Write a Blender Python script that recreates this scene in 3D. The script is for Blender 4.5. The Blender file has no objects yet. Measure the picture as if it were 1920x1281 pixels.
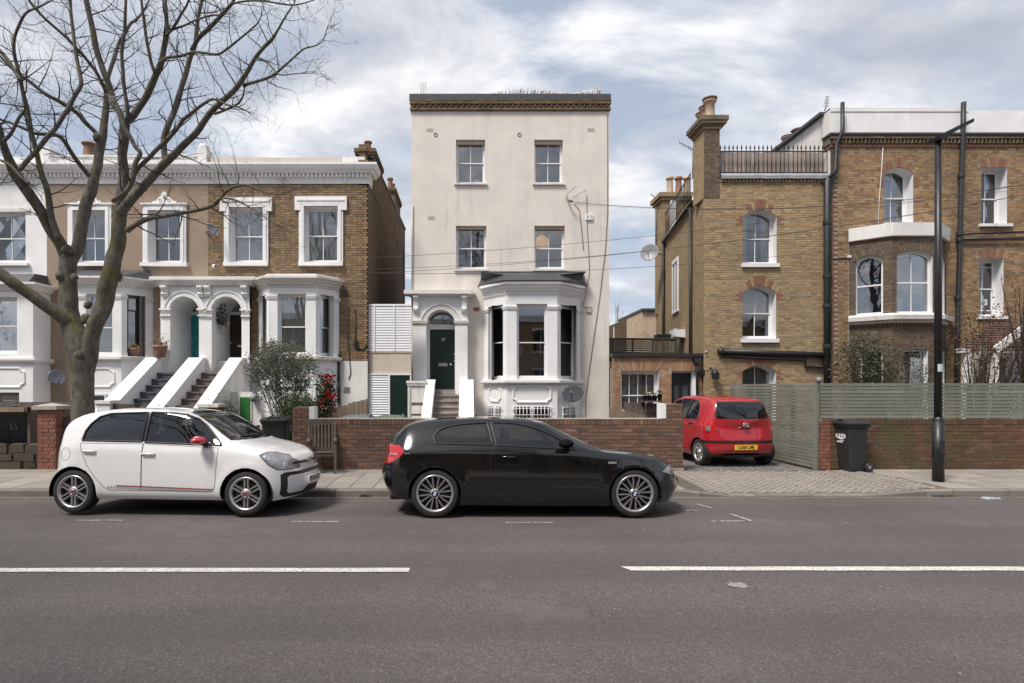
import bpy, bmesh, math, random
from mathutils import Vector, Matrix, noise
from mathutils.bvhtree import BVHTree
R = math.radians
rnd = random.Random(7)
SC = bpy.context.scene
COL = SC.collection

# ---------------------------------------------------------------- camera
F, CX, CY, H = 1067.0, 880.0, 728.0, 1.72
cam_d = bpy.data.cameras.new("camera")
cam = bpy.data.objects.new("camera", cam_d)
COL.objects.link(cam)
cam.location = (0, 0, H)
cam.rotation_euler = (R(90), 0, 0)
cam_d.sensor_width = 36
cam_d.lens = F / 1920 * 36
cam_d.shift_x = (960 - CX) / 1920
cam_d.shift_y = (CY - 640.5) / 1920
cam_d.clip_end = 3000
SC.camera = cam

# ---------------------------------------------------------------- light
SUN_EL, SUN_AZ = 57, 225          # azimuth of the sun measured from +Y clockwise
sun_d = bpy.data.lights.new("sun", 'SUN')
sun_d.energy = 1.5
sun_d.angle = R(15)
sun_d.color = (1, .93, .855)
sun = bpy.data.objects.new("sun", sun_d)
COL.objects.link(sun)
sd = Vector((math.sin(R(SUN_AZ)) * math.cos(R(SUN_EL)), math.cos(R(SUN_AZ)) * math.cos(R(SUN_EL)), math.sin(R(SUN_EL))))
sun.rotation_euler = (-sd).to_track_quat('-Z', 'Y').to_euler()
sun.location = (0, 0, 60)

W_ = bpy.data.worlds.new("World")
SC.world = W_
W_.use_nodes = True
def build_world():
 nt = W_.node_tree
 nt.nodes.clear()
 N, L = nt.nodes.new, nt.links.new
 out = N('ShaderNodeOutputWorld'); bg = N('ShaderNodeBackground')
 bg.inputs[1].default_value = 0.0515
 sky = N('ShaderNodeTexSky'); sky.sky_type = 'NISHITA'; sky.sun_disc = False
 sky.sun_elevation = R(SUN_EL); sky.sun_rotation = R(SUN_AZ)
 tc = N('ShaderNodeTexCoord'); sep = N('ShaderNodeSeparateXYZ')
 L(tc.outputs['Generated'], sep.inputs[0])
 def math_(op, a, b=None):
  n = N('ShaderNodeMath'); n.operation = op
  for i, v in enumerate((a, b)):
   if v is None: continue
   if isinstance(v, (int, float)): n.inputs[i].default_value = v
   else: L(v, n.inputs[i])
  return n.outputs[0]
 zz = math_('ADD', math_('MAXIMUM', sep.outputs[2], 0.0), 0.28)
 px = math_('DIVIDE', sep.outputs[0], zz); py = math_('DIVIDE', sep.outputs[1], zz)
 cmb = N('ShaderNodeCombineXYZ'); L(px, cmb.inputs[0]); L(py, cmb.inputs[1])
 mp = N('ShaderNodeMapping'); mp.inputs['Rotation'].default_value = (0, 0, R(-28)); mp.inputs['Scale'].default_value = (1.0, 1.7, 1)
 mp.inputs['Location'].default_value = (2.3, 5.1, 0)
 L(cmb.outputs[0], mp.inputs[0])
 def noi(sc, det, rough, dist=0.0, vec=mp):
  n = N('ShaderNodeTexNoise'); n.inputs['Scale'].default_value = sc; n.inputs['Detail'].default_value = det
  n.inputs['Roughness'].default_value = rough; n.inputs['Distortion'].default_value = dist
  L(vec.outputs[0], n.inputs['Vector']); return n.outputs['Fac']
 def ramp(f, stops):
  n = N('ShaderNodeValToRGB'); L(f, n.inputs[0])
  e = n.color_ramp.elements
  e[0].position, e[0].color = stops[0][0], (*stops[0][1], 1)
  e[1].position, e[1].color = stops[-1][0], (*stops[-1][1], 1)
  for p, c in stops[1:-1]:
   k = e.new(p); k.color = (*c, 1)
  return n.outputs[0]
 cover = ramp(noi(1.35, 9, .58, .4), [(.40, (0, 0, 0)), (.53, (.72, .72, .72)), (.66, (1, 1, 1))])
 shade = ramp(noi(1.9, 10, .6, .5), [(.32, (3.3, 3.45, 3.9)), (.48, (5.0, 5.05, 5.3)), (.66, (8.0, 7.85, 7.8))])
 mix = N('ShaderNodeMix'); mix.data_type = 'RGBA'
 L(cover, mix.inputs[0])
 sk = N('ShaderNodeMix'); sk.data_type = 'RGBA'; sk.blend_type = 'MIX'; sk.inputs[0].default_value = .75
 L(sky.outputs[0], sk.inputs[6]); sk.inputs[7].default_value = (3.4, 3.8, 4.5, 1)
 L(sk.outputs[2], mix.inputs[6]); L(shade, mix.inputs[7])
 L(mix.outputs[2], bg.inputs[0]); L(bg.outputs[0], out.inputs[0])
build_world()

vs = SC.view_settings
SC.display_settings.display_device = 'sRGB'
vs.view_transform = 'Standard'; vs.look = 'None'; vs.gamma = 1; vs.use_curve_mapping = False
vs.exposure = 1.6
SC.render.engine = 'CYCLES'
SC.cycles.use_denoising = True
SC.cycles.max_bounces = 6
SC.cycles.transparent_max_bounces = 16
SC.cycles.caustics_reflective = False
SC.cycles.caustics_refractive = False

# ---------------------------------------------------------------- helpers
def P(px, py, Y): return Vector(((px - CX) * Y / F, Y, H - (py - CY) * Y / F))
def PX(px, Y): return (px - CX) * Y / F
def PZ(py, Y): return H - (py - CY) * Y / F
def lerp(a, b, t): return a + (b - a) * t
def clamp(x, a=0., b=1.): return max(a, min(b, x))
def sstep(a, b, x):
 t = clamp((x - a) / (b - a)); return t * t * (3 - 2 * t)
def interp(tab, x):
 if x <= tab[0][0]: return tab[0][1]
 for (a, va), (b, vb) in zip(tab, tab[1:]):
  if x <= b: return va + (vb - va) * (x - a) / (b - a)
 return tab[-1][1]
def cinterp(tab, x):
 """smooth (monotone-ish Catmull-Rom) table lookup"""
 n = len(tab)
 if x <= tab[0][0]: return tab[0][1]
 if x >= tab[-1][0]: return tab[-1][1]
 for i in range(n - 1):
  if x <= tab[i + 1][0]: break
 def slope(j):
  if j <= 0: return (tab[1][1] - tab[0][1]) / (tab[1][0] - tab[0][0])
  if j >= n - 1: return (tab[-1][1] - tab[-2][1]) / (tab[-1][0] - tab[-2][0])
  a = (tab[j][1] - tab[j - 1][1]) / (tab[j][0] - tab[j - 1][0])
  b = (tab[j + 1][1] - tab[j][1]) / (tab[j + 1][0] - tab[j][0])
  return 0 if a * b < 0 else 2 * a * b / (a + b) if a + b else 0
 h = tab[i + 1][0] - tab[i][0]; t = (x - tab[i][0]) / h
 m0, m1 = slope(i) * h, slope(i + 1) * h
 return (2*t**3 - 3*t*t + 1) * tab[i][1] + (t**3 - 2*t*t + t) * m0 + (3*t*t - 2*t**3) * tab[i+1][1] + (t**3 - t*t) * m1

class MB:
 """collects shapes into ONE mesh"""
 def __init__(s): s.v = []; s.f = []; s.mi = []; s.sm = []
 def add(s, vs_, fs, mi=0, sm=False):
  o = len(s.v); s.v += [tuple(v) for v in vs_]
  for f in fs:
   s.f.append(tuple(i + o for i in f)); s.mi.append(mi); s.sm.append(sm)
  return s
 def box(s, x0, x1, y0, y1, z0, z1, mi=0):
  return s.add([(x0,y0,z0),(x1,y0,z0),(x1,y1,z0),(x0,y1,z0),(x0,y0,z1),(x1,y0,z1),(x1,y1,z1),(x0,y1,z1)],
              [(0,3,2,1),(4,5,6,7),(0,1,5,4),(1,2,6,5),(2,3,7,6),(3,0,4,7)], mi)
 def hexa(s, p, mi=0):
  return s.add(p, [(0,3,2,1),(4,5,6,7),(0,1,5,4),(1,2,6,5),(2,3,7,6),(3,0,4,7)], mi)
 def face(s, pts, mi=0): return s.add(pts, [tuple(range(len(pts)))], mi)
 def prism(s, pts, ax, a, b, mi=0, sm=False):
  n = len(pts)
  def m(p, q): return {'x': (q, p[0], p[1]), 'y': (p[0], q, p[1]), 'z': (p[0], p[1], q)}[ax]
  vs_ = [m(p, a) for p in pts] + [m(p, b) for p in pts]
  s.add(vs_, [tuple(range(n))[::-1], tuple(range(n, 2 * n))], mi)
  o = len(s.v) - 2 * n
  for i in range(n):
   j = (i + 1) % n
   s.f.append((o + i, o + j, o + n + j, o + n + i)); s.mi.append(mi); s.sm.append(sm)
  return s
 def beam(s, a, b, w, h, mi=0, up=Vector((0, 0, 1))):
  a, b = Vector(a), Vector(b); d = (b - a).normalized()
  sx = d.cross(up)
  if sx.length < 1e-4: sx = d.cross(Vector((0, 1, 0)))
  sx.normalize(); uy = sx.cross(d)
  q = []
  for p in (a, b):
   for i, j in ((-1,-1),(1,-1),(1,1),(-1,1)): q.append(p + sx * (i * w / 2) + uy * (j * h / 2))
  return s.add(q, [(0,3,2,1),(4,5,6,7),(0,1,5,4),(1,2,6,5),(2,3,7,6),(3,0,4,7)], mi)
 def tube(s, path, r, n=8, mi=0, cap=True):
  path = [Vector(p) for p in path]; m = len(path)
  rr = r if isinstance(r, (list, tuple)) else [r] * m
  vs_ = []; ref = None
  for i, p in enumerate(path):
   d = (path[min(i + 1, m - 1)] - path[max(i - 1, 0)])
   d = d.normalized() if d.length > 1e-9 else Vector((0, 0, 1))
   if ref is None:
    ref = Vector((0, 0, 1)) if abs(d.z) < .9 else Vector((1, 0, 0))
   u = d.cross(ref); 
   if u.length < 1e-5: u = d.cross(Vector((0, 1, 0)))
   u.normalize(); w = d.cross(u); ref = -w if False else u.cross(d) * 1.0
   for k in range(n):
    a = 2 * math.pi * k / n
    vs_.append(p + (u * math.cos(a) + w * math.sin(a)) * rr[i])
  fs = []
  for i in range(m - 1):
   for k in range(n):
    l = (k + 1) % n
    fs.append((i*n + k, i*n + l, (i+1)*n + l, (i+1)*n + k))
  s.add(vs_, fs, mi, True)
  if cap:
   o = len(s.v) - m * n
   s.f.append(tuple(o + k for k in range(n))[::-1]); s.mi.append(mi); s.sm.append(False)
   s.f.append(tuple(o + (m-1)*n + k for k in range(n))); s.mi.append(mi); s.sm.append(False)
  return s
 def lathe(s, prof, c=(0, 0, 0), ax='z', n=20, mi=0, sm=True, closed=False):
  c = Vector(c); vs_ = []
  for (r_, h_) in prof:
   for k in range(n):
    a = 2 * math.pi * k / n; x, y = r_ * math.cos(a), r_ * math.sin(a)
    vs_.append(c + {'z': Vector((x, y, h_)), 'y': Vector((x, h_, y)), 'x': Vector((h_, x, y))}[ax])
  m = len(prof); fs = []
  for i in range(m if closed else m - 1):
   for k in range(n):
    l = (k + 1) % n; j = (i + 1) % m
    fs.append((i*n + k, i*n + l, j*n + l, j*n + k))
  return s.add(vs_, fs, mi, sm)
 def disc(s, c, r_, ax='y', n=20, mi=0):
  return s.lathe([(r_, 0), (0.0001, 0)], c, ax, n, mi, False)
 def ball(s, c, r_, n=8, mi=0, sc=(1, 1, 1)):
  c = Vector(c); vs_ = []; m = n
  for i in range(m + 1):
   t = math.pi * i / m
   for k in range(n):
    a = 2 * math.pi * k / n
    vs_.append((c.x + r_ * sc[0] * math.sin(t) * math.cos(a), c.y + r_ * sc[1] * math.sin(t) * math.sin(a), c.z + r_ * sc[2] * math.cos(t)))
  fs = [(i*n + k, i*n + (k+1) % n, (i+1)*n + (k+1) % n, (i+1)*n + k) for i in range(m) for k in range(n)]
  return s.add(vs_, fs, mi, True)
 def sweep(s, prof, path, mi=0, closed_prof=False, sm=False):
  """profile (out, z) swept along a plan path [(x,y)], mitred; 'out' is to the right-hand side (towards -Y for a path in +X)"""
  n = len(path); dirs = []
  for i in range(n - 1):
   d = Vector((path[i+1][0] - path[i][0], path[i+1][1] - path[i][1])); dirs.append(d.normalized())
  ring = []
  for i in range(n):
   if i == 0: nn = Vector((dirs[0].y, -dirs[0].x)); k = 1
   elif i == n - 1: nn = Vector((dirs[-1].y, -dirs[-1].x)); k = 1
   else:
    a = Vector((dirs[i-1].y, -dirs[i-1].x)); b = Vector((dirs[i].y, -dirs[i].x))
    nn = (a + b).normalized(); k = 1 / max(.3, nn.dot(a))
   ring.append([(path[i][0] + nn.x * o * k, path[i][1] + nn.y * o * k, z) for o, z in prof])
  m = len(prof); vs_ = [p for r_ in ring for p in r_]; fs = []
  for i in range(n - 1):
   for j in range(m if closed_prof else m - 1):
    l = (j + 1) % m
    fs.append((i*m + j, i*m + l, (i+1)*m + l, (i+1)*m + j))
  s.add(vs_, fs, mi, sm)
  if closed_prof:
   o = len(s.v) - n * m
   s.f.append(tuple(o + j for j in range(m))); s.mi.append(mi); s.sm.append(False)
   s.f.append(tuple(o + (n-1)*m + j for j in range(m))[::-1]); s.mi.append(mi); s.sm.append(False)
  return s

INV = {}
def mesh_from(name, mb, mats, inv=None):
 me = bpy.data.meshes.new(name)
 vs_ = mb.v if inv is None else [inv @ Vector(v) for v in mb.v]
 me.from_pydata(vs_, [], mb.f)
 for m in (mats if isinstance(mats, (list, tuple)) else [mats]): me.materials.append(m)
 me.polygons.foreach_set('material_index', mb.mi)
 me.polygons.foreach_set('use_smooth', mb.sm)
 me.update()
 return me
def props(o, label=None, cat=None, group=None, kind=None):
 if label: o['label'] = label
 if cat: o['category'] = cat
 if group: o['group'] = group
 if kind: o['kind'] = kind
 return o
def thing(name, label, cat, loc=(0, 0, 0), rz=0, group=None, rx=0):
 o = bpy.data.objects.new(name, None); COL.objects.link(o)
 o.empty_display_size = .2
 o.location = loc; o.rotation_euler = (rx, 0, rz)
 M = Matrix.LocRotScale(Vector(loc), o.rotation_euler, None)
 INV[o.name] = M.inverted()
 return props(o, label, cat, group)
SPLIT = {'bay_wall', 'pilaster', 'pilaster_moulding', 'capital', 'architrave', 'lintel', 'porch_side', 'side_wall', 'barge_board', 'bay_return', 'door_frame', 'cornice_base', 'batten', 'hall_ceiling', 'roof', 'wall_cable', 'basement_pane', 'parapet'}
def islands(mb):
 par = list(range(len(mb.v)))
 def find(i):
  while par[i] != i: par[i] = par[par[i]]; i = par[i]
  return i
 for f in mb.f:
  for k in f[1:]: par[find(k)] = find(f[0])
 out = {}
 for k, f in enumerate(mb.f): out.setdefault(find(f[0]), []).append(k)
 for ks in out.values():
  q = MB(); mp = {}
  for k in ks:
   for i in mb.f[k]:
    if i not in mp: mp[i] = len(q.v); q.v.append(mb.v[i])
   q.f.append(tuple(mp[i] for i in mb.f[k])); q.mi.append(mb.mi[k]); q.sm.append(mb.sm[k])
  yield q
def part(name, mb, mats, parent=None, local=False, kind=None, label=None):
 if name == 'dentil_course': kind = 'stuff'
 if name in SPLIT and parent is not None and name != 'bay_wall_' and len(mb.f) < 400:
  qs = list(islands(mb))
  if 1 < len(qs) <= 24 and not any(len(q.f) < 2 for q in qs):
   for q in qs: o = part(name + ' ', q, mats, parent, local, kind, label); o.name = name; o.data.name = name
   return o
 name = name.strip()
 inv = None
 if parent is not None and not local: inv = INV.get(parent.name)
 me = mesh_from(name, mb, mats, inv)
 o = bpy.data.objects.new(name, me); COL.objects.link(o)
 if parent is not None:
  o.parent = parent
  INV[o.name] = INV.get(parent.name, Matrix())
 return props(o, label, None, None, kind)
def single(name, mb, mats, label, cat, group=None, loc=(0, 0, 0), rz=0):
 """a thing that is one mesh; mb in world coordinates"""
 M = Matrix.LocRotScale(Vector(loc), Matrix.Rotation(rz, 3, 'Z'), None)
 me = mesh_from(name, mb, mats, M.inverted())
 o = bpy.data.objects.new(name, me); COL.objects.link(o)
 o.location = loc; o.rotation_euler = (0, 0, rz)
 INV[o.name] = M.inverted()
 return props(o, label, cat, group)
def setting(name, mb, mats, parent=None):
 o = part(name, mb, mats, parent)
 if parent is None: o['kind'] = 'structure'
 return o
def inst(name, me, parent, loc, rot=(0, 0, 0), sc=(1, 1, 1)):
 """a piece that shares mesh data; loc in world coordinates"""
 o = bpy.data.objects.new(name, me); COL.objects.link(o)
 if parent is not None:
  o.parent = parent; inv = INV.get(parent.name, Matrix())
  o.location = inv @ Vector(loc)
  INV[o.name] = inv
 else: o.location = loc
 o.rotation_euler = rot; o.scale = sc
 return o
def copy_tree(o, parent=None):
 c = o.copy(); COL.objects.link(c)
 if parent is not None: c.parent = parent
 for ch in [x for x in o.children]: copy_tree(ch, c)
 return c
def text_mb(txt, size, depth=.002, font_bold=0.0):
 """lettering as mesh: returns MB in the x-z plane, facing -y, centred on origin"""
 cu = bpy.data.curves.new('t', 'FONT'); cu.body = txt; cu.size = size; cu.extrude = depth; cu.offset = font_bold
 cu.align_x = 'CENTER'; cu.align_y = 'CENTER'; cu.resolution_u = 2
 ob = bpy.data.objects.new('t', cu); COL.objects.link(ob)
 bpy.context.view_layer.update()
 dg = bpy.context.evaluated_depsgraph_get()
 me = bpy.data.meshes.new_from_object(ob.evaluated_get(dg))
 mb = MB(); mb.add([(v.co.x, -v.co.z, v.co.y) for v in me.vertices], [tuple(p.vertices) for p in me.polygons])
 bpy.data.objects.remove(ob); bpy.data.meshes.remove(me); bpy.data.curves.remove(cu)
 return mb
def xf(mb, M):
 mb.v = [tuple(M @ Vector(v)) for v in mb.v]; return mb

# ---------------------------------------------------------------- materials
def lin(c): 
 c /= 255.
 return c / 12.92 if c <= .04045 else ((c + .055) / 1.055) ** 2.4
def S(r_, g, b): return (lin(r_), lin(g), lin(b))
MATS = {}
class NT:
 def __init__(s, name):
  s.m = bpy.data.materials.new(name); s.m.use_nodes = True
  s.t = s.m.node_tree; s.t.nodes.clear()
  s.out = s.t.nodes.new('ShaderNodeOutputMaterial')
  s.g = s.t.nodes.new('ShaderNodeNewGeometry')
 def n(s, typ, **kw):
  k = s.t.nodes.new('ShaderNode' + typ)
  for a, b in kw.items(): setattr(k, a, b)
  return k
 def l(s, a, b): s.t.links.new(a, b)
 def val(s, sock, v):
  if hasattr(v, 'is_linked') or isinstance(v, bpy.types.NodeSocket): s.l(v, sock)
  else: sock.default_value = v if not isinstance(v, tuple) or len(v) != 3 or sock.type == 'VECTOR' else (*v, 1)
 def math(s, op, a, b=0., cl=False):
  k = s.n('Math', operation=op, use_clamp=cl); s.val(k.inputs[0], a); s.val(k.inputs[1], b); return k.outputs[0]
 def pos(s, sc=(1, 1, 1), obj=False, rot=(0, 0, 0)):
  mp = s.n('Mapping'); mp.inputs['Scale'].default_value = sc; mp.inputs['Rotation'].default_value = rot
  src = s.n('TexCoord').outputs['Object'] if obj else s.g.outputs['Position']
  s.l(src, mp.inputs[0]); return mp.outputs[0]
 def noise(s, scale, det=4, rough=.55, vec=None, dist=0.):
  k = s.n('TexNoise'); k.inputs['Scale'].default_value = scale; k.inputs['Detail'].default_value = det
  k.inputs['Roughness'].default_value = rough; k.inputs['Distortion'].default_value = dist
  s.l(vec if vec is not None else s.g.outputs['Position'], k.inputs['Vector']); return k.outputs['Fac']
 def ramp(s, f, stops, interp='LINEAR'):
  k = s.n('ValToRGB'); s.l(f, k.inputs[0]); e = k.color_ramp.elements; k.color_ramp.interpolation = interp
  def c4(c): return (c, c, c, 1) if isinstance(c, (int, float)) else (*c, 1)
  e[0].position, e[0].color = stops[0][0], c4(stops[0][1])
  e[1].position, e[1].color = stops[-1][0], c4(stops[-1][1])
  for p, c in stops[1:-1]: e.new(p).color = c4(c)
  return k.outputs[0]
 def mix(s, f, a, b, mode='MIX'):
  k = s.n('Mix', data_type='RGBA', blend_type=mode)
  s.val(k.inputs[0], f); s.val(k.inputs[6], a); s.val(k.inputs[7], b); return k.outputs[2]
 def bump(s, h, strength=.3, dist=.01, nrm=None):
  k = s.n('Bump'); k.inputs['Strength'].default_value = strength; k.inputs['Distance'].default_value = dist
  s.l(h, k.inputs['Height'])
  if nrm is not None: s.l(nrm, k.inputs['Normal'])
  return k.outputs[0]
 def bsdf(s, col, rough=.7, metal=0., nrm=None, **kw):
  k = s.n('BsdfPrincipled'); s.val(k.inputs['Base Color'], col); s.val(k.inputs['Roughness'], rough); s.val(k.inputs['Metallic'], metal)
  for a, b in kw.items(): s.val(k.inputs[a.replace('_', ' ')], b)
  if nrm is not None: s.l(nrm, k.inputs['Normal'])
  return k.outputs[0]
 def done(s, sh):
  s.l(sh, s.out.inputs[0]); MATS[s.m.name] = s.m; return s.m
 def objrand(s): return s.n('ObjectInfo').outputs['Random']

def plain(name, col, rough=.6, var=.12, scale=6, bump=.0, bscale=40, metal=0., obj=False, dirt=None, dsc=2.0, **kw):
 """colour with soft mottling (its own, not shade), optional dirt colour in patches, optional fine relief"""
 t = NT(name)
 vec = t.pos(obj=obj)
 f = t.noise(scale, 5, .6, vec)
 a = tuple(max(0, c * (1 - var)) for c in col); b = tuple(min(1, c * (1 + var)) for c in col)
 c = t.ramp(f, [(.3, a), (.7, b)])
 if dirt:
  d = t.ramp(t.noise(dsc, 6, .65, vec), [(.5, 0.), (.72, 1.)])
  c = t.mix(t.math('MULTIPLY', d, .6), c, dirt)
 nrm = t.bump(t.noise(bscale, 3, .6, vec), bump, .01) if bump else None
 rr = t.math('ADD', t.math('MULTIPLY', t.noise(scale * 3, 3, .5, vec), .2), rough - .1)
 return t.done(t.bsdf(c, rr, metal, nrm, **kw))

def brick_mat(name, cols, soot=(.05, .045, .04), soot_amt=.5, green=0., rough=.85, grime_scale=.7):
 t = NT(name)
 isl = t.g.outputs['Random Per Island']
 v = t.math('FRACT', t.math('ADD', isl, t.math('MULTIPLY', t.objrand(), 7.31)))
 k = len(cols)
 c = t.ramp(v, [(i / (k - 1) if k > 1 else 0, cc) for i, cc in enumerate(cols)])
 c = t.mix(t.math('MULTIPLY', t.ramp(t.noise(28, 4, .7), [(.35, 0.), (.75, 1.)]), .35), c, tuple(x * .55 for x in cols[0]))
 g = t.ramp(t.noise(grime_scale, 7, .65, t.pos((1, 1, .7))), [(.42, 0.), (.7, 1.)])
 c = t.mix(t.math('MULTIPLY', g, soot_amt), c, soot)
 if green:
  gg = t.ramp(t.noise(1.6, 6, .7), [(.45, 0.), (.62, 1.)])
  c = t.mix(t.math('MULTIPLY', gg, green), c, (.075, .07, .022))
 nrm = t.bump(t.noise(90, 4, .7), .5, .006)
 return t.done(t.bsdf(c, rough, 0, nrm))

def brick_tex(name, cols, mortar, rot=(0, 0, 0), bw=.225, rh=.075, soot=(.05, .045, .04), soot_amt=.4, axis='x'):
 """procedural brickwork for walls seen edge-on, where single bricks fall below the pixel"""
 t = NT(name)
 sep = t.n('SeparateXYZ'); t.l(t.g.outputs['Position'], sep.inputs[0])
 cmb = t.n('CombineXYZ'); t.l(sep.outputs[0 if axis == 'x' else 1], cmb.inputs[0]); t.l(sep.outputs[2], cmb.inputs[1])
 b = t.n('TexBrick'); t.l(cmb.outputs[0], b.inputs['Vector'])
 b.inputs['Scale'].default_value = 1; b.inputs['Brick Width'].default_value = bw; b.inputs['Row Height'].default_value = rh
 b.inputs['Mortar Size'].default_value = .006; b.inputs['Mortar Smooth'].default_value = .3; b.inputs['Bias'].default_value = 0
 b.inputs['Color1'].default_value = (*cols[0], 1); b.inputs['Color2'].default_value = (*cols[1], 1); b.inputs['Mortar'].default_value = (*mortar, 1)
 c = b.outputs[0]
 c = t.mix(t.math('MULTIPLY', t.ramp(t.noise(9, 5, .7), [(.35, 0.), (.75, 1.)]), .4), c, tuple(x * .6 for x in cols[0]))
 g = t.ramp(t.noise(.8, 7, .65), [(.42, 0.), (.7, 1.)])
 c = t.mix(t.math('MULTIPLY', g, soot_amt), c, soot)
 inv = t.math('SUBTRACT', 1., b.outputs['Fac'])
 nrm = t.bump(inv, .6, .01)
 return t.done(t.bsdf(c, .88, 0, nrm))

def stucco(name, col, stain=(.2, .19, .17), amt=.45, patch=None, bump=.25, rough=.75):
 """painted render: vertical run-off streaks, blotches and fine grain"""
 t = NT(name)
 f = t.noise(1.3, 6, .6)
 c = t.ramp(f, [(.3, tuple(x * .9 for x in col)), (.7, tuple(min(1, x * 1.06) for x in col))])
 streak = t.ramp(t.noise(1.0, 6, .7, t.pos((5, 5, .35))), [(.52, 0.), (.75, 1.)])
 blot = t.ramp(t.noise(.9, 5, .6), [(.35, 0.), (.65, 1.)])
 c = t.mix(t.math('MULTIPLY', t.math('MULTIPLY', streak, blot), amt), c, stain)
 fleck = t.ramp(t.noise(7, 8, .75), [(.62, 0.), (.72, 1.)])
 c = t.mix(t.math('MULTIPLY', fleck, amt * .35), c, patch or stain)
 nrm = t.bump(t.noise(60, 4, .6), bump, .008)
 return t.done(t.bsdf(c, rough, 0, nrm))

M = {}
M['white'] = stucco('white_paint', (.80, .80, .80), amt=.3)
M['white_old'] = stucco('weathered_white_paint', (.76, .75, .73), stain=(.22, .21, .18), amt=.75)
M['white_peel'] = stucco('peeling_white_paint', (.73, .71, .68), stain=(.26, .22, .18), amt=1.0, patch=(.22, .18, .14), bump=.5)
M['cream'] = stucco('cream_render', (.70, .65, .59), stain=(.36, .34, .31), amt=.62)
M['cream_dk'] = stucco('cream_render_old', (.55, .48, .40), stain=(.25, .22, .18), amt=.7)
M['brown'] = stucco('brown_pebble_render', (.315, .24, .18), stain=(.18, .13, .10), amt=.5, bump=.9, rough=.9)
M['gloss_white'] = plain('white_gloss_paint', (.76, .76, .77), .35, .04, 5)
M['slate'] = plain('slate', (.055, .058, .065), .5, .25, 8, .4, 30)
M['lead'] = plain('lead_flashing', (.32, .32, .33), .55, .2, 6, .3, 14)
M['black_iron'] = plain('black_iron', (.012, .013, .015), .42, .25, 8)
M['black_plastic'] = plain('black_plastic', (.022, .023, .026), .48, .2, 9, .1, 120)
M['grey_plastic'] = plain('grey_plastic', (.16, .17, .19), .5, .15, 9)
M['dish_grey'] = plain('dish_grey', (.22, .23, .25), .45, .12, 4)
M['terracotta'] = plain('terracotta', (.27, .145, .10), .8, .2, 12, .2, 50)
M['pot_buff'] = plain('buff_clay', (.48, .36, .26), .8, .2, 10, .2, 50, dirt=(.12, .09, .07))
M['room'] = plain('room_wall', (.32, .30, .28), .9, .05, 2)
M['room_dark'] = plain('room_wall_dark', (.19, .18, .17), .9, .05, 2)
M['roller'] = plain('grey_roller_blind', (.33, .33, .34), .7, .08, 3)
M['curtain'] = plain('net_curtain', (.92, .90, .88), .9, .08, 9)
M['blind'] = plain('blind_slats', (.75, .75, .75), .6, .05, 4)
M['curtain_warm'] = plain('cream_curtain', (.84, .78, .70), .9, .1, 9)
M['teal'] = plain('teal_door_paint', (.02, .27, .28), .4, .06, 4)
M['dkgreen'] = plain('dark_green_paint', (.005, .019, .013), .38, .12, 4)
M['brgreen'] = plain('bright_green_paint', (.022, .15, .03), .5, .12, 6)
M['brown_door'] = plain('dark_brown_wood', (.03, .018, .013), .45, .2, 6)
M['chrome'] = plain('brushed_metal', (.62, .62, .63), .28, .05, 8, metal=1.)
M['wood_old'] = plain('weathered_timber', (.22, .165, .115), .85, .3, 7, .5, 60)
M['wood_grey'] = plain('grey_brown_teak', (.105, .082, .068), .8, .3, 9, .5, 60)
M['mortar'] = plain('lime_mortar', (.30, .265, .215), .95, .15, 14, .3, 80, dirt=(.14, .12, .1))
M['mortar_dk'] = plain('sooty_mortar', (.16, .135, .105), .95, .2, 14, .3, 80, dirt=(.06, .05, .04))
M['soil'] = plain('soil', (.05, .04, .03), .95, .3, 6, .8, 20)
M['stone'] = plain('coping_stone', (.36, .33, .30), .9, .2, 8, .5, 40, dirt=(.1, .1, .07))
M['concrete'] = plain('old_concrete', (.30, .28, .25), .9, .18, 6, .4, 50, dirt=(.10, .10, .06))
M['step_grey'] = plain('grey_step_paint', (.085, .088, .10), .55, .2, 6, .1)
M['step_stone'] = plain('worn_step_stone', (.15, .125, .11), .85, .25, 8, .3)
M['step_pale'] = plain('pale_step_stone', (.30, .265, .25), .8, .2, 8, .3, dirt=(.12, .1, .09))

def glass_mat(name, tint=(.55, .57, .58), refl=1.0, wav=.04):
 t = NT(name)
 nrm = t.bump(t.noise(2.2, 2, .5), wav, .02)
 fr = t.n('Fresnel'); fr.inputs[0].default_value = 1.55; t.l(nrm, fr.inputs[1])
 gl = t.n('BsdfGlossy'); gl.inputs['Roughness'].default_value = .0; t.l(nrm, gl.inputs['Normal'])
 gl.inputs['Color'].default_value = (.95, .97, 1, 1)
 tr = t.n('BsdfTransparent'); tr.inputs[0].default_value = (*tint, 1)
 mx = t.n('MixShader'); t.l(t.math('ADD', t.math('MULTIPLY', fr.outputs[0], refl * 1.5), .05 * refl, True), mx.inputs[0])
 t.l(tr.outputs[0], mx.inputs[1]); t.l(gl.outputs[0], mx.inputs[2])
 return t.done(mx.outputs[0])
M['glass'] = glass_mat('window_glass', (.95, .96, .96), 1.1)
M['glass_sky'] = glass_mat('old_window_glass', (.8, .82, .83), .95)
M['car_glass'] = glass_mat('car_glass', (.50, .54, .54), .62, .0)
M['car_glass_dark'] = glass_mat('privacy_glass', (.12, .125, .13), .75, .0)
# ================================================================ GROUND, ROAD, PAVEMENT
def zr(Y): return cinterp([(1.7, -.05), (3.3, .02), (5.4, .05), (7.5, 0), (9.3, -.06)], Y)

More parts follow.
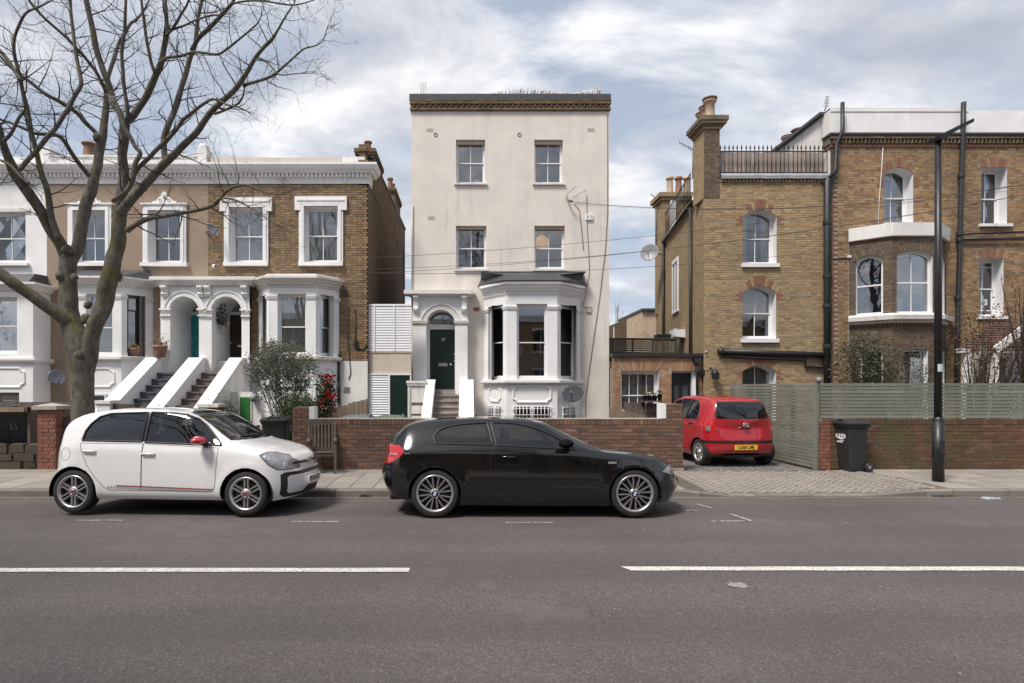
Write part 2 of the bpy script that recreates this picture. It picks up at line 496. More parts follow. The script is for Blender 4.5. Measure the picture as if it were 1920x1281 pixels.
def asphalt():
 t = NT('asphalt')
 base = t.ramp(t.noise(.45, 5, .6), [(.3, (.080, .070, .0675)), (.7, (.117, .102, .0985))])
 band = t.ramp(t.noise(.8, 3, .5, t.pos((.08, 1.3, 1))), [(.35, (.9, .9, .9)), (.65, (1.1, 1.1, 1.1))])
 base = t.mix(1., base, band, 'MULTIPLY')
 v = t.n('TexVoronoi'); v.inputs['Scale'].default_value = 85; t.l(t.g.outputs['Position'], v.inputs['Vector'])
 stone = t.ramp(t.math('FRACT', t.math('MULTIPLY', v.outputs['Color'], 3.7)), [(.0, (.62, .62, .62)), (.6, (1, 1, 1)), (.88, (1.15, 1.14, 1.12)), (1., (1.8, 1.76, 1.72))])
 c = t.mix(.8, base, t.mix(1., base, stone, 'MULTIPLY'))
 n2 = t.ramp(t.noise(190, 3, .8), [(.3, (.45, .45, .45)), (.7, (1.55, 1.55, 1.55))])
 c = t.mix(.9, c, t.mix(1., c, n2, 'MULTIPLY'))
 trk = t.ramp(t.noise(.55, 5, .6, t.pos((.12, 2.2, 1))), [(.42, 0.), (.6, 1.)]); c = t.mix(t.math('MULTIPLY', trk, .38), c, (.068, .059, .057))
 pat = t.ramp(t.noise(.33, 6, .68), [(.56, 0.), (.60, 1.)]); c = t.mix(t.math('MULTIPLY', pat, .24), c, (.165, .147, .14))
 spot = t.ramp(t.noise(5, 7, .75), [(.70, 0.), (.78, 1.)])
 c = t.mix(t.math('MULTIPLY', spot, .4), c, (.03, .029, .029))
 h = t.math('ADD', t.math('MULTIPLY', v.outputs['Distance'], .5), t.noise(160, 3, .7))
 nrm = t.bump(h, .7, .006)
 return t.done(t.bsdf(c, .82, 0, nrm))
M['asphalt'] = asphalt()
def line_paint():
 t = NT('road_line_paint')
 w = t.ramp(t.noise(40, 6, .75), [(.36, 0.), (.5, 1.)])
 c = t.mix(w, (.14, .135, .13), t.ramp(t.noise(6, 4, .6), [(.3, (.50, .49, .46)), (.7, (.66, .65, .62))]))
 return t.done(t.bsdf(c, .7, 0, t.bump(t.noise(150, 3, .6), .4, .004)))
M['line'] = line_paint()
def faded_paint():
 t = NT('faded_line_paint')
 w = t.ramp(t.noise(30, 6, .75), [(.42, 0.), (.56, 1.)])
 return t.done(t.bsdf(t.mix(w, (.075, .072, .07), (.5, .49, .47)), .75))
M['line_faded'] = faded_paint()
def paving(name, col, var, stain, scale=30):
 t = NT(name)
 v = t.math('FRACT', t.math('ADD', t.g.outputs['Random Per Island'], t.math('MULTIPLY', t.objrand(), 5.17)))
 c = t.ramp(v, [(0, tuple(x * (1 - var) for x in col)), (.5, col), (1, (col[0] * (1 + var), col[1] * (1 + var * .9), col[2] * (1 + var * .75)))])
 c = t.mix(.35, c, t.mix(1., c, t.ramp(t.noise(scale, 6, .75), [(.3, (.55, .55, .55)), (.7, (1.4, 1.4, 1.4))]), 'MULTIPLY'))
 c = t.mix(t.math('MULTIPLY', t.ramp(t.noise(1.1, 6, .7), [(.45, 0.), (.7, 1.)]), .5), c, stain)
 c = t.mix(t.math('MULTIPLY', t.ramp(t.noise(17, 3, .6), [(.71, 0.), (.76, 1.)]), .5), c, tuple(x * .3 for x in col))
 return t.done(t.bsdf(c, .85, 0, t.bump(t.noise(70, 4, .7), .35, .006)))
M['slab'] = paving('paving_slab', (.28, .25, .22), .14, (.15, .13, .105))
M['block'] = paving('paving_block', (.255, .228, .198), .10, (.17, .148, .125), 50)
M['joint'] = plain('joint_sand', (.095, .085, .065), .95, .3, 12, .4, 60, dirt=(.05, .06, .025))
M['kerb'] = paving('kerb_granite', (.19, .175, .155), .18, (.045, .045, .028), 60)
M['gravel'] = plain('driveway_gravel', (.135, .125, .12), .95, .45, 45, 1.0, 70)

MB_ = MB()
MB_.add([(-900, -900, -.35), (900, -900, -.35), (900, 900, -.35), (-900, 900, -.35)], [(0, 1, 2, 3)])
setting('ground', MB_, M['soil'])

b = MB(); ys = [1.7, 2.5, 3.3, 4.0, 4.7, 5.4, 6.1, 6.8, 7.5, 8.1, 8.7, 9.18]
vs_ = []; fs = []
for y in ys: vs_ += [(-70, y, zr(y)), (70, y, zr(y))]
for i in range(len(ys) - 1): fs.append((2*i, 2*i+1, 2*i+3, 2*i+2))
b.add(vs_, fs, 0, True)
road = setting('road', b, M['asphalt'])

def marking(x0, x1, y0, y1, mat, skew=0., n=26, jit=.006, name='road_marking'):
 b = MB(); r_ = random.Random(int(x0 * 91 + y0 * 13)); top = []; bot = []
 for i in range(n + 1):
  x = lerp(x0, x1, i / n)
  top.append((x + skew, y1 + r_.uniform(-jit, jit))); bot.append((x, y0 + r_.uniform(-jit, jit)))
 vs_ = [(x, y, zr(y) + .005) for x, y in bot] + [(x, y, zr(y) + .005) for x, y in top]
 b.add(vs_, [(i, i+1, n+2+i, n+1+i) for i in range(n)])
 return part(name, b, mat, road)
marking(-6.6, -.55, 5.165, 5.275, M['line'], .0)
marking(1.48, 7.6, 5.20, 5.315, M['line'], -.07)
for x0, x1, y in ((-5.10, -4.48, 7.38), (-2.28, -1.67, 7.30), (.46, 1.06, 7.24), (3.10, 3.56, 7.33)):
 marking(x0, x1, y - .022, y + .022, M['line_faded'], 0, 10, .004, 'bay_marking')
def slant(p, q, w):
 b = MB(); a = Vector(p); c = Vector(q); d = (c - a).normalized(); n_ = Vector((-d.y, d.x)) * w / 2
 pts = [a + n_, c + n_, c - n_, a - n_]
 b.face([(v.x, v.y, zr(v.y) + .007) for v in pts]); part('bay_marking', b, M['line_faded'], road)
slant((3.58, 7.80), (3.63, 7.33), .05); slant((3.43, 8.6), (3.52, 8.25), .05); slant((3.06, 8.05), (3.2, 8.06), .05)
b = MB(); r_ = random.Random(3); pts = []
for i in range(22):
 a = 2 * math.pi * i / 22; q = r_.uniform(.55, 1.05)
 pts.append((2.28 + .10 * q * math.cos(a) * 1.05, 4.83 + .085 * q * math.sin(a)))
b.face([(x, y, zr(y) + .005) for x, y in pts])
M['splat'] = plain('dried_paint_spill', (.24, .235, .23), .8, .15, 30)
part('paint_spill', b, M['splat'], road)
# worn little chips and grit that catch the light
b = MB()
for i in range(420):
 x = r_.uniform(-8, 8); y = r_.uniform(2.6, 9.1) if i % 3 else r_.uniform(8.7, 9.15); s_ = r_.uniform(.003, .012); a = r_.uniform(0, 6.3)
 z = zr(y); b.add([(x + s_ * math.cos(a + k * 2.1) * r_.uniform(.6, 1.3), y + s_ * math.sin(a + k * 2.1), z + .002) for k in range(3)] + [(x, y, z + s_ * .7)], [(0, 1, 3), (1, 2, 3), (2, 0, 3)])
M['grit'] = plain('grit', (.30, .27, .24), .9, .5, 60)
o = part('grit', b, M['grit']); o['kind'] = 'stuff'

# gutter strip and kerb stones
b = MB()
b.add([(-70, 9.17, zr(9.17) + .004), (70, 9.17, zr(9.17) + .004), (70, 9.31, zr(9.3) + .005), (-70, 9.31, zr(9.3) + .005)], [(0, 1, 2, 3)])
M['gutter'] = plain('gutter_dust', (.155, .135, .12), .95, .35, 9, .4, 60, dirt=(.06, .05, .04), dsc=4)
setting('gutter', b, M['gutter'])
KY, KT = 9.30, .058
def kz(x):
 """kerb top along the street: drops for the crossover"""
 return interp([(3.40, KT), (4.15, -.022), (6.92, -.022), (7.58, KT)], x)
def pz(x, y):
 t = clamp((y - KY) / 2.1)
 return lerp(kz(x), interp([(3.4, .095), (4.3, .055), (6.9, .055), (7.6, .095)], x), t)
kb = MB()
kb.box(-70, -16.0, KY, KY + .14, -.2, KT)
kerb = setting('kerb', kb, M['kerb'])
x = -16.0; r_ = random.Random(5)
while x < 16:
 L_ = .92
 if 3.2 < x < 4.3 or 6.6 < x < 7.7: L_ = .46
 a, c = x + .006, x + L_ - .006; za, zc = kz(a) + r_.uniform(-.003, .003), kz(c) + r_.uniform(-.003, .003); ja = r_.uniform(-.006, .006)
 b = MB(); y0, y1 = KY + ja, KY + .14; ch = .018
 b.add([(a, y0, -.2), (c, y0, -.2), (c, y0, zc - ch), (a, y0, za - ch), (a, y0 + ch, za), (c, y0 + ch, zc), (c, y1, zc), (a, y1, za), (a, y1, -.2), (c, y1, -.2)],
          [(0, 1, 2, 3), (3, 2, 5, 4), (4, 5, 6, 7), (7, 6, 9, 8), (0, 3, 4, 7, 8), (1, 9, 6, 5, 2)])
 part('kerb_stone', b, M['kerb'], kerb)
 x += L_
# pavement: base of joint sand, single slabs proud of it
b = MB(); xs = [-70, -20, 3.40, 3.8, 4.15, 5.5, 6.92, 7.25, 7.58, 20, 70]
for i in range(len(xs) - 1):
 a, c = xs[i], xs[i + 1]
 b.face([(a, KY + .13, pz(a, KY + .13) - .012), (c, KY + .13, pz(c, KY + .13) - .012), (c, 11.42, pz(c, 11.42) - .012), (a, 11.42, pz(a, 11.42) - .012)])
pavement = setting('pavement', b, M['joint'])
r_ = random.Random(11)
def slab(x0, x1, y0, y1, nm, par, mat, g=.006, cut=None):
 x0 += g; x1 -= g; y0 += g; y1 -= g; b = MB(); q = []; tilt = r_.uniform(-.003, .003)
 for z_ in (-.03, 0):
  for k, (a, c) in enumerate(((x0, y0), (x1, y0), (x1, y1), (x0, y1))): q.append((a, c, pz(a, c) + z_ + (tilt if k in (0, 3) else -tilt)))
 b.hexa(q); return part(nm, b, mat, par)
rows = [9.44, 9.95, 10.50, 11.02, 11.42]
for j in range(4):
 x = -14.2 + (.0 if j % 2 == 0 else .0)
 while x < 3.95:
  w = .60 if x < -7 else .40
  if not (3.4 < x + w and x + w > 3.98): slab(x, x + w, rows[j], rows[j + 1], 'paving_slab', pavement, M['slab'])
  x += w
 x = 7.95 - j * .07
 while x < 13.5:
  slab(x, x + .62, rows[j], rows[j + 1], 'paving_slab', pavement, M['slab']); x += .62
# herringbone crossover
apron_b = MB(); 
for xa_, xb_ in ((3.99, 4.15), (4.15, 6.92), (6.92, 7.58), (7.58, 7.93)): apron_b.face([(x_, y_, pz(x_, y_) - .004) for x_, y_ in ((xa_, 9.43), (xb_, 9.43), (min(xb_, 7.7), 11.42), (min(xa_, 7.69), 11.42))])

M['apron_joint'] = plain('apron_joint', (.13, .112, .092), .95, .25, 12, .4, 60)
crossover = setting('crossover', apron_b, M['apron_joint'])
blk = []
c45 = math.sqrt(.5)
for n_ in range(-50, 50):
 for m_ in range(-14, 14):
  for cu, cv, ang in ((n_ + 1 + 4 * m_, n_ + .5, 0), (n_ + 3.5 + 4 * m_, n_ + 1, 90)):
   cu *= .1; cv *= .1; X = 6 + (cu - cv) * c45; Y = 10.4 + (cu + cv) * c45
   if 4.04 < X < 7.88 - (Y - 9.4) * .1 and 9.5 < Y < 11.38: blk.append((Y, X, ang + 45))
blk.sort(); seen = set(); bl2 = []
for Y, X, a in blk:
 key = (round(X, 2), round(Y, 2))
 if key in seen: continue
 seen.add(key); bl2.append((Y, X, a))
u = MB(); u.add([(-.096, -.046, -.02), (.096, -.046, -.02), (.096, .046, -.02), (-.096, .046, -.02), (-.096, -.046, -.003), (.096, -.046, -.003), (.096, .046, -.003), (-.096, .046, -.003), (-.092, -.042, 0), (.092, -.042, 0), (.092, .042, 0), (-.092, .042, 0)],
      [(0,1,5,4),(1,2,6,5),(2,3,7,6),(3,0,4,7),(4,5,9,8),(5,6,10,9),(6,7,11,10),(7,4,8,11),(8,9,10,11)])
bme = mesh_from('paving_block', u, M['block'])
rest = MB()
for n_, (Y, X, a) in enumerate(bl2):
 z = pz(X, Y) + .006 + r_.uniform(-.002, .002)
 if n_ < 300:
  inst('paving_block', bme, crossover, (X, Y, z), (r_.uniform(-.02, .02), r_.uniform(-.02, .02), R(a)))
 else:
  Mx = Matrix.Translation((X, Y, z)) @ Matrix.Rotation(R(a), 4, 'Z')
  rest.add([Mx @ Vector(p) for p in u.v], u.f)
if rest.f: part('block_paving', rest, M['block'], crossover, kind='stuff')
# driveway and gardens
b = MB(); n = 16
vs_ = []; fs = []
for j in range(n + 1):
 for i in range(n + 1):
  xx = lerp(4.0, 7.2, i / n); yy = lerp(11.43, 18.4, j / n)
  vs_.append((xx, yy, .05 + .012 * noise.noise(Vector((xx * 2, yy * 2, 0)))))
for j in range(n):
 for i in range(n): fs.append((j*(n+1)+i, j*(n+1)+i+1, (j+1)*(n+1)+i+1, (j+1)*(n+1)+i))
b.add(vs_, fs, 0, True)
b.box(3.98, 7.0, 11.41, 11.47, -.1, .06)
setting('driveway', b, M['gravel'])
b = MB()
for x0, x1 in ((-40, 3.99), (7.21, 40)): b.face([(x0, 11.43, .09), (x1, 11.43, .09), (x1, 40, .1), (x0, 40, .1)])
setting('garden_ground', b, M['soil'])
b = MB(); b.box(-70, 70, -6, 1.7, -.3, .06)
setting('near_pavement', b, M['slab'])
# small stones on the driveway
b = MB()
for i in range(1500):
 x = r_.uniform(4.3, 7.1); y = 11.45 + (r_.random() ** 1.6) * 4; s_ = r_.uniform(.008, .022)
 q = [Vector((r_.uniform(.5, 1.2) * s_ * math.cos(k * 1.57), r_.uniform(.5, 1.2) * s_ * math.sin(k * 1.57), 0)) + Vector((x, y, .055)) for k in range(4)]
 b.add([*q, (x, y, .055 + s_ * .7)], [(0, 1, 4), (1, 2, 4), (2, 3, 4), (3, 0, 4)])
M['chips'] = paving('stone_chips', (.22, .20, .19), .5, (.08, .08, .08), 60)
o = part('gravel', b, M['chips']); o['kind'] = 'stuff'
# ================================================================ BUILDING KIT
def hole(x0, x1, z0, z1, rise=0.): return dict(x0=x0, x1=x1, z0=z0, z1=z1, rise=rise)
def phole(px0, px1, pyt, pyb, Y, rise=0.):
 return hole(PX(px0, Y), PX(px1, Y), PZ(pyb, Y), PZ(pyt, Y), rise)
def arc_pts(h, n=12, grow=0.):
 """points of a segmental (or round) head from left spring to right spring"""
 a = (h['x1'] - h['x0']) / 2; r_ = h['rise']; cx = (h['x0'] + h['x1']) / 2
 if r_ <= 0: return [(h['x0'] - grow, h['z1'] + grow), (h['x1'] + grow, h['z1'] + grow)]
 Rr = (a * a + r_ * r_) / (2 * r_); zc = h['z1'] - Rr; t = math.asin(min(1, a / Rr))
 if r_ > a: t = math.pi - t
 return [(cx + (Rr + grow) * math.sin(lerp(-t, t, i / n)), zc + (Rr + grow) * math.cos(lerp(-t, t, i / n))) for i in range(n + 1)]
def span_at(h, z, pad=0.):
 """x extent of an opening at height z"""
 if z < h['z0'] - pad or z > h['z1'] + pad: return None
 a = (h['x1'] - h['x0']) / 2; r_ = h['rise']; cx = (h['x0'] + h['x1']) / 2
 if r_ > 0 and z > h['z1'] - r_:
  Rr = (a * a + r_ * r_) / (2 * r_); zc = h['z1'] - Rr
  q = (Rr + pad) ** 2 - (z - zc) ** 2
  if q <= 0: return None
  a = min(a, math.sqrt(q))
 return (cx - a - pad, cx + a + pad)
def wall_mb(x0, x1, z0, z1, Y, holes, depth=.22, mi=0, mr=1, b=None):
 b = b or MB()
 xs = sorted({x0, x1, *[clamp(h['x0'], x0, x1) for h in holes], *[clamp(h['x1'], x0, x1) for h in holes]})
 zs = sorted({z0, z1, *[clamp(h['z0'], z0, z1) for h in holes], *[clamp(h['z1'], z0, z1) for h in holes]})
 for i in range(len(xs) - 1):
  for j in range(len(zs) - 1):
   cx, cz = (xs[i] + xs[i+1]) / 2, (zs[j] + zs[j+1]) / 2
   if any(h['x0'] < cx < h['x1'] and h['z0'] < cz < h['z1'] for h in holes): continue
   b.face([(xs[i], Y, zs[j]), (xs[i+1], Y, zs[j]), (xs[i+1], Y, zs[j+1]), (xs[i], Y, zs[j+1])], mi)
 for h in holes:
  a, c, l, u = h['x0'], h['x1'], h['z0'], h['z1']; ar = arc_pts(h)
  if h['rise'] > 0:
   m = len(ar) // 2
   b.face([(p[0], Y, p[1]) for p in [(a, u)] + ar[:m + 1]], mi)
   b.face([(p[0], Y, p[1]) for p in ar[m:] + [(c, u)]], mi)
  ring = [(c, l)] + [(a, l)] + ar if False else [(a, l)] + ar + [(c, l)]
  for p, q in zip(ring, ring[1:]):
   b.face([(p[0], Y, p[1]), (q[0], Y, q[1]), (q[0], Y + depth, q[1]), (p[0], Y + depth, p[1])], mr)
  b.face([(a, Y, l), (c, Y, l), (c, Y + depth, l), (a, Y + depth, l)], mr)
 return b

def brick_rects(x0, x1, z0, z1, holes, course=.075, bl=.215, bh=.1025, joint=.01, bond='flemish', pad=.0):
 out = []; k = 0; z = z0
 while z < z1 - .02:
  zt = min(z + course - joint, z1); zm = (z + zt) / 2
  spans = sorted([s_ for s_ in (span_at(h, zm, pad) for h in holes) if s_])
  x = x0 - rnd.uniform(0, .01)
  if bond == 'flemish': seq = [bl, bh]; x -= (k % 2) * (bl + joint) * .5 * 1.47
  else: seq = [bl]; x -= (k % 2) * (bl + joint) / 2
  i = 0
  while x < x1:
   w = seq[i % len(seq)]; i += 1
   segs = [(max(x, x0), min(x + w, x1))]
   for (s0, s1) in spans:
    n_ = []
    for a, c in segs:
     if s1 <= a or s0 >= c: n_.append((a, c)); continue
     if a < s0: n_.append((a, s0))
     if c > s1: n_.append((s1, c))
    segs = n_
   for a, c in segs:
    if c - a > .025: out.append((a, c, z, zt, abs(c - a - w) < 1e-6 and w == bl and zt == z + course - joint))
   x += w + joint
  z += course; k += 1
 return out
def brick_mesh(w, h, d, mat, nm='brick'):
 """a brick with worn edges, front face towards -y, origin at its front centre"""
 a, c, e = w / 2, h / 2, .004
 u = MB(); u.add([(-a, e, -c), (a, e, -c), (a, e, c), (-a, e, c), (-a + e, 0, -c + e), (a - e, 0, -c + e), (a - e, 0, c - e), (-a + e, 0, c - e), (-a, d, -c), (a, d, -c), (a, d, c), (-a, d, c)],
  [(4,5,6,7),(0,1,5,4),(1,2,6,5),(2,3,7,6),(3,0,4,7),(0,8,9,1),(1,9,10,2),(2,10,11,3),(3,11,8,0)])
 return mesh_from(nm, u, mat)
def add_brick(mb, a, c, l, u, y, proud):
 e = .003; f = y - proud
 mb.add([(a, f + e, l), (c, f + e, l), (c, f + e, u), (a, f + e, u), (a + e, f, l + e), (c - e, f, l + e), (c - e, f, u - e), (a + e, f, u - e), (a, y + .004, l), (c, y + .004, l), (c, y + .004, u), (a, y + .004, u)],
  [(4,5,6,7),(0,1,5,4),(1,2,6,5),(2,3,7,6),(3,0,4,7),(0,8,9,1),(1,9,10,2),(2,10,11,3),(3,11,8,0)])
def lay(root, rects, Y, mat, n_ind=300, proud=.009, zc=3.0, nm='brick', rest_nm='brickwork', bl=.215, hh=.065, near=None, wav=.004):
 """the bricks nearest the street view become objects that share one mesh; the others one part"""
 me = brick_mesh(bl, hh, .016, mat, nm)
 whole = [r_ for r_ in rects if r_[4]]
 if near is None: whole.sort(key=lambda r_: ((r_[0] + r_[1]) / 2) ** 2 + ((r_[2] + r_[3]) / 2 - zc) ** 2)
 else: whole.sort(key=lambda r_: ((r_[0] + r_[1]) / 2 - near[0]) ** 2 + ((r_[2] + r_[3]) / 2 - near[1]) ** 2)
 ind = set(whole[:n_ind]); rest = MB()
 for r_ in rects:
  pr = proud + rnd.uniform(-wav, wav)
  if r_ in ind:
   inst(nm, me, root, ((r_[0] + r_[1]) / 2, Y - pr, (r_[2] + r_[3]) / 2), (rnd.uniform(-.01, .01), rnd.uniform(-.006, .006), rnd.uniform(-.008, .008)))
  else: add_brick(rest, r_[0], r_[1], r_[2], r_[3], Y, pr)
 if rest.f: part(rest_nm, rest, mat, root, kind='stuff')

def sash(root, h, Y, rec=.14, fr=.045, nv=1, mat='gloss_white', glass='glass', meet=.5, curtain=None, sill=None, sillmat='white', room='room', depth=1.6, low_nv=None, bars=None, lab=None):
 """timber sliding sash in opening h: frame, four panes, sill, room behind, curtain or blind"""
 a, c, l, u, rise = h['x0'], h['x1'], h['z0'], h['z1'], h['rise']; y = Y + rec
 low_nv = nv if low_nv is None else low_nv
 b = MB(); zm = lerp(l, u, meet); st = .04
 b.box(a, a + fr, y, y + .09, l, u); b.box(c - fr, c, y, y + .09, l, u)
 b.box(a + fr, c - fr, y + .001, y + .089, l, l + fr + .03)
 if rise > 0:
  ar = arc_pts(h); inner = [(lerp(a + fr, c - fr, i / 12), p[1] - fr * 1.2) for i, p in enumerate(ar)]
  for i in range(12):
   b.prism([ar[i], ar[i+1], inner[i+1], inner[i]], 'y', y - .002, y + .088)
 else: b.box(a + fr, c - fr, y + .001, y + .089, u - fr - .01, u)
 x0, x1 = a + fr, c - fr; zt = u - fr - .01
 # upper sash in front, lower behind
 for (zl, zu, yy, k) in ((zm - .018, zt, y + .02, nv), (l + fr + .03, zm + .018, y + .05, low_nv)):
  b.box(x0, x0 + st, yy, yy + .03, zl, zu); b.box(x1 - st, x1, yy, yy + .03, zl, zu)
  b.box(x0 + st, x1 - st, yy + .001, yy + .029, zl, zl + .036)
  if rise <= 0 or zu < zt: b.box(x0 + st, x1 - st, yy + .001, yy + .029, zu - .036, zu)
  for i in range(k):
   xx = lerp(x0, x1, (i + 1) / (k + 1)); b.box(xx - .011, xx + .011, yy + .004, yy + .026, zl + .03, zu)
 if bars:
  for zz in bars:
   b.box(x0 + st, x1 - st, y + .024, y + .046, lerp(l, u, zz) - .011, lerp(l, u, zz) + .011)
 w = part('window', b, M[mat], root, label=lab)
 for (zl, zu, yy, k) in ((zm + .018, zt, y + .034, nv), (l + fr + .06, zm - .018, y + .064, low_nv)):
  for i in range(k + 1):
   p = MB(); xa, xb = lerp(x0 + .02, x1 - .02, i / (k + 1)), lerp(x0 + .02, x1 - .02, (i + 1) / (k + 1))
   tz = rnd.uniform(-.003, .003)
   p.hexa([(xa, yy + tz, zl), (xb, yy - tz, zl), (xb, yy + .004 - tz, zl), (xa, yy + .004 + tz, zl), (xa, yy - tz, zu), (xb, yy + tz, zu), (xb, yy + .004 + tz, zu), (xa, yy + .004 - tz, zu)])
   part('pane', p, M[glass], w)
 r_ = MB(); d0 = y + .095; ex = .25
 A, C_, L_, U = a - ex, c + ex, l - .1, u + .1
 r_.face([(A, d0 + depth, L_), (C_, d0 + depth, L_), (C_, d0 + depth, U), (A, d0 + depth, U)])
 r_.face([(A, d0, L_), (A, d0 + depth, L_), (A, d0 + depth, U), (A, d0, U)]); r_.face([(C_, d0, L_), (C_, d0 + depth, L_), (C_, d0 + depth, U), (C_, d0, U)])
 r_.face([(A, d0, L_), (C_, d0, L_), (C_, d0 + depth, L_), (A, d0 + depth, L_)]); r_.face([(A, d0, U), (C_, d0, U), (C_, d0 + depth, U), (A, d0 + depth, U)])
 for xx0, xx1 in ((A, a + .01), (c - .01, C_)): r_.face([(xx0, d0, L_), (xx1, d0, L_), (xx1, d0, U), (xx0, d0, U)])
 part('room_interior', r_, M[room], w)
 def drape(xa, xb, za, zb, yy, amp, wl, mt):
  n = max(8, int((xb - xa) / .018)); q = MB(); vs_ = []
  for i in range(n + 1):
   xx = lerp(xa, xb, i / n)
   for t in (0, .5, 1):
    vs_.append((xx, yy + amp * math.sin(xx / wl * 6.28 + t * 1.2) + amp * .5 * math.sin(xx / wl * 3.1 + 1 + t), lerp(za, zb, t)))
  q.add(vs_, [(i*3 + j, i*3 + 3 + j, i*3 + 4 + j, i*3 + 1 + j) for i in range(n) for j in (0, 1)], 0, True)
  part('curtain', q, M[mt], w)
 yy = y + .17
 if curtain == 'net': drape(x0, x1, l + .03, u, yy, .018, .085, 'curtain')
 elif curtain == 'warm': drape(x0, x1, l + .03, u, yy, .02, .10, 'curtain_warm')
 elif curtain == 'sides':
  drape(x0, lerp(x0, x1, .28), l + .03, u, yy, .02, .09, 'curtain'); drape(lerp(x0, x1, .74), x1, l + .03, u, yy, .02, .09, 'curtain')
 elif curtain == 'left': drape(x0, lerp(x0, x1, .42), l + .03, u, yy, .02, .09, 'curtain')
 elif curtain in ('blind', 'blind_half', 'roller', 'roller_half'):
  zb = l + .04 if curtain in ('blind', 'roller') else lerp(l, u, .45)
  q = MB()
  if 'blind' in curtain:
   z = u - .05
   while z > zb:
    q.hexa([(x0, yy, z - .012), (x1, yy, z - .012), (x1, yy + .03, z + .006), (x0, yy + .03, z + .006), (x0, yy, z - .009), (x1, yy, z - .009), (x1, yy + .03, z + .009), (x0, yy + .03, z + .009)]); z -= .04
  else: q.box(x0, x1, yy, yy + .006, zb, u); q.box(x0, x1, yy - .01, yy + .015, zb - .02, zb)
  part('blind', q, M['blind' if 'blind' in curtain else 'roller'], w)
 if sill:
  ov, hh, pr = sill
  q = MB(); q.hexa([(a - ov, Y - pr, l - hh), (c + ov, Y - pr, l - hh), (c + ov, Y + rec, l - hh), (a - ov, Y + rec, l - hh), (a - ov, Y - pr, l - .012), (c + ov, Y - pr, l - .012), (c + ov, Y + rec, l + .004), (a - ov, Y + rec, l + .004)])
  part('sill', q, M[sillmat], w)
 return w

def dentils(b, x0, x1, y0, y1, z0, z1, step, fill=.55, mi=0):
 n = int((x1 - x0) / step)
 for i in range(n):
  xx = lerp(x0, x1, (i + .5) / n); b.box(xx - step * fill / 2, xx + step * fill / 2, y0, y1, z0, z1, mi)
def dentils_path(b, path, y_out, z0, z1, step, d=.05, fill=.55):
 """small blocks along a plan path"""
 for p, q in zip(path, path[1:]):
  p, q = Vector(p), Vector(q); L_ = (q - p).length; t = (q - p) / L_; nn = Vector((t.y, -t.x)); n = max(1, int(L_ / step))
  for i in range(n):
   m = p + t * (L_ * (i + .5) / n); w = L_ / n * fill / 2
   c4 = [m - t * w, m + t * w, m + t * w + nn * d, m - t * w + nn * d]
   b.hexa([(v.x, v.y, z0) for v in c4] + [(v.x, v.y, z1) for v in c4])
def octagon_panel(root, c, u, v_, w, h, depth, mat, nm='moulded_panel'):
 """raised frame with notched corners on a plane: c centre, u horizontal unit vector, v_ outward normal"""
 k = min(w, h) * .22; o = [(-w/2 + k, -h/2), (w/2 - k, -h/2), (w/2 - k * .8, -h/2 + k * .5), (w/2, -h/2 + k), (w/2, h/2 - k), (w/2 - k * .8, h/2 - k * .5), (w/2 - k, h/2), (-w/2 + k, h/2), (-w/2 + k * .8, h/2 - k * .5), (-w/2, h/2 - k), (-w/2, -h/2 + k), (-w/2 + k * .8, -h/2 + k * .5)]
 c, u, v_ = Vector(c), Vector(u).normalized(), Vector(v_).normalized(); up = Vector((0, 0, 1)); b = MB(); n = len(o)
 t = .045
 def pt(p, s_, d): return c + u * p[0] * s_[0] + up * p[1] * s_[1] + v_ * d
 s1 = (1, 1); s2 = (1 - 2 * t / w, 1 - 2 * t / h); s3 = (1 - 3.2 * t / w, 1 - 3.2 * t / h)
 vs_ = [pt(p, s1, 0) for p in o] + [pt(p, (1 - .6 * t / w, 1 - .6 * t / h), depth) for p in o] + [pt(p, s2, depth) for p in o] + [pt(p, s3, .004) for p in o]
 fs = [(r_*n + i, r_*n + (i+1) % n, (r_+1)*n + (i+1) % n, (r_+1)*n + i) for r_ in range(3) for i in range(n)]
 b.add(vs_, fs); part(nm, b, M[mat], root)

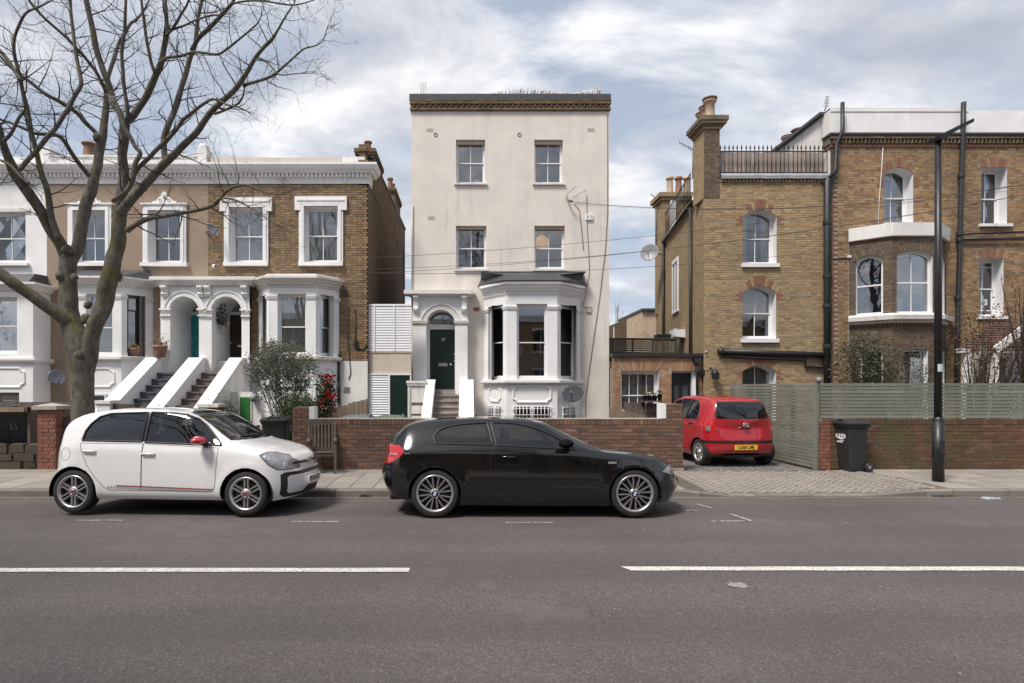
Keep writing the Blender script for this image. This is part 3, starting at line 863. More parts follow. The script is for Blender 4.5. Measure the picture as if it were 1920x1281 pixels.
def canted_bay(root, xe0, xc0, xc1, xe1, Y, d, z, mat='white', win=None, stain='white', **kw):
 """three-sided bay. z: dict(base, sill, head, cap, corn, top). Plan xe0/xe1 at the wall, xc0/xc1 on the front."""
 path = [(xe0, Y), (xc0, Y - d), (xc1, Y - d), (xe1, Y)]
 fw = kw.get('fw', .27); ew = kw.get('ew', .2)
 b = MB()
 # solid apron below the sill and frieze above the heads, swept along the plan
 def band(z0, z1, o=0.): b.sweep([(o, z0), (o, z1), (-.22, z1), (-.22, z0)], path, 0, True)
 band(z['base'], z['sill']); band(z['head'], z['corn'])
 part('bay_wall', b, M[mat], root)
 # pilasters at the angles
 def pil(name, p, q, side):
  pass
 segs = list(zip(path, path[1:])); cols = MB(); caps = MB()
 holes_ = []
 for k, (p, q) in enumerate(segs):
  p, q = Vector(p), Vector(q); t = (q - p).normalized(); nn = Vector((t.y, -t.x)); L_ = (q - p).length
  wa, wb = (ew, fw * .55) if k == 0 else (fw, fw) if k == 1 else (fw * .55, ew)
  for s0, s1 in ((0, wa), (L_ - wb, L_)):
   c4 = [p + t * s0 + nn * .0, p + t * s1 + nn * .0, p + t * s1 - nn * .2, p + t * s0 - nn * .2]
   if k == 1: c4[0] = c4[0]
   cols.hexa([(v.x, v.y, z['sill']) for v in c4] + [(v.x, v.y, z['head']) for v in c4])
   for (zz0, zz1, o) in ((z['cap'], z['cap'] + .04, .03), (z['cap'] + .05, z['cap'] + .1, .045), (z['sill'] + .0, z['sill'] + .09, .02)):
    c5 = [p + t * (s0 - .012) + nn * o, p + t * (s1 + .012) + nn * o, p + t * (s1 + .012) - nn * .05, p + t * (s0 - .012) - nn * .05]
    caps.hexa([(v.x, v.y, zz0) for v in c5] + [(v.x, v.y, zz1) for v in c5])
  holes_.append((p + t * wa, p + t * (L_ - wb), t, nn))
 part('pilaster', cols, M[mat], root); part('pilaster_moulding', caps, M[mat], root)
 # sill band, cornice
 b = MB(); so = kw.get('sill_out', .14); b.sweep([(-.05, z['sill'] - .13), (so * .6, z['sill'] - .13), (so, z['sill'] - .09), (so, z['sill'] - .015), (-.05, z['sill'] + .012)], path, 0, True)
 part('bay_sill', b, M[stain], root)
 co = kw.get('corn_out', .24); zc = z['corn']; zt = z['top']; b = MB()
 b.sweep([(-.1, zc - .0), (.05, zc), (.07, zc + .05), (co * .62, lerp(zc, zt, .42)), (co * .7, lerp(zc, zt, .62)), (co, lerp(zc, zt, .74)), (co, zt), (-.1, zt + .02)], path, 0, True)
 part('cornice', b, M[stain], root)
 b = MB(); dentils_path(b, path, 0, zc - .075, zc - .006, .085, .045); part('dentil_course', b, M[stain], root)
 # windows: one per face
 for k, (p, q, t, nn) in enumerate(holes_):
  opt = win[k]
  if opt is None: continue
  Mx = Matrix(((t.x, -nn.x, 0, p.x), (t.y, -nn.y, 0, p.y), (0, 0, 1, 0), (0, 0, 0, 1)))
  L_ = (q - p).length
  w0 = bay_window(root, Mx, L_, z['sill'] + .02, z['head'], opt)
 return path
def bay_window(root, Mx, L_, z0, z1, opt):
 """sash on an angled bay face: built in face coordinates and turned into place"""
 b = MB(); rec = .1; f = .05; zm = lerp(z0, z1, opt.get('meet', .5)); y = rec
 b.box(0, f, y, y + .08, z0, z1); b.box(L_ - f, L_, y, y + .08, z0, z1); b.box(f, L_ - f, y, y + .079, z0, z0 + f * 1.4); b.box(f, L_ - f, y, y + .079, z1 - f, z1)
 nv = opt.get('nv', 0)
 for (l, u, yy) in ((zm - .02, z1 - f, y + .02), (z0 + f * 1.4, zm + .02, y + .045)):
  b.box(f, f + .03, yy, yy + .03, l, u); b.box(L_ - f - .03, L_ - f, yy, yy + .03, l, u); b.box(f + .03, L_ - f - .03, yy, yy + .029, l, l + .036); b.box(f + .03, L_ - f - .03, yy, yy + .029, u - .036, u)
  for i in range(nv):
   xx = lerp(f, L_ - f, (i + 1) / (nv + 1)); b.box(xx - .011, xx + .011, yy + .003, yy + .026, l, u)
 w = part('window', xf(b, Mx), M[opt.get('mat', 'gloss_white')], root)
 for (l, u, yy) in ((zm + .016, z1 - f - .03, y + .034), (z0 + f * 1.4 + .03, zm - .016, y + .06)):
  p = MB(); p.box(f + .02, L_ - f - .02, yy, yy + .004, l, u); part('pane', xf(p, Mx), M[opt.get('glass', 'glass')], w)
 cur = opt.get('curtain')
 if cur:
  q = MB(); yy = y + .16
  if cur == 'net':
   n = max(6, int(L_ / .02)); vs_ = []
   for i in range(n + 1):
    xx = lerp(f, L_ - f, i / n)
    for t in (0, 1): vs_.append((xx, yy + .014 * math.sin(xx * 75), lerp(z0 + .05, z1 - .03, t)))
   q.add(vs_, [(i*2, i*2+2, i*2+3, i*2+1) for i in range(n)], 0, True); part('curtain', xf(q, Mx), M[opt.get('cmat', 'curtain')], w)
  else:
   zz = z1 - .06; zb = lerp(z0, z1, opt.get('drop', 0))
   while zz > zb + .05:
    q.hexa([(f, yy, zz - .016), (L_ - f, yy, zz - .016), (L_ - f, yy + .03, zz + .006), (f, yy + .03, zz + .006), (f, yy, zz - .012), (L_ - f, yy, zz - .012), (L_ - f, yy + .03, zz + .01), (f, yy + .03, zz + .01)]); zz -= .045
   part('blind', xf(q, Mx), M['blind'], w)
 return w
def room_box(root, x0, x1, y0, y1, z0, z1, mat='room_dark', open_front=True):
 b = MB()
 b.face([(x0, y1, z0), (x1, y1, z0), (x1, y1, z1), (x0, y1, z1)]); b.face([(x0, y0, z0), (x0, y1, z0), (x0, y1, z1), (x0, y0, z1)])
 b.face([(x1, y0, z0), (x1, y1, z0), (x1, y1, z1), (x1, y0, z1)]); b.face([(x0, y0, z0), (x1, y0, z0), (x1, y1, z0), (x0, y1, z0)]); b.face([(x0, y0, z1), (x1, y0, z1), (x1, y1, z1), (x0, y1, z1)])
 return part('room_interior', b, M[mat], root)
def panel_door(root, x0, x1, z0, z1, y, mat, panels=((.12, .44, .08, .42), (.56, .88, .08, .42), (.12, .44, .5, .93), (.56, .88, .5, .93)), nm='door'):
 b = MB(); w, h = x1 - x0, z1 - z0
 b.box(x0, x1, y + .012, y + .05, z0, z1)
 xs = sorted({0, 1, *[p[0] for p in panels], *[p[1] for p in panels]}); zs = sorted({0, 1, *[p[2] for p in panels], *[p[3] for p in panels]})
 for i in range(len(xs) - 1):
  for j in range(len(zs) - 1):
   cx, cz = (xs[i] + xs[i+1]) / 2, (zs[j] + zs[j+1]) / 2
   if any(p[0] < cx < p[1] and p[2] < cz < p[3] for p in panels): continue
   b.box(x0 + xs[i] * w, x0 + xs[i+1] * w, y, y + .0115, z0 + zs[j] * h, z0 + zs[j+1] * h)
 for p in panels:
  b.box(x0 + (p[0] + .05) * w, x0 + (p[1] - .05) * w, y + .004, y + .0115, z0 + (p[2] + .025) * h, z0 + (p[3] - .025) * h)
 return part(nm, b, M[mat], root)
def steps(root, x0, x1, y_top, z_top, n, rise, run, mat, nosing=.025, nm='step'):
 for i in range(n):
  b = MB(); z = z_top - i * rise; y1 = y_top - i * run; y0 = y1 - run
  b.box(x0, x1, y0 - nosing, y1, z - .05, z); b.box(x0, x1, y0, y1, z - rise - .2, z - .05)
  part(nm, b, M[mat], root)
def chimney_pot(root, x, y, z, r_=.13, h=.5, mat='terracotta', nm='chimney_pot'):
 b = MB(); b.lathe([(r_ * 1.05, 0), (r_, .04), (r_ * .86, h * .75), (r_ * .92, h * .8), (r_ * 1.2, h * .84), (r_ * 1.25, h * .9), (r_ * 1.1, h), (r_ * .8, h), (r_ * .75, h * .6)], (x, y, z), 'z', 14)
 return part(nm, b, M[mat], root)
# ================================================================ TERRACE ON THE LEFT
TY = 17.5
def sc3(c, k): return tuple(x * k for x in c)
M['brick_c'] = brick_mat('stock_brick_brown', [sc3(S(*c), 1.0) for c in ((130, 108, 80), (152, 127, 96), (116, 96, 73), (158, 134, 102), (136, 112, 84), (104, 87, 68), (146, 118, 91), (122, 102, 80))], soot=(.09, .08, .068), soot_amt=.3)
M['brick_side'] = brick_tex('stock_brick_gable', [S(122, 98, 70), S(94, 76, 58)], S(96, 86, 72), axis='y', soot_amt=.5)
M['roof_felt'] = plain('roof_felt', (.07, .07, .075), .9, .2, 4)
zt = lambda py: PZ(py, TY)
xt = lambda px: PX(px, TY)
def architrave(root, h, Y, w=.17, d=.07, head=None, crest=False, mat='white'):
 b = MB(); a, c, l, u = h['x0'], h['x1'], h['z0'], h['z1']
 for k, (o, dd) in enumerate(((w, d), (w * .62, d + .025))):
  b.box(a - o, a - .004 * k - .001, Y - dd, Y + .02, l, u); b.box(c + .004 * k + .001, c + o, Y - dd, Y + .02, l, u); b.box(a - o, c + o, Y - dd, Y + .02, u + .002, u + o)
 b.box(a - w - .05, c + w + .05, Y - d - .05, Y + .02, u + w + .002, u + w + .05)
 part('architrave', b, M[mat], root)
 if head:
  b = MB(); b.box(a - w - .12, c + w + .12, Y - .09, Y + .02, u + .06, u + .06 + head); b.box(a - w - .12, a - w + .06, Y - .089, Y + .02, u - .12, u + .06); b.box(c + w - .06, c + w + .12, Y - .089, Y + .02, u - .12, u + .06)
  part('lintel', b, M[mat], root)
 if crest:
  b = MB(); cx = (a + c) / 2; z = u + w + .05
  prof = [(-.36, 0), (-.36, .05), (-.31, .08), (-.27, .06), (-.22, .12), (-.15, .19), (-.09, .23), (-.1, .3), (-.05, .32), (0, .38), (.05, .32), (.1, .3), (.09, .23), (.15, .19), (.22, .12), (.27, .06), (.31, .08), (.36, .05), (.36, 0)]
  b.prism([(cx + p[0], z + p[1]) for p in prof], 'y', Y - .07, Y)
  for sx in (-1, 1):
   b.tube([(cx + sx * (.12 + .05 * math.cos(t)), Y - .08, z + .1 + .05 * math.sin(t)) for t in [i * .8 for i in range(9)]], .014, 5)
  b.ball((cx, Y - .07, z + .2), .05, 8)
  part('crest', b, M[mat], root)
def main_cornice(root, x0, x1, mat='white', ret=None):
 path = [(x0, TY), (x1, TY)]
 if ret: path.append((x1, TY + ret))
 b = MB(); b.sweep([(.0, zt(345)), (.03, zt(345)), (.03, zt(336)), (.05, zt(336)), (.05, zt(327)), (.16, zt(327)), (.2, zt(323)), (.24, zt(322)), (.30, zt(315)), (.30, zt(311)), (-.1, zt(309.5))], path, 0, False)
 part('cornice', b, M[mat], root)
 b = MB(); dentils(b, x0, x1, TY - .13, TY - .045, zt(334), zt(327.3), .125, .5); part('dentil_course', b, M[mat], root)

# ---------------------------------------------------------------- white house at the left edge
A0, A1 = -20.0, xt(88)
ha = thing('white_house', 'white painted terraced house at the left edge of the street', 'house', (A0 / 2 + A1 / 2, TY, .09))
wa = hole(xt(-20), xt(48), zt(493), zt(398))
part('front_wall', wall_mb(A0, A1 - .003, 0, zt(345), TY, [wa]), [M['white'], M['white']], ha)
main_cornice(ha, A0, A1 - .004)
b = MB(); b.box(A0, A1 - .2, TY + .05, TY + .3, zt(311), zt(293)); b.box(xt(70), xt(97), TY - .1, TY + .32, zt(311), zt(277)); part('parapet', b, M['white_old'], ha)
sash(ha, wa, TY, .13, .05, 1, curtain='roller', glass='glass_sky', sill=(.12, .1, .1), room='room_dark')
b = MB(); b.box(wa['x0'] - .14, wa['x1'] + .14, TY - .04, TY + .02, wa['z1'] + .002, wa['z1'] + .12); part('window_head', b, M['white_old'], ha)
# ground-floor projection, most of it outside the frame
AB = TY - .7
xa = lambda px: PX(px, AB)
za = lambda py: PZ(py, AB)
wb = hole(xa(-40), xa(32), za(664), za(557)); wbase = hole(xa(-60), xa(36), za(762), za(736))
part('bay_wall', wall_mb(A0, xa(62), 0, za(545), AB, [wb, wbase], .3), [M['white'], M['white']], ha)
b = MB(); b.face([(xa(62), AB, 0), (xa(62), TY, 0), (xa(62), TY, za(545)), (xa(62), AB, za(545))]); part('bay_return', b, M['white'], ha)
sash(ha, wb, AB, .16, .05, 0, sill=None, room='room_dark', curtain=None)
sash(ha, wbase, AB, .2, .05, 1, mat='wood_old', sill=None, room='room_dark')
b = MB(); b.sweep([(-.02, za(681)), (.07, za(680)), (.1, za(676)), (.1, za(672)), (-.02, za(671))], [(A0, AB), (xa(63), AB), (xa(63), TY)]); part('bay_sill', b, M['white_old'], ha)
b = MB(); b.sweep([(-.02, za(545)), (.06, za(545)), (.1, za(540)), (.22, za(535)), (.22, za(531)), (-.05, za(529))], [(A0, AB), (xa(62), AB), (xa(62), TY)]); part('bay_cornice', b, M['white_old'], ha)
b = MB(); b.hexa([(A0, AB - .1, za(530)), (xa(58), AB - .1, za(530)), (xa(58), TY, za(530)), (A0, TY, za(530)), (A0, AB + .2, za(511)), (xa(56), AB + .2, za(511)), (xa(56), TY, za(509)), (A0, TY, za(509))]); part('bay_roof', b, M['slate'], ha)
octagon_panel(ha, (xa(8), AB, za(708)), (1, 0, 0), (0, -1, 0), 1.25, .62, .03, 'white')
b = MB(); b.box(xt(68), xt(83), TY - .07, TY, zt(719), zt(704)); part('meter_box', b, M['gloss_white'], ha)
b = MB(); b.sweep([(.0, zt(545)), (.05, zt(545)), (.08, zt(540)), (.2, zt(535)), (.2, zt(531)), (.0, zt(529))], [(xt(62), TY), (A1 - .003, TY)]); part('string_course', b, M['white_old'], ha)
b = MB(); dentils(b, xt(64), A1, TY - .09, TY, zt(545), zt(540), .1); part('dentil_course', b, M['white_old'], ha)

# ---------------------------------------------------------------- house with brown render
B0, B1 = A1, xt(390)
hb = thing('rendered_house', 'brown pebble rendered terraced house with a teal front door', 'house', (B0 / 2 + B1 / 2, TY, .09))
W1 = hole(xt(140), xt(200), zt(493), zt(396)); W2 = hole(xt(280), xt(340), zt(493), zt(396))
PYF = 17.2
xp = lambda px: PX(px, PYF)
zp = lambda py: PZ(py, PYF)
FLOOR = 2.2
archB = hole(xp(319), xp(373), FLOOR, zp(557.5), (xp(373) - xp(319)) / 2)
archC = hole(xp(397), xp(453), FLOOR, zp(557.5), (xp(453) - xp(397)) / 2)
BAYZ = dict(base=.05, sill=PZ(668, 16.85), head=PZ(551, 16.85), cap=PZ(560, 16.85), corn=PZ(534, 16.85), top=PZ(520, 16.85))
bB = (-12.12, -11.62, -10.30, -9.73)
bC = (-6.495, -5.95, -4.548, -4.0)
ph = hole(xp(316), B1, FLOOR, zp(545)); bh_ = hole(bB[0] + .2, bB[3] - .2, BAYZ['sill'], BAYZ['head'])
part('front_wall', wall_mb(B0, B1, 0, zt(345), TY, [W1, W2, ph, bh_]), [M['brown'], M['white']], hb)
main_cornice(hb, B0, B1)
b = MB(); b.box(B0, B1 - .02, TY + .05, TY + .3, zt(311), zt(292.5)); b.box(B0, B1 - .02, TY, TY + .34, zt(293), zt(290.5)); b.box(xt(372), xt(388), TY - .05, TY + .36, zt(311), zt(278)); b.ball((xt(380), TY + .1, zt(276)), .16, 8); part('parapet', b, M['white_old'], hb)
for w in (W1, W2):
 sash(hb, w, TY, .16, .045, 1, curtain='roller', glass='glass_sky', sill=(.22, .12, .14)); architrave(hb, w, TY, crest=True)
canted_bay(hb, *bB, TY, .65, BAYZ, win=[dict(curtain='blind'), dict(curtain='blind', meet=.46), dict(curtain='blind', drop=.35, meet=.75, mat='wood_grey')], stain='white_old')
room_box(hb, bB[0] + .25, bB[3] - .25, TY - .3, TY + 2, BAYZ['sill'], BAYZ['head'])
b = MB(); pth = [(bB[0], TY), (bB[1], TY - .65), (bB[2], TY - .65), (bB[3], TY)]
vs_ = [(x, y - .12, BAYZ['top'] + .015) for x, y in pth] + [(bB[0] + .25, TY, zt(505)), (bB[3] - .1, TY, zt(507))]
b.add(vs_, [(0, 1, 4), (1, 2, 5, 4), (2, 3, 5)]); part('bay_roof', b, M['slate'], hb)
octagon_panel(hb, ((bB[1] + bB[2]) / 2, TY - .65, PZ(708, 16.85)), (1, 0, 0), (0, -1, 0), .95, .6, .03, 'white')
octagon_panel(hb, ((bB[2] + bB[3]) / 2, TY - .325, PZ(708, 17.1)), (bB[3] - bB[2], .65, 0), (.65, -(bB[3] - bB[2]), 0), .5, .6, .03, 'white')
wl = MB(); wl.box(bB[1] + .45, bB[2] - .1, TY - .67, TY - .6, PZ(757, 16.85), PZ(738, 16.85)); part('basement_window_frame', wl, M['gloss_white'], hb)
wl = MB(); wl.box(bB[1] + .5, bB[1] + .82, TY - .678, TY - .66, PZ(756, 16.85), PZ(741, 16.85)); wl.box(bB[1] + .88, bB[2] - .15, TY - .678, TY - .66, PZ(756, 16.85), PZ(741, 16.85)); part('basement_pane', wl, M['glass_sky'], hb)
b = MB(); b.sweep([(.0, zt(539)), (.05, zt(539)), (.08, zt(534)), (.2, zt(529)), (.2, zt(526)), (.0, zt(524))], [(bB[3] - .05, TY), (xp(302), TY)]); part('string_course', b, M['white_old'], hb)
chimney = MB(); chimney.box(-12.4, -11.2, TY + 2, TY + 2.6, 8, PZ(294, TY + 2.2)); ch = part('chimney', chimney, M['brick_side'], hb)
chimney_pot(ch, PX(167, TY + 2.3), TY + 2.3, PZ(295, TY + 2.3), .19, .5)
b = MB(); b.box(A0, xt(690) - .02, TY + .3, 27, zt(320), zt(318)); b.box(A0, xt(690), 26.7, 27, 0, zt(318)); part('roof', b, M['roof_felt'], hb)

def porch(root, x0, x1, arch, left_pier, door_x, door_mat, nm, mirror=False):
 part('porch', wall_mb(x0, x1, 0, zp(536), PYF, [arch], 1.32), [M['white'], M['white']], root)
 # side cheek, archivolt, capitals, consoles
 b = MB(); r0 = (arch['x1'] - arch['x0']) / 2; cx = (arch['x0'] + arch['x1']) / 2; zs = arch['z1'] - arch['rise']
 for g0, g1, d in ((.02, .07, .05), (.075, .15, .035), (.155, .2, .06)):
  pin = arc_pts(arch, 18, g0); pout = arc_pts(arch, 18, g1)
  for i in range(18): b.prism([pout[i], pout[i+1], pin[i+1], pin[i]], 'y', PYF - d, PYF + .01)
 part('archivolt', b, M['white'], root)
 b = MB()
 for a, c in left_pier:
  for k, (o, h0, h1) in enumerate(((.02, 0, .06), (.05, .06, .11), (.035, -.12, -.09))): b.box(a - o, c + o, PYF - o - .02, PYF + .02, zs - .02 + h0, zs - .02 + h1)
  b.box(a - .02, c + .02, PYF - .05, PYF + .02, FLOOR - .05, FLOOR + .28)
  xm = (a + c) / 2
  b.prism([(PYF - .02, zp(537)), (PYF - .2, zp(537)), (PYF - .2, zp(541)), (PYF - .13, zp(545)), (PYF - .11, zp(549)), (PYF - .13, zp(552)), (PYF - .06, zp(558)), (PYF - .02, zp(558))], 'x', xm - .09, xm + .09)
 part('capital', b, M['white_old'], root)
 b = MB(); b.sweep([(.0, zp(536)), (.06, zp(536)), (.1, zp(531)), (.22, zp(527)), (.22, zp(521)), (-.35, zp(518))], [(x0, TY), (x0, PYF), (x1, PYF)] if not mirror else [(x0, PYF), (x1, PYF), (x1, TY)]); part('porch_cornice', b, M['white_old'], root)
 b = MB(); dentils(b, x0, x1, PYF - .1, PYF, zp(536), zp(531.5), .09); part('dentil_course', b, M['white_old'], root)
 DY = 18.5; zd = PZ(591, 18.55)
 f = MB(); f.box(arch['x0'] - .02, door_x, DY - .02, DY + .1, FLOOR, zp(545)); f.box(door_x + .86, arch['x1'] + .35, DY - .02, DY + .1, FLOOR, zp(545)); f.box(door_x, door_x + .86, DY - .02, DY + .1, zd, zd + .09); f.box(door_x, door_x + .86, DY - .02, DY + .1, zd + .62, zp(545)); part('door_frame', f, M['gloss_white'], root)
 d = panel_door(root, door_x, door_x + .86, FLOOR, zd, DY, door_mat)
 k = MB(); k.ball((door_x + .1, DY - .03, FLOOR + 1.0), .035, 8); k.box(door_x + .3, door_x + .55, DY - .012, DY, FLOOR + .85, FLOOR + .92); part('door_handle', k, M['chrome'], d)
 g = MB(); g.box(door_x, door_x + .86, DY + .03, DY + .035, zd + .09, zd + .62); part('fanlight', g, M['glass'], root)
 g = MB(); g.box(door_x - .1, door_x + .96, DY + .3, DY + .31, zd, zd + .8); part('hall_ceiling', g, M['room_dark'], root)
 g = MB(); g.box(arch['x0'], arch['x1'], PYF, DY, FLOOR, FLOOR + .012); part('porch_floor', g, M['step_grey'], root)
porch(hb, xp(301), xp(385.5), archB, [(xp(303), xp(319)), (xp(373), xp(385.2))], -9.096, 'teal', 'B')
k = MB(); k.box(-8.75, -8.6, 18.48, 18.5, PZ(612, 18.5), PZ(600, 18.5)); k.tube([(-8.6, 18.47, PZ(612, 18.5)), (-8.56, 18.46, PZ(604, 18.5)), (-8.52, 18.47, PZ(612, 18.5))], .03, 6); part('door_ornament', k, M['black_iron'], hb)
k = MB(); k.ball((xp(345), 18.2, PZ(622, 18.2)), .06, 6); k.box(xp(344), xp(347), 18.18, 18.22, PZ(626, 18.2), PZ(618, 18.2)); part('wall_lamp', k, M['black_iron'], hb)

def stair_wall(root, x0, x1, mat, nm='stair_wall', zt_=2.56, yt=17.0, yb=13.9, drop=.64):
 zb = zt_ - (yt - yb) * drop
 pts = [(PYF, 0), (PYF, zt_), (yt, zt_), (yb, zb), (yb - .3, zb), (yb - .3, 0)]
 b = MB(); b.prism(pts, 'x', x0, x1); part(nm, b, M[mat], root)
 b = MB(); cop = [(PYF + .0, zt_ + .002), (yt - .02, zt_ + .002), (yb - .02, zb + .002), (yb - .34, zb + .002)]
 top = [(y - (.02 if i else 0), z + .07) for i, (y, z) in enumerate(cop)]
 b.prism(cop + top[::-1], 'x', x0 - .03, x1 + .03); part('coping', b, M[mat], root)
stair_wall(hb, -9.62, -9.27, 'white'); stair_wall(hb, -8.34, -7.96, 'white')
steps(hb, -9.27, -8.34, 17.18, FLOOR - .02, 11, .187, .29, 'step_grey')

# ---------------------------------------------------------------- brick house at the end of the terrace
C0, C1 = B1, xt(690)
hc = thing('brick_terraced_house', 'brown brick end of terrace house with white window surrounds', 'house', (C0 / 2 + C1 / 2, TY, .09))
W3 = hole(xt(431), xt(494), zt(492), zt(390)); W4 = hole(xt(571), xt(634), zt(492), zt(388))
phc = hole(C0, xp(466), FLOOR, zp(545)); bhc = hole(bC[0] + .2, bC[3] - .2, BAYZ['sill'], BAYZ['head'])
ZW = zt(677)
part('front_wall', wall_mb(C0, C1, ZW, zt(345), TY, [W3, W4, phc, bhc]), [M['mortar_dk'], M['white']], hc)
part('painted_plinth', wall_mb(C0, C1 - .01, 0, ZW - .002, TY - .014, []), [M['white_peel']], hc)
bay_clear = hole(bC[0] + .1, bC[3] - .1, 0, BAYZ['top'])
pclear = hole(C0 - .2, xp(467) - .05, 0, zp(520))
lay(hc, brick_rects(C0 + .005, C1 - .002, ZW + .01, zt(346), [hole(W3['x0'] - .17, W3['x1'] + .17, W3['z0'] - .05, W3['z1'] + .1), hole(W4['x0'] - .17, W4['x1'] + .17, W4['z0'] - .05, W4['z1'] + .1), bay_clear, pclear]), TY, M['brick_c'], 300, near=(-3.4, 4.5))
main_cornice(hc, C0, C1 + .01, ret=.5)
b = MB(); b.box(C0 + .02, xt(640), TY + .05, TY + .3, zt(310), zt(294.5)); part('parapet', b, M['cream_dk'], hc)
b = MB(); b.box(xt(640) + .004, xt(683), TY + .06, TY + .32, zt(310), zt(292.5)); part('parapet_block', b, M['white_peel'], hc)
for w in (W3, W4):
 sash(hc, w, TY, .17, .045, 1, curtain='warm', glass='glass', sill=(.16, .12, .12)); architrave(hc, w, TY, .16, .06, head=.24)
canted_bay(hc, *bC, TY, .65, BAYZ, win=[dict(curtain='net'), dict(curtain='net', meet=.47), dict(curtain='net', meet=.47)], stain='white_peel')
room_box(hc, bC[0] + .25, bC[3] - .25, TY - .3, TY + 2, BAYZ['sill'], BAYZ['head'], 'room')
b = MB(); b.sweep([(-.5, BAYZ['top']), (.02, BAYZ['top']), (.02, BAYZ['top'] + .1), (-.5, BAYZ['top'] + .12)], [(bC[0], TY), (bC[1], TY - .65), (bC[2], TY - .65), (bC[3], TY)]); part('bay_blocking', b, M['white_peel'], hc)
octagon_panel(hc, ((bC[1] + bC[2]) / 2, TY - .65, PZ(708, 16.85)), (1, 0, 0), (0, -1, 0), 1.0, .6, .03, 'white_peel')
octagon_panel(hc, ((bC[2] + bC[3]) / 2, TY - .325, PZ(708, 17.1)), (bC[3] - bC[2], .65, 0), (.65, -(bC[3] - bC[2]), 0), .5, .6, .03, 'white_peel')
porch(hc, xp(385.6), xp(468), archC, [(xp(385.8), xp(397)), (xp(454), xp(467.5))], -7.83, 'brown_door', 'C', True)
b = MB(); b.prism([(xp(383), zp(538)), (xp(386), zp(543)), (xp(384.5), zp(547)), (xp(387), zp(553)), (xp(386), zp(556)), (xp(388), zp(553)), (xp(385.6), zp(547)), (xp(387), zp(543)), (xp(384), zp(538))], 'y', PYF - .215, PYF - .205); part('crack', b, M['black_iron'], hc)
stair_wall(hc, -7.12, -6.78, 'white_peel')
steps(hc, -7.96, -7.12, 17.18, FLOOR - .02, 11, .187, .29, 'step_stone')
# gable wall on the passage: its parapet and two stacks
GX = C1
b = MB(); b.prism([(TY - .0, 0), (TY, zt(300)), (TY + .35, zt(297)), (18.2, 8.9), (18.4, 9.15), (27.6, 9.42), (27.6, 0)], 'x', GX - .3, GX); part('gable_wall', b, M['brick_side'], hc)
b = MB(); b.beam((GX - .15, 18.3, 9.17), (GX - .15, 27.7, 9.45), .36, .07); part('gable_coping', b, M['slate'], hc)
for (y0, y1, zz, pots) in ((18.5, 20.2, 9.52, ((18.75, .24), (19.3, .2))), (23.6, 25.6, 10.05, ((24.0, .45), (24.6, .42), (25.2, .4)))):
 b = MB(); b.box(GX - .55, GX + .012, y0, y1, 8, zz); b.box(GX - .6, GX + .05, y0 - .05, y1 + .05, zz - .22, zz - .14); b.box(GX - .62, GX + .08, y0 - .08, y1 + .08, zz - .14, zz - .02); ch = part('chimney', b, M['brick_side'], hc)
 for py, hh in pots: chimney_pot(ch, GX - .22, py, zz, .11, hh + .08)
b = MB(); b.box(PX(675, 17.95), PX(687, 17.95), 17.85, 18.2, 8.6, PZ(279, 17.9)); b.box(PX(674, 17.95), PX(689, 17.95), 17.8, 18.25, PZ(285, 17.9), PZ(273, 17.9)); part('chimney', b, M['brick_side'], hc)
# soil pipe stain, air vent, cables on the plinth
b = MB(); b.tube([(xt(637), TY - .06, zt(664)), (xt(636), TY - .06, zt(700)), (xt(637), TY - .06, zt(758))], .035, 8); part('downpipe', b, M['black_iron'], hc)
b = MB()
for i in range(5): b.box(xt(645), xt(656), TY - .035, TY - .02, zt(736 - i * 2.2), zt(734.6 - i * 2.2))
part('air_vent', b, M['concrete'], hc)
b = MB(); b.tube([(xt(654), TY - .03, zt(576)), (xt(653), TY - .03, zt(640)), (xt(658), TY - .03, zt(700)), (xt(654), TY - .03, zt(712))], .012, 5); b.tube([(xt(666), TY - .03, zt(580)), (xt(667), TY - .03, zt(645)), (xt(668), TY - .03, zt(655)), (xt(684), TY - .03, zt(655)), (xt(687), TY - .03, zt(645))], .02, 5); b.box(xt(665), xt(672), TY - .06, TY - .01, zt(652), zt(640)); part('wall_cable', b, M['black_iron'], hc)
b = MB(); b.box(xt(640), xt(650), TY - .03, TY - .01, zt(548), zt(544)); b.box(xt(640), xt(652), TY - .03, TY - .01, zt(556), zt(550)); part('air_brick', b, M['slate'], hc)
# small green hatch and doorway below the stair
HY = 16.2; hp = lambda px: PX(px, HY); hz = lambda py: PZ(py, HY)
b = MB(); b.box(-6.775, hp(489), HY, HY + .1, 0, hz(735)); part('lobby_wall', b, M['white_peel'], hc)
b = MB(); b.box(hp(451), hp(470), HY - .04, HY - .004, hz(790), hz(745)); d = part('hatch_door', b, M['brgreen'], hc)
b = MB(); b.box(hp(448.5), hp(472.5), HY - .03, HY - .002, hz(790), hz(742.5)); part('hatch_frame', b, M['white_peel'], hc)
b = MB(); b.ball((hp(479), HY - .12, hz(746)), .12, 10); b.box(hp(476), hp(482), HY - .12, HY, hz(739), hz(735)); part('globe_lamp', b, M['dish_grey'], hc)
b = MB(); b.box(xt(490), xt(502), TY - .06, TY - .03, zt(790), zt(735)); part('side_door', b, M['white_old'], hc)

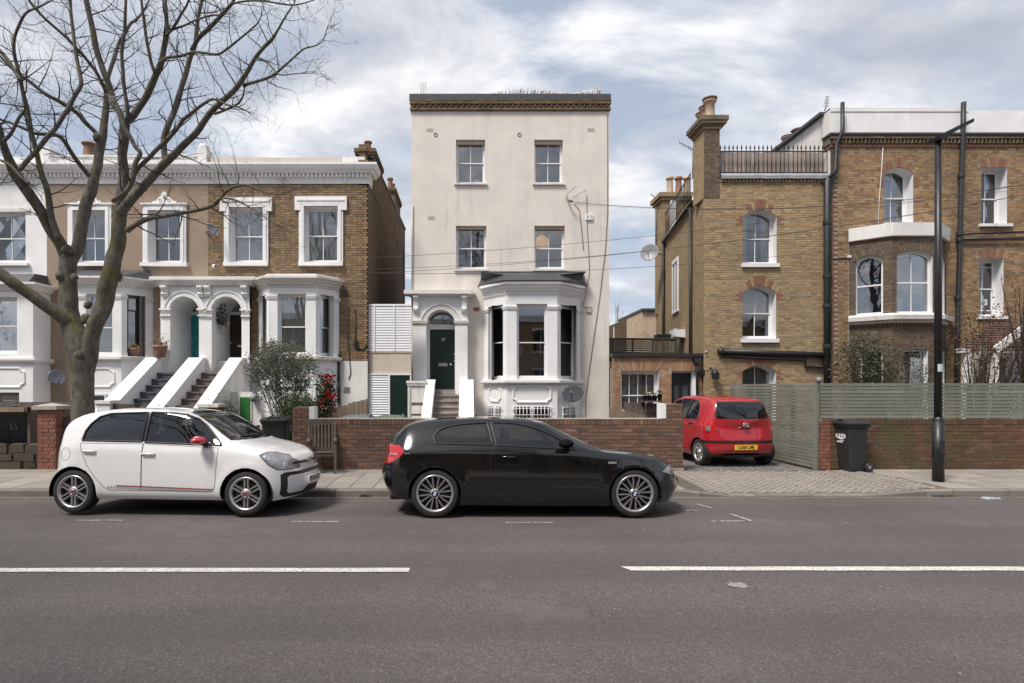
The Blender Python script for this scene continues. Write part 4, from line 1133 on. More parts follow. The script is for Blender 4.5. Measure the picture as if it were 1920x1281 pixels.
# ---------------------------------------------------------------- boarded side passage between terrace and cream house
SY = 17.62
xs_ = lambda px: PX(px, SY)
zs_ = lambda py: PZ(py, SY)
sp = thing('side_passage_screen', 'white boarded screen with a dark green door between brick house and cream house', 'screen', ((xs_(691) + xs_(771)) / 2, SY, .09))
M['white_board'] = plain('white_painted_board', (.72, .72, .74), .5, .06, 5, .1, 30)
z = zs_(658); i = 0
while z < zs_(574):
 b = MB(); b.hexa([(xs_(691), SY - .022, z), (xs_(771), SY - .022, z), (xs_(771), SY, z), (xs_(691), SY, z), (xs_(691), SY - .006, z + .078), (xs_(771), SY - .006, z + .078), (xs_(771), SY, z + .078), (xs_(691), SY, z + .078)])
 part('board', b, M['white_board'], sp); z += .0805
b = MB()
for px in (702.5, 739.5): b.box(xs_(px) - .022, xs_(px) + .022, SY - .035, SY - .02, zs_(659), zs_(574))
b.box(xs_(690.5), xs_(771), SY - .03, SY + .03, zs_(574), zs_(571.5)); part('batten', b, M['white_board'], sp)
b = MB(); b.box(xs_(691), xs_(771), SY + .002, SY + .1, zs_(701), zs_(659)); b.box(xs_(691), xs_(771), SY - .02, SY + .05, zs_(661.5), zs_(658.5)); part('cream_panel', b, M['cream_dk'], sp)
b = MB(); b.box(xs_(691), xs_(771), SY + .03, SY + .1, 0, zs_(659)); part('back_panel', b, M['white_old'], sp)
z = .1
while z < zs_(705):
 b = MB(); b.hexa([(xs_(693), SY - .03, z), (xs_(728), SY - .03, z), (xs_(728), SY, z + .03), (xs_(693), SY, z + .03), (xs_(693), SY - .03, z + .012), (xs_(728), SY - .03, z + .012), (xs_(728), SY + .0, z + .075), (xs_(693), SY + .0, z + .075)])
 part('louvre_slat', b, M['white_board'], sp); z += .075
b = MB(); b.box(xs_(691), xs_(693), SY - .04, SY + .02, 0, zs_(701)); b.box(xs_(728), xs_(731.5), SY - .04, SY + .02, 0, zs_(701)); b.box(xs_(691), xs_(771), SY - .041, SY + .02, zs_(703.5), zs_(700.5)); b.box(xs_(769), xs_(771), SY - .04, SY + .02, 0, zs_(704)); part('door_frame', b, M['white_board'], sp)
b = MB(); b.box(xs_(731.6), xs_(768.9), SY - .02, SY + .02, .1, zs_(703.7)); part('door', b, M['dkgreen'], sp)
# ================================================================ CREAM DETACHED HOUSE
QY = 18.5
xq = lambda px: PX(px, QY)
zq = lambda py: PZ(py, QY)
Q0, Q1 = xq(771.5), xq(1142)
hq = thing('cream_house', 'tall cream rendered house with flat parapet, white bay window and dark green door', 'house', ((Q0 + Q1) / 2, QY, .09))
QW = [phole(855, 909.5, 262, 343, QY), phole(1002, 1055.5, 262, 343, QY), phole(855, 912, 423.5, 504, QY), phole(1002, 1059, 423.5, 504, QY)]
PQ = 18.2
xr = lambda px: PX(px, PQ)
zr_ = lambda py: PZ(py, PQ)
QF = PZ(732, 18.75)
archQ = hole(xr(800), xr(853), QF, zr_(581.5), (xr(853) - xr(800)) / 2)
QB = (xq(908), PX(950, 17.65), PX(1045, 17.65), xq(1088))
QZ = dict(base=.05, sill=PZ(712, 17.65), head=PZ(570, 17.65), cap=PZ(580, 17.65), corn=PZ(547, 17.65), top=PZ(529.5, 17.65))
pdoor = hole(xr(795), xr(858), QF, zr_(575)); bq = hole(QB[0] + .2, QB[3] - .2, QZ['sill'], QZ['head'])
part('front_wall', wall_mb(Q0, Q1, 0, zq(209), QY, QW + [pdoor, bq], .2), [M['cream'], M['cream']], hq)
b = MB(); b.box(Q1 - .3, Q1 - .002, QY + .01, 26, 0, zq(209)); b.box(Q0 + .002, Q0 + .3, QY + .01, 26, 0, zq(209)); b.box(Q0 + .3, Q1 - .3, 25.7, 26, 0, zq(209)); part('side_wall', b, M['cream_dk'], hq)
b = MB(); b.box(Q0 + .3, Q1 - .3, QY + .3, 25.7, zq(195), zq(193)); part('roof', b, M['roof_felt'], hq)
# brick parapet with a dog-tooth course and dark capping
M['brick_par'] = brick_mat('parapet_brick', [S(*c) for c in ((108, 88, 60), (128, 106, 74), (92, 76, 56), (120, 96, 66))], soot_amt=.35)
b = MB(); b.box(Q0 - .03, Q1 + .03, QY - .03, QY + .3, zq(208.5), zq(190)); b.box(Q0 - .03, Q0 + .3, QY + .3, 26, zq(208.5), zq(190)); b.box(Q1 - .3, Q1 + .03, QY + .3, 26, zq(208.5), zq(190)); part('parapet', b, M['mortar'], hq)
lay(hq, brick_rects(Q0 - .05, Q1 + .05, zq(208), zq(202.6), []), QY - .03, M['brick_par'], 0, .05)
lay(hq, brick_rects(Q0 - .05, Q1 + .05, zq(197), zq(190.2), []), QY - .03, M['brick_par'], 0, .07)
n = 36; zc0, zc1 = zq(202.4), zq(197.6)
u = MB(); u.prism([(-.075, .05), (.0, -.06), (.075, .05)], 'z', -(zc1 - zc0) / 2 + .004, (zc1 - zc0) / 2 - .004); dme = mesh_from('dogtooth_brick', u, M['brick_par'])
for i in range(n): inst('dogtooth_brick', dme, hq, (lerp(Q0, Q1, (i + .5) / n), QY - .05, (zc0 + zc1) / 2), (0, 0, rnd.uniform(-.1, .1)))
b = MB(); b.box(Q0 - .06, Q1 + .04, QY - .09, QY + .4, zq(189.8), zq(178.5)); b.box(Q0 - .06, Q1 + .04, QY - .105, QY - .085, zq(190.5), zq(188)); part('capping', b, M['slate'], hq)
for k, h in enumerate(QW):
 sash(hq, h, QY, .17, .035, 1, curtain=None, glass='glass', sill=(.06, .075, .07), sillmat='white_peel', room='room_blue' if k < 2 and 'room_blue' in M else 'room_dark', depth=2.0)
 b = MB(); b.box(h['x0'] + .002, h['x1'] - .002, QY + .09, QY + .2, h['z1'] - (.11 if k < 2 else .08), h['z1'] - .001); part('window_head', b, M['cream_dk'], hq)
# weathered vents
for px, py in ((817, 253), (974, 253)):
 b = MB(); b.lathe([(.062, 0), (.062, -.012), (.048, -.014), (.048, .1), (.0001, .1)], (xq(px), QY - .001, zq(py)), 'y', 16); part('flue_vent', b, M['black_iron'], hq)
for px, py in ((809, 409), (1108, 244), (806, 244)):
 b = MB()
 for i in range(4): b.box(xq(px) - .11, xq(px) + .11, QY - .006, QY + .01, zq(py) - .05 + i * .03, zq(py) - .036 + i * .03)
 part('air_brick', b, M['cream_dk'], hq)
M['red_vent'] = plain('red_clay_vent', (.30, .12, .06), .85, .2, 20)
b = MB()
for i in range(4):
 for j in range(2): b.box(xq(887.6) + i * .05, xq(887.6) + i * .05 + .044, QY - .012, QY + .01, zq(583.5) + j * .065, zq(583.5) + j * .065 + .058)
part('air_brick', b, M['red_vent'], hq)
b = MB(); b.box(xq(1098.5), xq(1111), QY - .05, QY, zq(413), zq(402)); jb = part('junction_box', b, M['gloss_white'], hq)
t = xf(text_mb('8  0', .11, .001), Matrix.Translation((xq(1104.7), QY - .053, zq(407.5)))); part('marking', t, M['grey_plastic'], jb)
b = MB(); b.box(xq(1099), xq(1108), QY - .05, QY, zq(586), zq(576)); b.box(xq(1098), xq(1109), QY - .06, QY, zq(576.5), zq(574.8)); part('alarm_box', b, M['cream_dk'], hq)
b = MB()
b.tube([(xq(1100), QY - .02, zq(366)), (xq(1100.5), QY - .02, zq(420)), (xq(1104), QY - .02, zq(480)), (xq(1105), QY - .02, zq(512)), (xq(1096), QY - .02, zq(560)), (xq(1092), QY - .02, zq(576))], .007, 5)
b.tube([(xq(1139), QY - .02, zq(215)), (xq(1139), QY - .02, zq(400)), (xq(1135), QY - .02, zq(470)), (xq(1124), QY - .02, zq(560)), (xq(1111), QY - .02, zq(650)), (xq(1102), QY - .02, zq(715)), (xq(1098), QY - .02, zq(745)), (xq(1098), QY - .02, zq(782))], .008, 5)
b.tube([(xq(1076), QY - .02, zq(383)), (xq(1086), QY - .02, zq(394)), (xq(1090), QY - .02, zq(430)), (xq(1094), QY - .02, zq(470))], .008, 5)
part('wall_cable', b, M['black_iron'], hq)
b = MB(); b.tube([(xq(773), QY - .03, zq(385)), (xq(773), QY - .03, zq(570))], .03, 6); part('downpipe', b, M['cream_dk'], hq)

# porch
part('porch', wall_mb(xr(774), xr(877), 0, zr_(553.5), PQ, [archQ], .56), [M['white'], M['white']], hq)
b = MB(); b.face([(xr(877), PQ, 0), (xr(877), QY, 0), (xr(877), QY, zr_(553)), (xr(877), PQ, zr_(553))]); b.face([(xr(774), PQ, 0), (xr(774), QY, 0), (xr(774), QY, zr_(553)), (xr(774), PQ, zr_(553))]); part('porch_side', b, M['white'], hq)
b = MB()
for g0, g1, d in ((.0, .06, .05), (.065, .15, .03), (.155, .2, .06)):
 pin = arc_pts(archQ, 18, g0 + .01); pout = arc_pts(archQ, 18, g1)
 for i in range(18): b.prism([pout[i], pout[i+1], pin[i+1], pin[i]], 'y', PQ - d, PQ + .01)
part('archivolt', b, M['white_old'], hq)
zs = archQ['z1'] - archQ['rise']
for a, c in ((xr(774.5), xr(799)), (xr(854), xr(876.5))):
 b = MB()
 for o, h0, h1 in ((.02, 0, .05), (.05, .05, .1), (.06, .1, .13)): b.box(a - o, c + o, PQ - o - .02, PQ + .03, zs - .02 + h0, zs - .02 + h1)
 part('capital', b, M['white_peel'], hq)
 b = MB(); b.box(a, c, PQ - .03, PQ + .02, QF - .15, zs - .05); part('pilaster', b, M['white'], hq)
for px in (780, 870):
 b = MB(); xm = xr(px)
 b.prism([(PQ, zr_(555)), (PQ - .2, zr_(555)), (PQ - .2, zr_(559)), (PQ - .11, zr_(565)), (PQ - .1, zr_(575)), (PQ - .12, zr_(580)), (PQ - .05, zr_(587)), (PQ, zr_(587))], 'x', xm - .075, xm + .075)
 b.ball((xm, PQ - .07, zr_(582)), .05, 8); part('console', b, M['white'], hq)
b = MB(); b.sweep([(.0, zr_(556)), (.08, zr_(555)), (.14, zr_(553)), (.24, zr_(553)), (.24, zr_(546)), (-.3, zr_(544))], [(xr(772.5), QY), (xr(772.5), PQ), (xr(877), PQ), (xr(877), QY)]); part('porch_cornice', b, M['white_peel'], hq)
DY = 18.75; dx0, dx1 = PX(806, DY), PX(854.5, DY); dz1 = PZ(618, DY)
f = MB(); f.box(dx0 - .25, dx0, DY - .03, DY + .08, QF, zr_(560)); f.box(dx1, dx1 + .3, DY - .03, DY + .08, QF, zr_(560)); f.box(dx0, dx1, DY - .05, DY + .08, dz1, dz1 + .13); f.box(dx0 - .02, dx1 + .02, DY - .08, DY, dz1 + .1, dz1 + .16); part('door_frame', f, M['gloss_white'], hq)
d = panel_door(hq, dx0, dx1, QF + .02, dz1, DY, 'dkgreen', ((.14, .45, .1, .34), (.55, .86, .1, .34), (.14, .45, .4, .92), (.55, .86, .4, .92)))
b = MB(); b.box(PX(822, DY), PX(839, DY), DY - .015, DY, PZ(687, DY), PZ(681, DY)); part('letter_plate', b, M['chrome'], d)
b = MB(); b.ball((PX(845, DY), DY - .05, PZ(684, DY)), .04, 10); part('door_knob', b, M['chrome'], d)
for py in (664, 677):
 b = MB(); b.lathe([(.02, 0), (.02, -.02), (.001, -.02)], (PX(852, DY), DY - .001, PZ(py, DY)), 'y', 10); part('lock', b, M['chrome'], d)
t = xf(text_mb('79', .13, .004, .004), Matrix.Translation((PX(831, DY), DY - .01, PZ(637.5, DY)))); part('house_number', t, M['chrome'], d)
b = MB(); b.box(dx0, dx1, DY + .03, DY + .035, dz1 + .13, zr_(570)); part('fanlight', b, M['glass'], hq)
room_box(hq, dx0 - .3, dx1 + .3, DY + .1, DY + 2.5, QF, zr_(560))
b = MB(); b.box(xr(795), xr(858), PQ - .02, DY + .1, QF - .12, QF); b.box(dx0, dx1, DY - .12, DY, QF, QF + .035); part('threshold', b, M['step_pale'], hq)
steps(hq, -1.10, -.24, PQ - .0, QF - .13, 8, .175, .285, 'step_pale', .04)
def q_wall(x0, x1, yt, zt2, yb, zb, nm='stair_wall'):
 b = MB(); b.prism([(PQ, 0), (PQ, zt2), (yt, zt2), (yb, zb), (yb, 0)], 'x', x0, x1); part(nm, b, M['white_peel'], hq)
 b = MB(); pts = [(PQ, zt2 + .002), (yt - .02, zt2 + .002), (yb - .05, zb + .002)]; b.prism(pts + [(y, z + .07) for y, z in pts[::-1]], 'x', x0 - .03, x1 + .03); part('coping', b, M['white_peel'], hq)
q_wall(-1.32, -1.10, 17.9, 1.92, 15.95, .82); q_wall(-.27, .10, 17.9, 1.92, 15.95, .80)
b = MB(); X0, X1 = PX(764.5, 17.6), -1.325; b.box(X0 + .07, X1, 17.62, PQ, 0, 1.86)
for i, (z0, z1) in enumerate(((1.28, 1.78), (.93, 1.18), (.62, .86))): b.box(X0 + .1, X1 - .02, 17.6, 17.63, z0, z1)
b.box(X0, X0 + .09, 17.58, PQ, 0, 1.8); part('side_store', b, M['white_peel'], hq)
b = MB(); b.box(X0 - .04, X1, 17.54, PQ, 1.87, 1.95); b.box(X0 - .02, X1, 17.56, PQ, 1.80, 1.868); part('store_capping', b, M['white_peel'], hq)
for z0, z1 in ((1.19, 1.25), (.87, .92)):
 b = MB(); b.box(X0 + .12, X1 - .03, 17.61, 17.625, z0, z1); part('store_slot', b, M['wood_grey'], hq)

# bay
dk = dict(glass='glass', mat='gloss_white')
QP = canted_bay(hq, *QB, QY, QY - 17.65, QZ, win=[dict(dk, curtain='net', cmat='roller'), dict(dk, meet=.49), dict(dk, curtain='net', cmat='roller')], fw=.31, ew=.2, corn_out=.2)
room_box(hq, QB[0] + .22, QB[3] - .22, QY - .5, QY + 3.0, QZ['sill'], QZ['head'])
b = MB(); rt = zq(515); vs_ = [(QB[0] - .22, QY, QZ['top'] + .02), (QB[1] - .14, 17.65 - .24, QZ['top'] + .02), (QB[2] + .14, 17.65 - .24, QZ['top'] + .02), (QB[3] + .22, QY, QZ['top'] + .02)]
mid = [(QB[0] - .12, QY, lerp(QZ['top'], rt, .55)), (QB[1] - .06, 17.65 + .05, lerp(QZ['top'], rt, .6)), (QB[2] + .06, 17.65 + .05, lerp(QZ['top'], rt, .6)), (QB[3] + .12, QY, lerp(QZ['top'], rt, .55))]
tp = [(QB[0] - .1, QY, rt), (QB[0] - .06, QY - .35, rt), (QB[3] + .06, QY - .35, rt), (QB[3] + .1, QY, rt)]
b.add(vs_ + mid + tp, [(0,1,5,4),(1,2,6,5),(2,3,7,6),(4,5,9,8),(5,6,10,9),(6,7,11,10),(8,9,10,11)]); part('bay_roof', b, M['slate'], hq)
b = MB(); b.box(QB[0] - .11, QB[3] + .11, QY - .37, QY + .01, rt - .0, rt + .03); part('roof_flashing', b, M['slate'], hq)
FYQ = 17.65
octagon_panel(hq, ((QB[1] + QB[2]) / 2, FYQ, PZ(739, FYQ)), (1, 0, 0), (0, -1, 0), 1.22, .56, .035, 'white')
for x0, x1, sg in ((QB[0], QB[1], -1), (QB[2], QB[3], 1)):
 du = (QB[1] - QB[0], -.85, 0) if sg < 0 else (QB[3] - QB[2], .85, 0); nn = Vector((du[1], -du[0], 0)).normalized()
 octagon_panel(hq, ((x0 + x1) / 2, QY - .425, PZ(739, 18.05)), du, nn, .62, .52, .035, 'white')
# barred basement lights
def barred(c, u, nn, w, z0, z1, nb):
 c, u, nn = Vector(c), Vector(u).normalized(), Vector(nn).normalized(); b = MB()
 def q(s, z, d): v = c + u * s + nn * d; return (v.x, v.y, z)
 b.hexa([q(-w/2, z0, .0), q(w/2, z0, .0), q(w/2, z0, .012), q(-w/2, z0, .012), q(-w/2, z1, .0), q(w/2, z1, .0), q(w/2, z1, .012), q(-w/2, z1, .012)])
 pn = part('basement_pane', b, M['basement_glass'], hq)
 g = MB()
 for i in range(nb): s_ = lerp(-w/2, w/2, (i + .5) / nb); g.tube([q(s_, z0, .07), q(s_, z1 + .02, .07)], .011, 5)
 for z in (z1 - .05, lerp(z0, z1, .45)): g.tube([q(-w/2 - .12, z, .07), q(w/2 + .12, z, .07)], .01, 5)
 part('window_bars', g, M['gloss_white'], hq)
 g = MB()
 for s0, s1 in ((-w/2 - .05, -w/2), (w/2, w/2 + .05), (-.03, .03)): g.hexa([q(s0, z0, 0), q(s1, z0, 0), q(s1, z0, .03), q(s0, z0, .03), q(s0, z1, 0), q(s1, z1, 0), q(s1, z1, .03), q(s0, z1, .03)])
 part('window_frame', g, M['gloss_white'], hq)
tmat = NT('basement_glass'); MATS['b'] = M['basement_glass'] = tmat.done(tmat.bsdf((.02, .02, .022), .08))
barred(((QB[1] + QB[2]) / 2, FYQ, 0), (1, 0, 0), (0, -1, 0), 1.1, PZ(790, FYQ), PZ(763, FYQ), 10)
barred(((QB[0] + QB[1]) / 2, QY - .425, 0), (QB[1] - QB[0], -.85, 0), (-.85, -(QB[1] - QB[0]), 0), .6, PZ(790, 18.05), PZ(762, 18.05), 7)
barred(((QB[2] + QB[3]) / 2, QY - .425, 0), (QB[3] - QB[2], .85, 0), (.85, -(QB[3] - QB[2]), 0), .6, PZ(790, 18.05), PZ(761, 18.05), 7)
# small carriage lamp and bench rail beside the steps
b = MB(); lx = PX(893, 17.9); b.tube([(lx - .05, 17.9, .55), (lx - .08, 17.9, .8), (lx, 17.9, .88), (lx + .06, 17.9, .78)], .018, 5); b.ball((lx, 17.9, .68), .07, 8); part('wall_lantern', b, M['black_iron'], hq)

# what stands behind the glass: paper lampshade, ornaments, cushions
def lit(name, col, st):
 t = NT(name); e = t.n('Emission'); e.inputs[0].default_value = (*col, 1); e.inputs[1].default_value = st
 d = t.bsdf(col, .9); a = t.n('AddShader'); t.l(e.outputs[0], a.inputs[0]); t.l(d, a.inputs[1]); return t.done(a.outputs[0])
M['lamp_paper'] = lit('lit_paper_shade', (.85, .45, .16), .16)
M['bulb'] = lit('small_bulb', (1, .85, .6), 3.0)
b = MB(); lx, ly, lz = PX(1016, 19.15), 19.15, PZ(455, 19.15)
b.lathe([(.001, -.24)] + [(.24 * math.cos(t) , .24 * math.sin(t)) for t in [lerp(-1.45, 1.45, i / 12) for i in range(13)]] + [(.001, .24)], (lx, ly, lz), 'z', 20)
b.tube([(lx, ly, lz + .24), (lx, ly, QW[3]['z1'] + .1)], .008, 5)
single('paper_lampshade', b, M['lamp_paper'], 'lit round paper lampshade hanging behind the window of the cream house', 'lampshade', loc=(lx, ly, lz))
M['gold'] = plain('gold_paper', (.50, .36, .13), .6, .15, 20)
for px, py in ((867, 279), (1048, 277)):
 y = QY + .3; b = MB(); cx, cz = PX(px, y), PZ(py, y); pts = []
 for i in range(16):
  a = i * math.pi / 8; r_ = .13 if i % 2 else .08; pts.append((cx + r_ * math.cos(a), cz + r_ * math.sin(a)))
 b.prism(pts, 'y', y, y + .01)
 single('window_star', b, M['gold'], 'gold paper star hung in the top %s window of the cream house' % ('left' if px < 900 else 'right'), 'ornament', loc=(cx, y, cz))
b = MB(); y = QY + .36; cx = PX(894, y); z0 = QW[0]['z0'] + .09
b.prism([(cx - .24, z0 + .0), (cx + .24, z0), (cx + .24, z0 + .05), (cx + .12, z0 + .06), (cx + .1, z0 + .13), (cx, z0 + .17), (cx - .1, z0 + .13), (cx - .13, z0 + .06), (cx - .24, z0 + .04)], 'y', y, y + .08)
single('toy_boat', b, M['gloss_white'], 'small white toy boat on the top left sill of the cream house', 'toy', loc=(cx, y, z0))
M['cushion'] = plain('pale_cushion', (.5, .49, .46), .9, .2, 10); M['sofa'] = plain('blue_grey_sofa', (.10, .115, .16), .9, .2, 8)
y = 18.7; b = MB(); b.box(PX(960, y), PX(1040, y), y, y + .3, QZ['sill'], PZ(664, y)); b.tube([(PX(958, y), y + .1, PZ(663, y)), (PX(1042, y), y + .1, PZ(663, y))], .09, 8); single('sofa', b, M['sofa'], 'blue grey sofa back seen through the middle bay window of the cream house', 'sofa', loc=(PX(1000, y), y, QZ['sill']))
for px, w, h, lean in ((975, .11, .3, .1), (1012, .14, .42, -.06)):
 b = MB(); b.ball((PX(px, y) , y - .05, PZ(663, y) + h * .28), 1, 8, 0, (w, .07, h * .6)); single('cushion', b, M['cushion'], 'pale cushion propped on the sofa, the %s of two' % ('narrower' if px < 990 else 'taller'), 'cushion', loc=(PX(px, y), y, PZ(663, y)))
# palings lying along the roof edge
M['paling'] = plain('silvered_split_paling', (.56, .55, .54), .8, .3, 14)
pal = thing('roof_paling_screen', 'silvery split paling screen leaning along the roof of the cream house', 'fence', (xq(975), QY + .6, zq(190)))
r_ = random.Random(21); px = 832
while px < 1124:
 hgt = interp([(832, 3), (880, 7), (905, 5), (915, 8), (960, 14), (975, 16), (1010, 12), (1040, 10), (1070, 8), (1100, 12), (1124, 15)], px) * r_.uniform(.75, 1.12); lean = interp([(832, .14), (970, .16), (1060, .1), (1124, .06)], px) * r_.uniform(.6, 1.3)
 y = QY + .55 + r_.uniform(-.05, .05); x0 = PX(px, y); b = MB(); top = PZ(180, y) + hgt * y / F
 b.beam((x0, y, zq(189)), (x0 + lean, y + .05, top), .06, .012); part('paling', b, M['paling'], pal); px += r_.uniform(1.1, 2.1)
for px in (790, 794, 797, 1119, 1122.5):
 y = QY + .5; b = MB(); b.beam((PX(px, y), y, zq(189)), (PX(px + r_.uniform(-1, 1), y), y, PZ(155 if px < 900 else 158, y)), .035, .025); part('post', b, M['paling'], pal)
# ================================================================ BRICK HOUSES ON THE RIGHT
DYF = 18.0
xd = lambda px: PX(px, DYF)
zd_ = lambda py: PZ(py, DYF)
M['brick_d'] = brick_mat('stock_brick_yellow', [S(*c) for c in ((164, 140, 104), (178, 154, 118), (152, 128, 94), (168, 142, 106), (184, 162, 126), (136, 114, 88), (166, 146, 114), (156, 134, 102))], soot=(.16, .13, .10), soot_amt=.4, grime_scale=.5)
M['brick_e'] = brick_mat('stock_brick_tawny', [S(*c) for c in ((150, 122, 88), (168, 140, 104), (134, 106, 78), (156, 126, 92), (174, 148, 112), (120, 94, 72), (142, 118, 92))], soot=(.10, .08, .062), soot_amt=.5, grime_scale=.45)
M['brick_dark'] = brick_mat('sooty_brick', [S(*c) for c in ((104, 90, 72), (120, 104, 84), (92, 76, 62), (108, 88, 72))], soot_amt=.3)
M['brick_red'] = brick_mat('red_rubbed_brick', [S(*c) for c in ((146, 104, 84), (134, 92, 76), (154, 114, 94), (124, 86, 72))], soot_amt=.25)
M['brick_x'] = brick_mat('extension_brick', [S(*c) for c in ((158, 122, 90), (176, 142, 108), (148, 108, 80), (166, 128, 100), (186, 154, 122), (140, 106, 84))], soot_amt=.25)
M['side_d'] = brick_tex('stock_brick_flank', [S(172, 148, 112), S(146, 124, 94)], S(150, 134, 110), axis='y', soot_amt=.2)
M['mortar_p'] = plain('pale_mortar', (.34, .30, .235), .95, .15, 14, .3, 80, dirt=(.17, .14, .11))

def dressed_arch(root, h, Y, mat, n=15, red=None, w=.24, key=True):
 """a ring of splayed bricks over a segmental opening; every fourth group red"""
 a = (h['x1'] - h['x0']) / 2; r_ = h['rise']; cx = (h['x0'] + h['x1']) / 2; Rr = (a * a + r_ * r_) / (2 * r_); zc = h['z1'] - Rr; t = math.asin(min(1, a / Rr))
 ng = int((2 * t * (Rr + .1)) / .078)
 for i in range(ng):
  t0, t1 = lerp(-t, t, (i + .06) / ng), lerp(-t, t, (i + .94) / ng); d = abs(i - (ng - 1) / 2); isred = d < 1.6 or 3.2 < d < 5.2
  up = w + (.09 if d < 1.6 and key else 0); pr = .022 if d < 1.6 else .012
  b = MB(); b.prism([(cx + (Rr + .01) * math.sin(t0), zc + (Rr + .01) * math.cos(t0)), (cx + (Rr + up) * math.sin(t0), zc + (Rr + up) * math.cos(t0)), (cx + (Rr + up) * math.sin(t1), zc + (Rr + up) * math.cos(t1)), (cx + (Rr + .01) * math.sin(t1), zc + (Rr + .01) * math.cos(t1))], 'y', Y - pr - rnd.uniform(0, .004), Y + .01)
  part('arch_brick', b, M['brick_red'] if isred else mat, root)
def jamb_blocks(root, h, Y, zt2, n=4):
 for sg in (0, 1):
  for i in range(n):
   L_ = .22 if i % 2 else .13; x0 = h['x0'] - L_ - .005 if sg == 0 else h['x1'] + .005
   b = MB(); add_brick(b, x0, x0 + L_, zt2 - (i + 1) * .075, zt2 - i * .075 - .01, Y, .013); part('arch_brick', b, M['brick_red'], root)
def archclear(h, w=.25): return hole(h['x0'] + .0, h['x1'] - .0, h['z1'] - h['rise'] - .0, h['z1'] + w, h['rise'])

# ---------------------------------------------------------------- three-storey brick house with the roof terrace
D0, D1 = xd(1320), xd(1557)
hd = thing('terrace_roof_house', 'yellow brick house with a railed roof terrace and a tall chimney', 'house', ((D0 + D1) / 2, DYF, .05))
DW = [phole(1393, 1456, 394.5, 494, DYF, .21), phole(1392, 1455, 537, 635, DYF, .21), phole(1392, 1455, 685, 790, DYF, .21)]
ZT = zd_(336)
part('front_wall', wall_mb(D0, D1, 0, ZT, DYF, DW, .3), [M['mortar_p'], M['gloss_white']], hd)
clear = DW + [archclear(h) for h in DW]
lay(hd, brick_rects(D0 + .002, D1, .05, ZT, clear, pad=.004), DYF, M['brick_d'], 300, zc=0, near=(D0 + 2.0, 2.2))
for k, h in enumerate(DW):
 sash(hd, h, DYF, .26, .04, 1, curtain=('sides', 'roller_half', 'blind_half')[k], glass='glass_sky' if k < 2 else 'glass', sill=(.06, .13, .09) if k < 2 else None, sillmat='gloss_white', room='room')
 dressed_arch(hd, h, DYF, M['brick_d']); jamb_blocks(hd, h, DYF, h['z1'] - h['rise'] + .05)
# terrace edge: lead-dressed coping, railing, boards
TZ = zd_(327)
b = MB()
vs_ = []; fs = []; n = 30
for i in range(n + 1):
 x = lerp(xd(1349), xd(1557), i / n); d = rnd.uniform(-.01, .01)
 vs_ += [(x, DYF - .11 + d, ZT - .02 + d), (x, DYF - .12 + d, lerp(ZT, TZ, .5) + d), (x, DYF - .09, TZ + d * .6), (x, DYF + .4, TZ + .02)]
for i in range(n):
 for j in range(3): fs.append((i*4 + j, i*4 + j + 4, i*4 + j + 5, i*4 + j + 1))
b.add(vs_, fs, 0, False); part('lead_coping', b, M['lead'], hd)
b = MB(); b.box(xd(1350), D1, DYF - .03, DYF + .3, ZT - .001, TZ - .02); b.box(D0 + .25, D1, DYF + .3, 19.3, TZ - .2, TZ - .05); part('roof_terrace', b, M['roof_felt'], hd)
dent = MB(); dentils(dent, xd(1349), D1, DYF - .06, DYF, ZT - .11, ZT - .035, .11); part('dentil_course', dent, M['brick_d'], hd, kind='stuff')
ny = 26; RZ0, RZ1 = TZ + .02, zd_(283)
for i in range(ny):
 x = lerp(xd(1352), xd(1553), i / (ny - 1)) + rnd.uniform(-.01, .01); b = MB()
 b.tube([(x, DYF + .05, RZ0), (x, DYF + .05, RZ1 + .09)], .014, 5); b.lathe([(.014, 0), (.03, .03), (.001, .14)], (x, DYF + .05, RZ1 + .08), 'z', 5); part('railing_bar', b, M['black_iron'], hd)
for z in (RZ1, RZ0 + .06):
 b = MB(); b.beam((xd(1350), DYF + .05, z), (xd(1556), DYF + .05, z), .04, .025); part('rail', b, M['black_iron'], hd)
M['pale_board'] = paving('silvered_board', (.42, .345, .30), .2, (.25, .2, .17), 14)
x = xd(1350); r_ = random.Random(4)
while x < xd(1552):
 w = r_.uniform(.12, .17); b = MB(); y = DYF + .22 + r_.uniform(-.01, .01); b.box(x, x + w - .012, y, y + .02, RZ0, zd_(279.5) + r_.uniform(-.04, .04)); part('board', b, M['pale_board'], hd); x += w
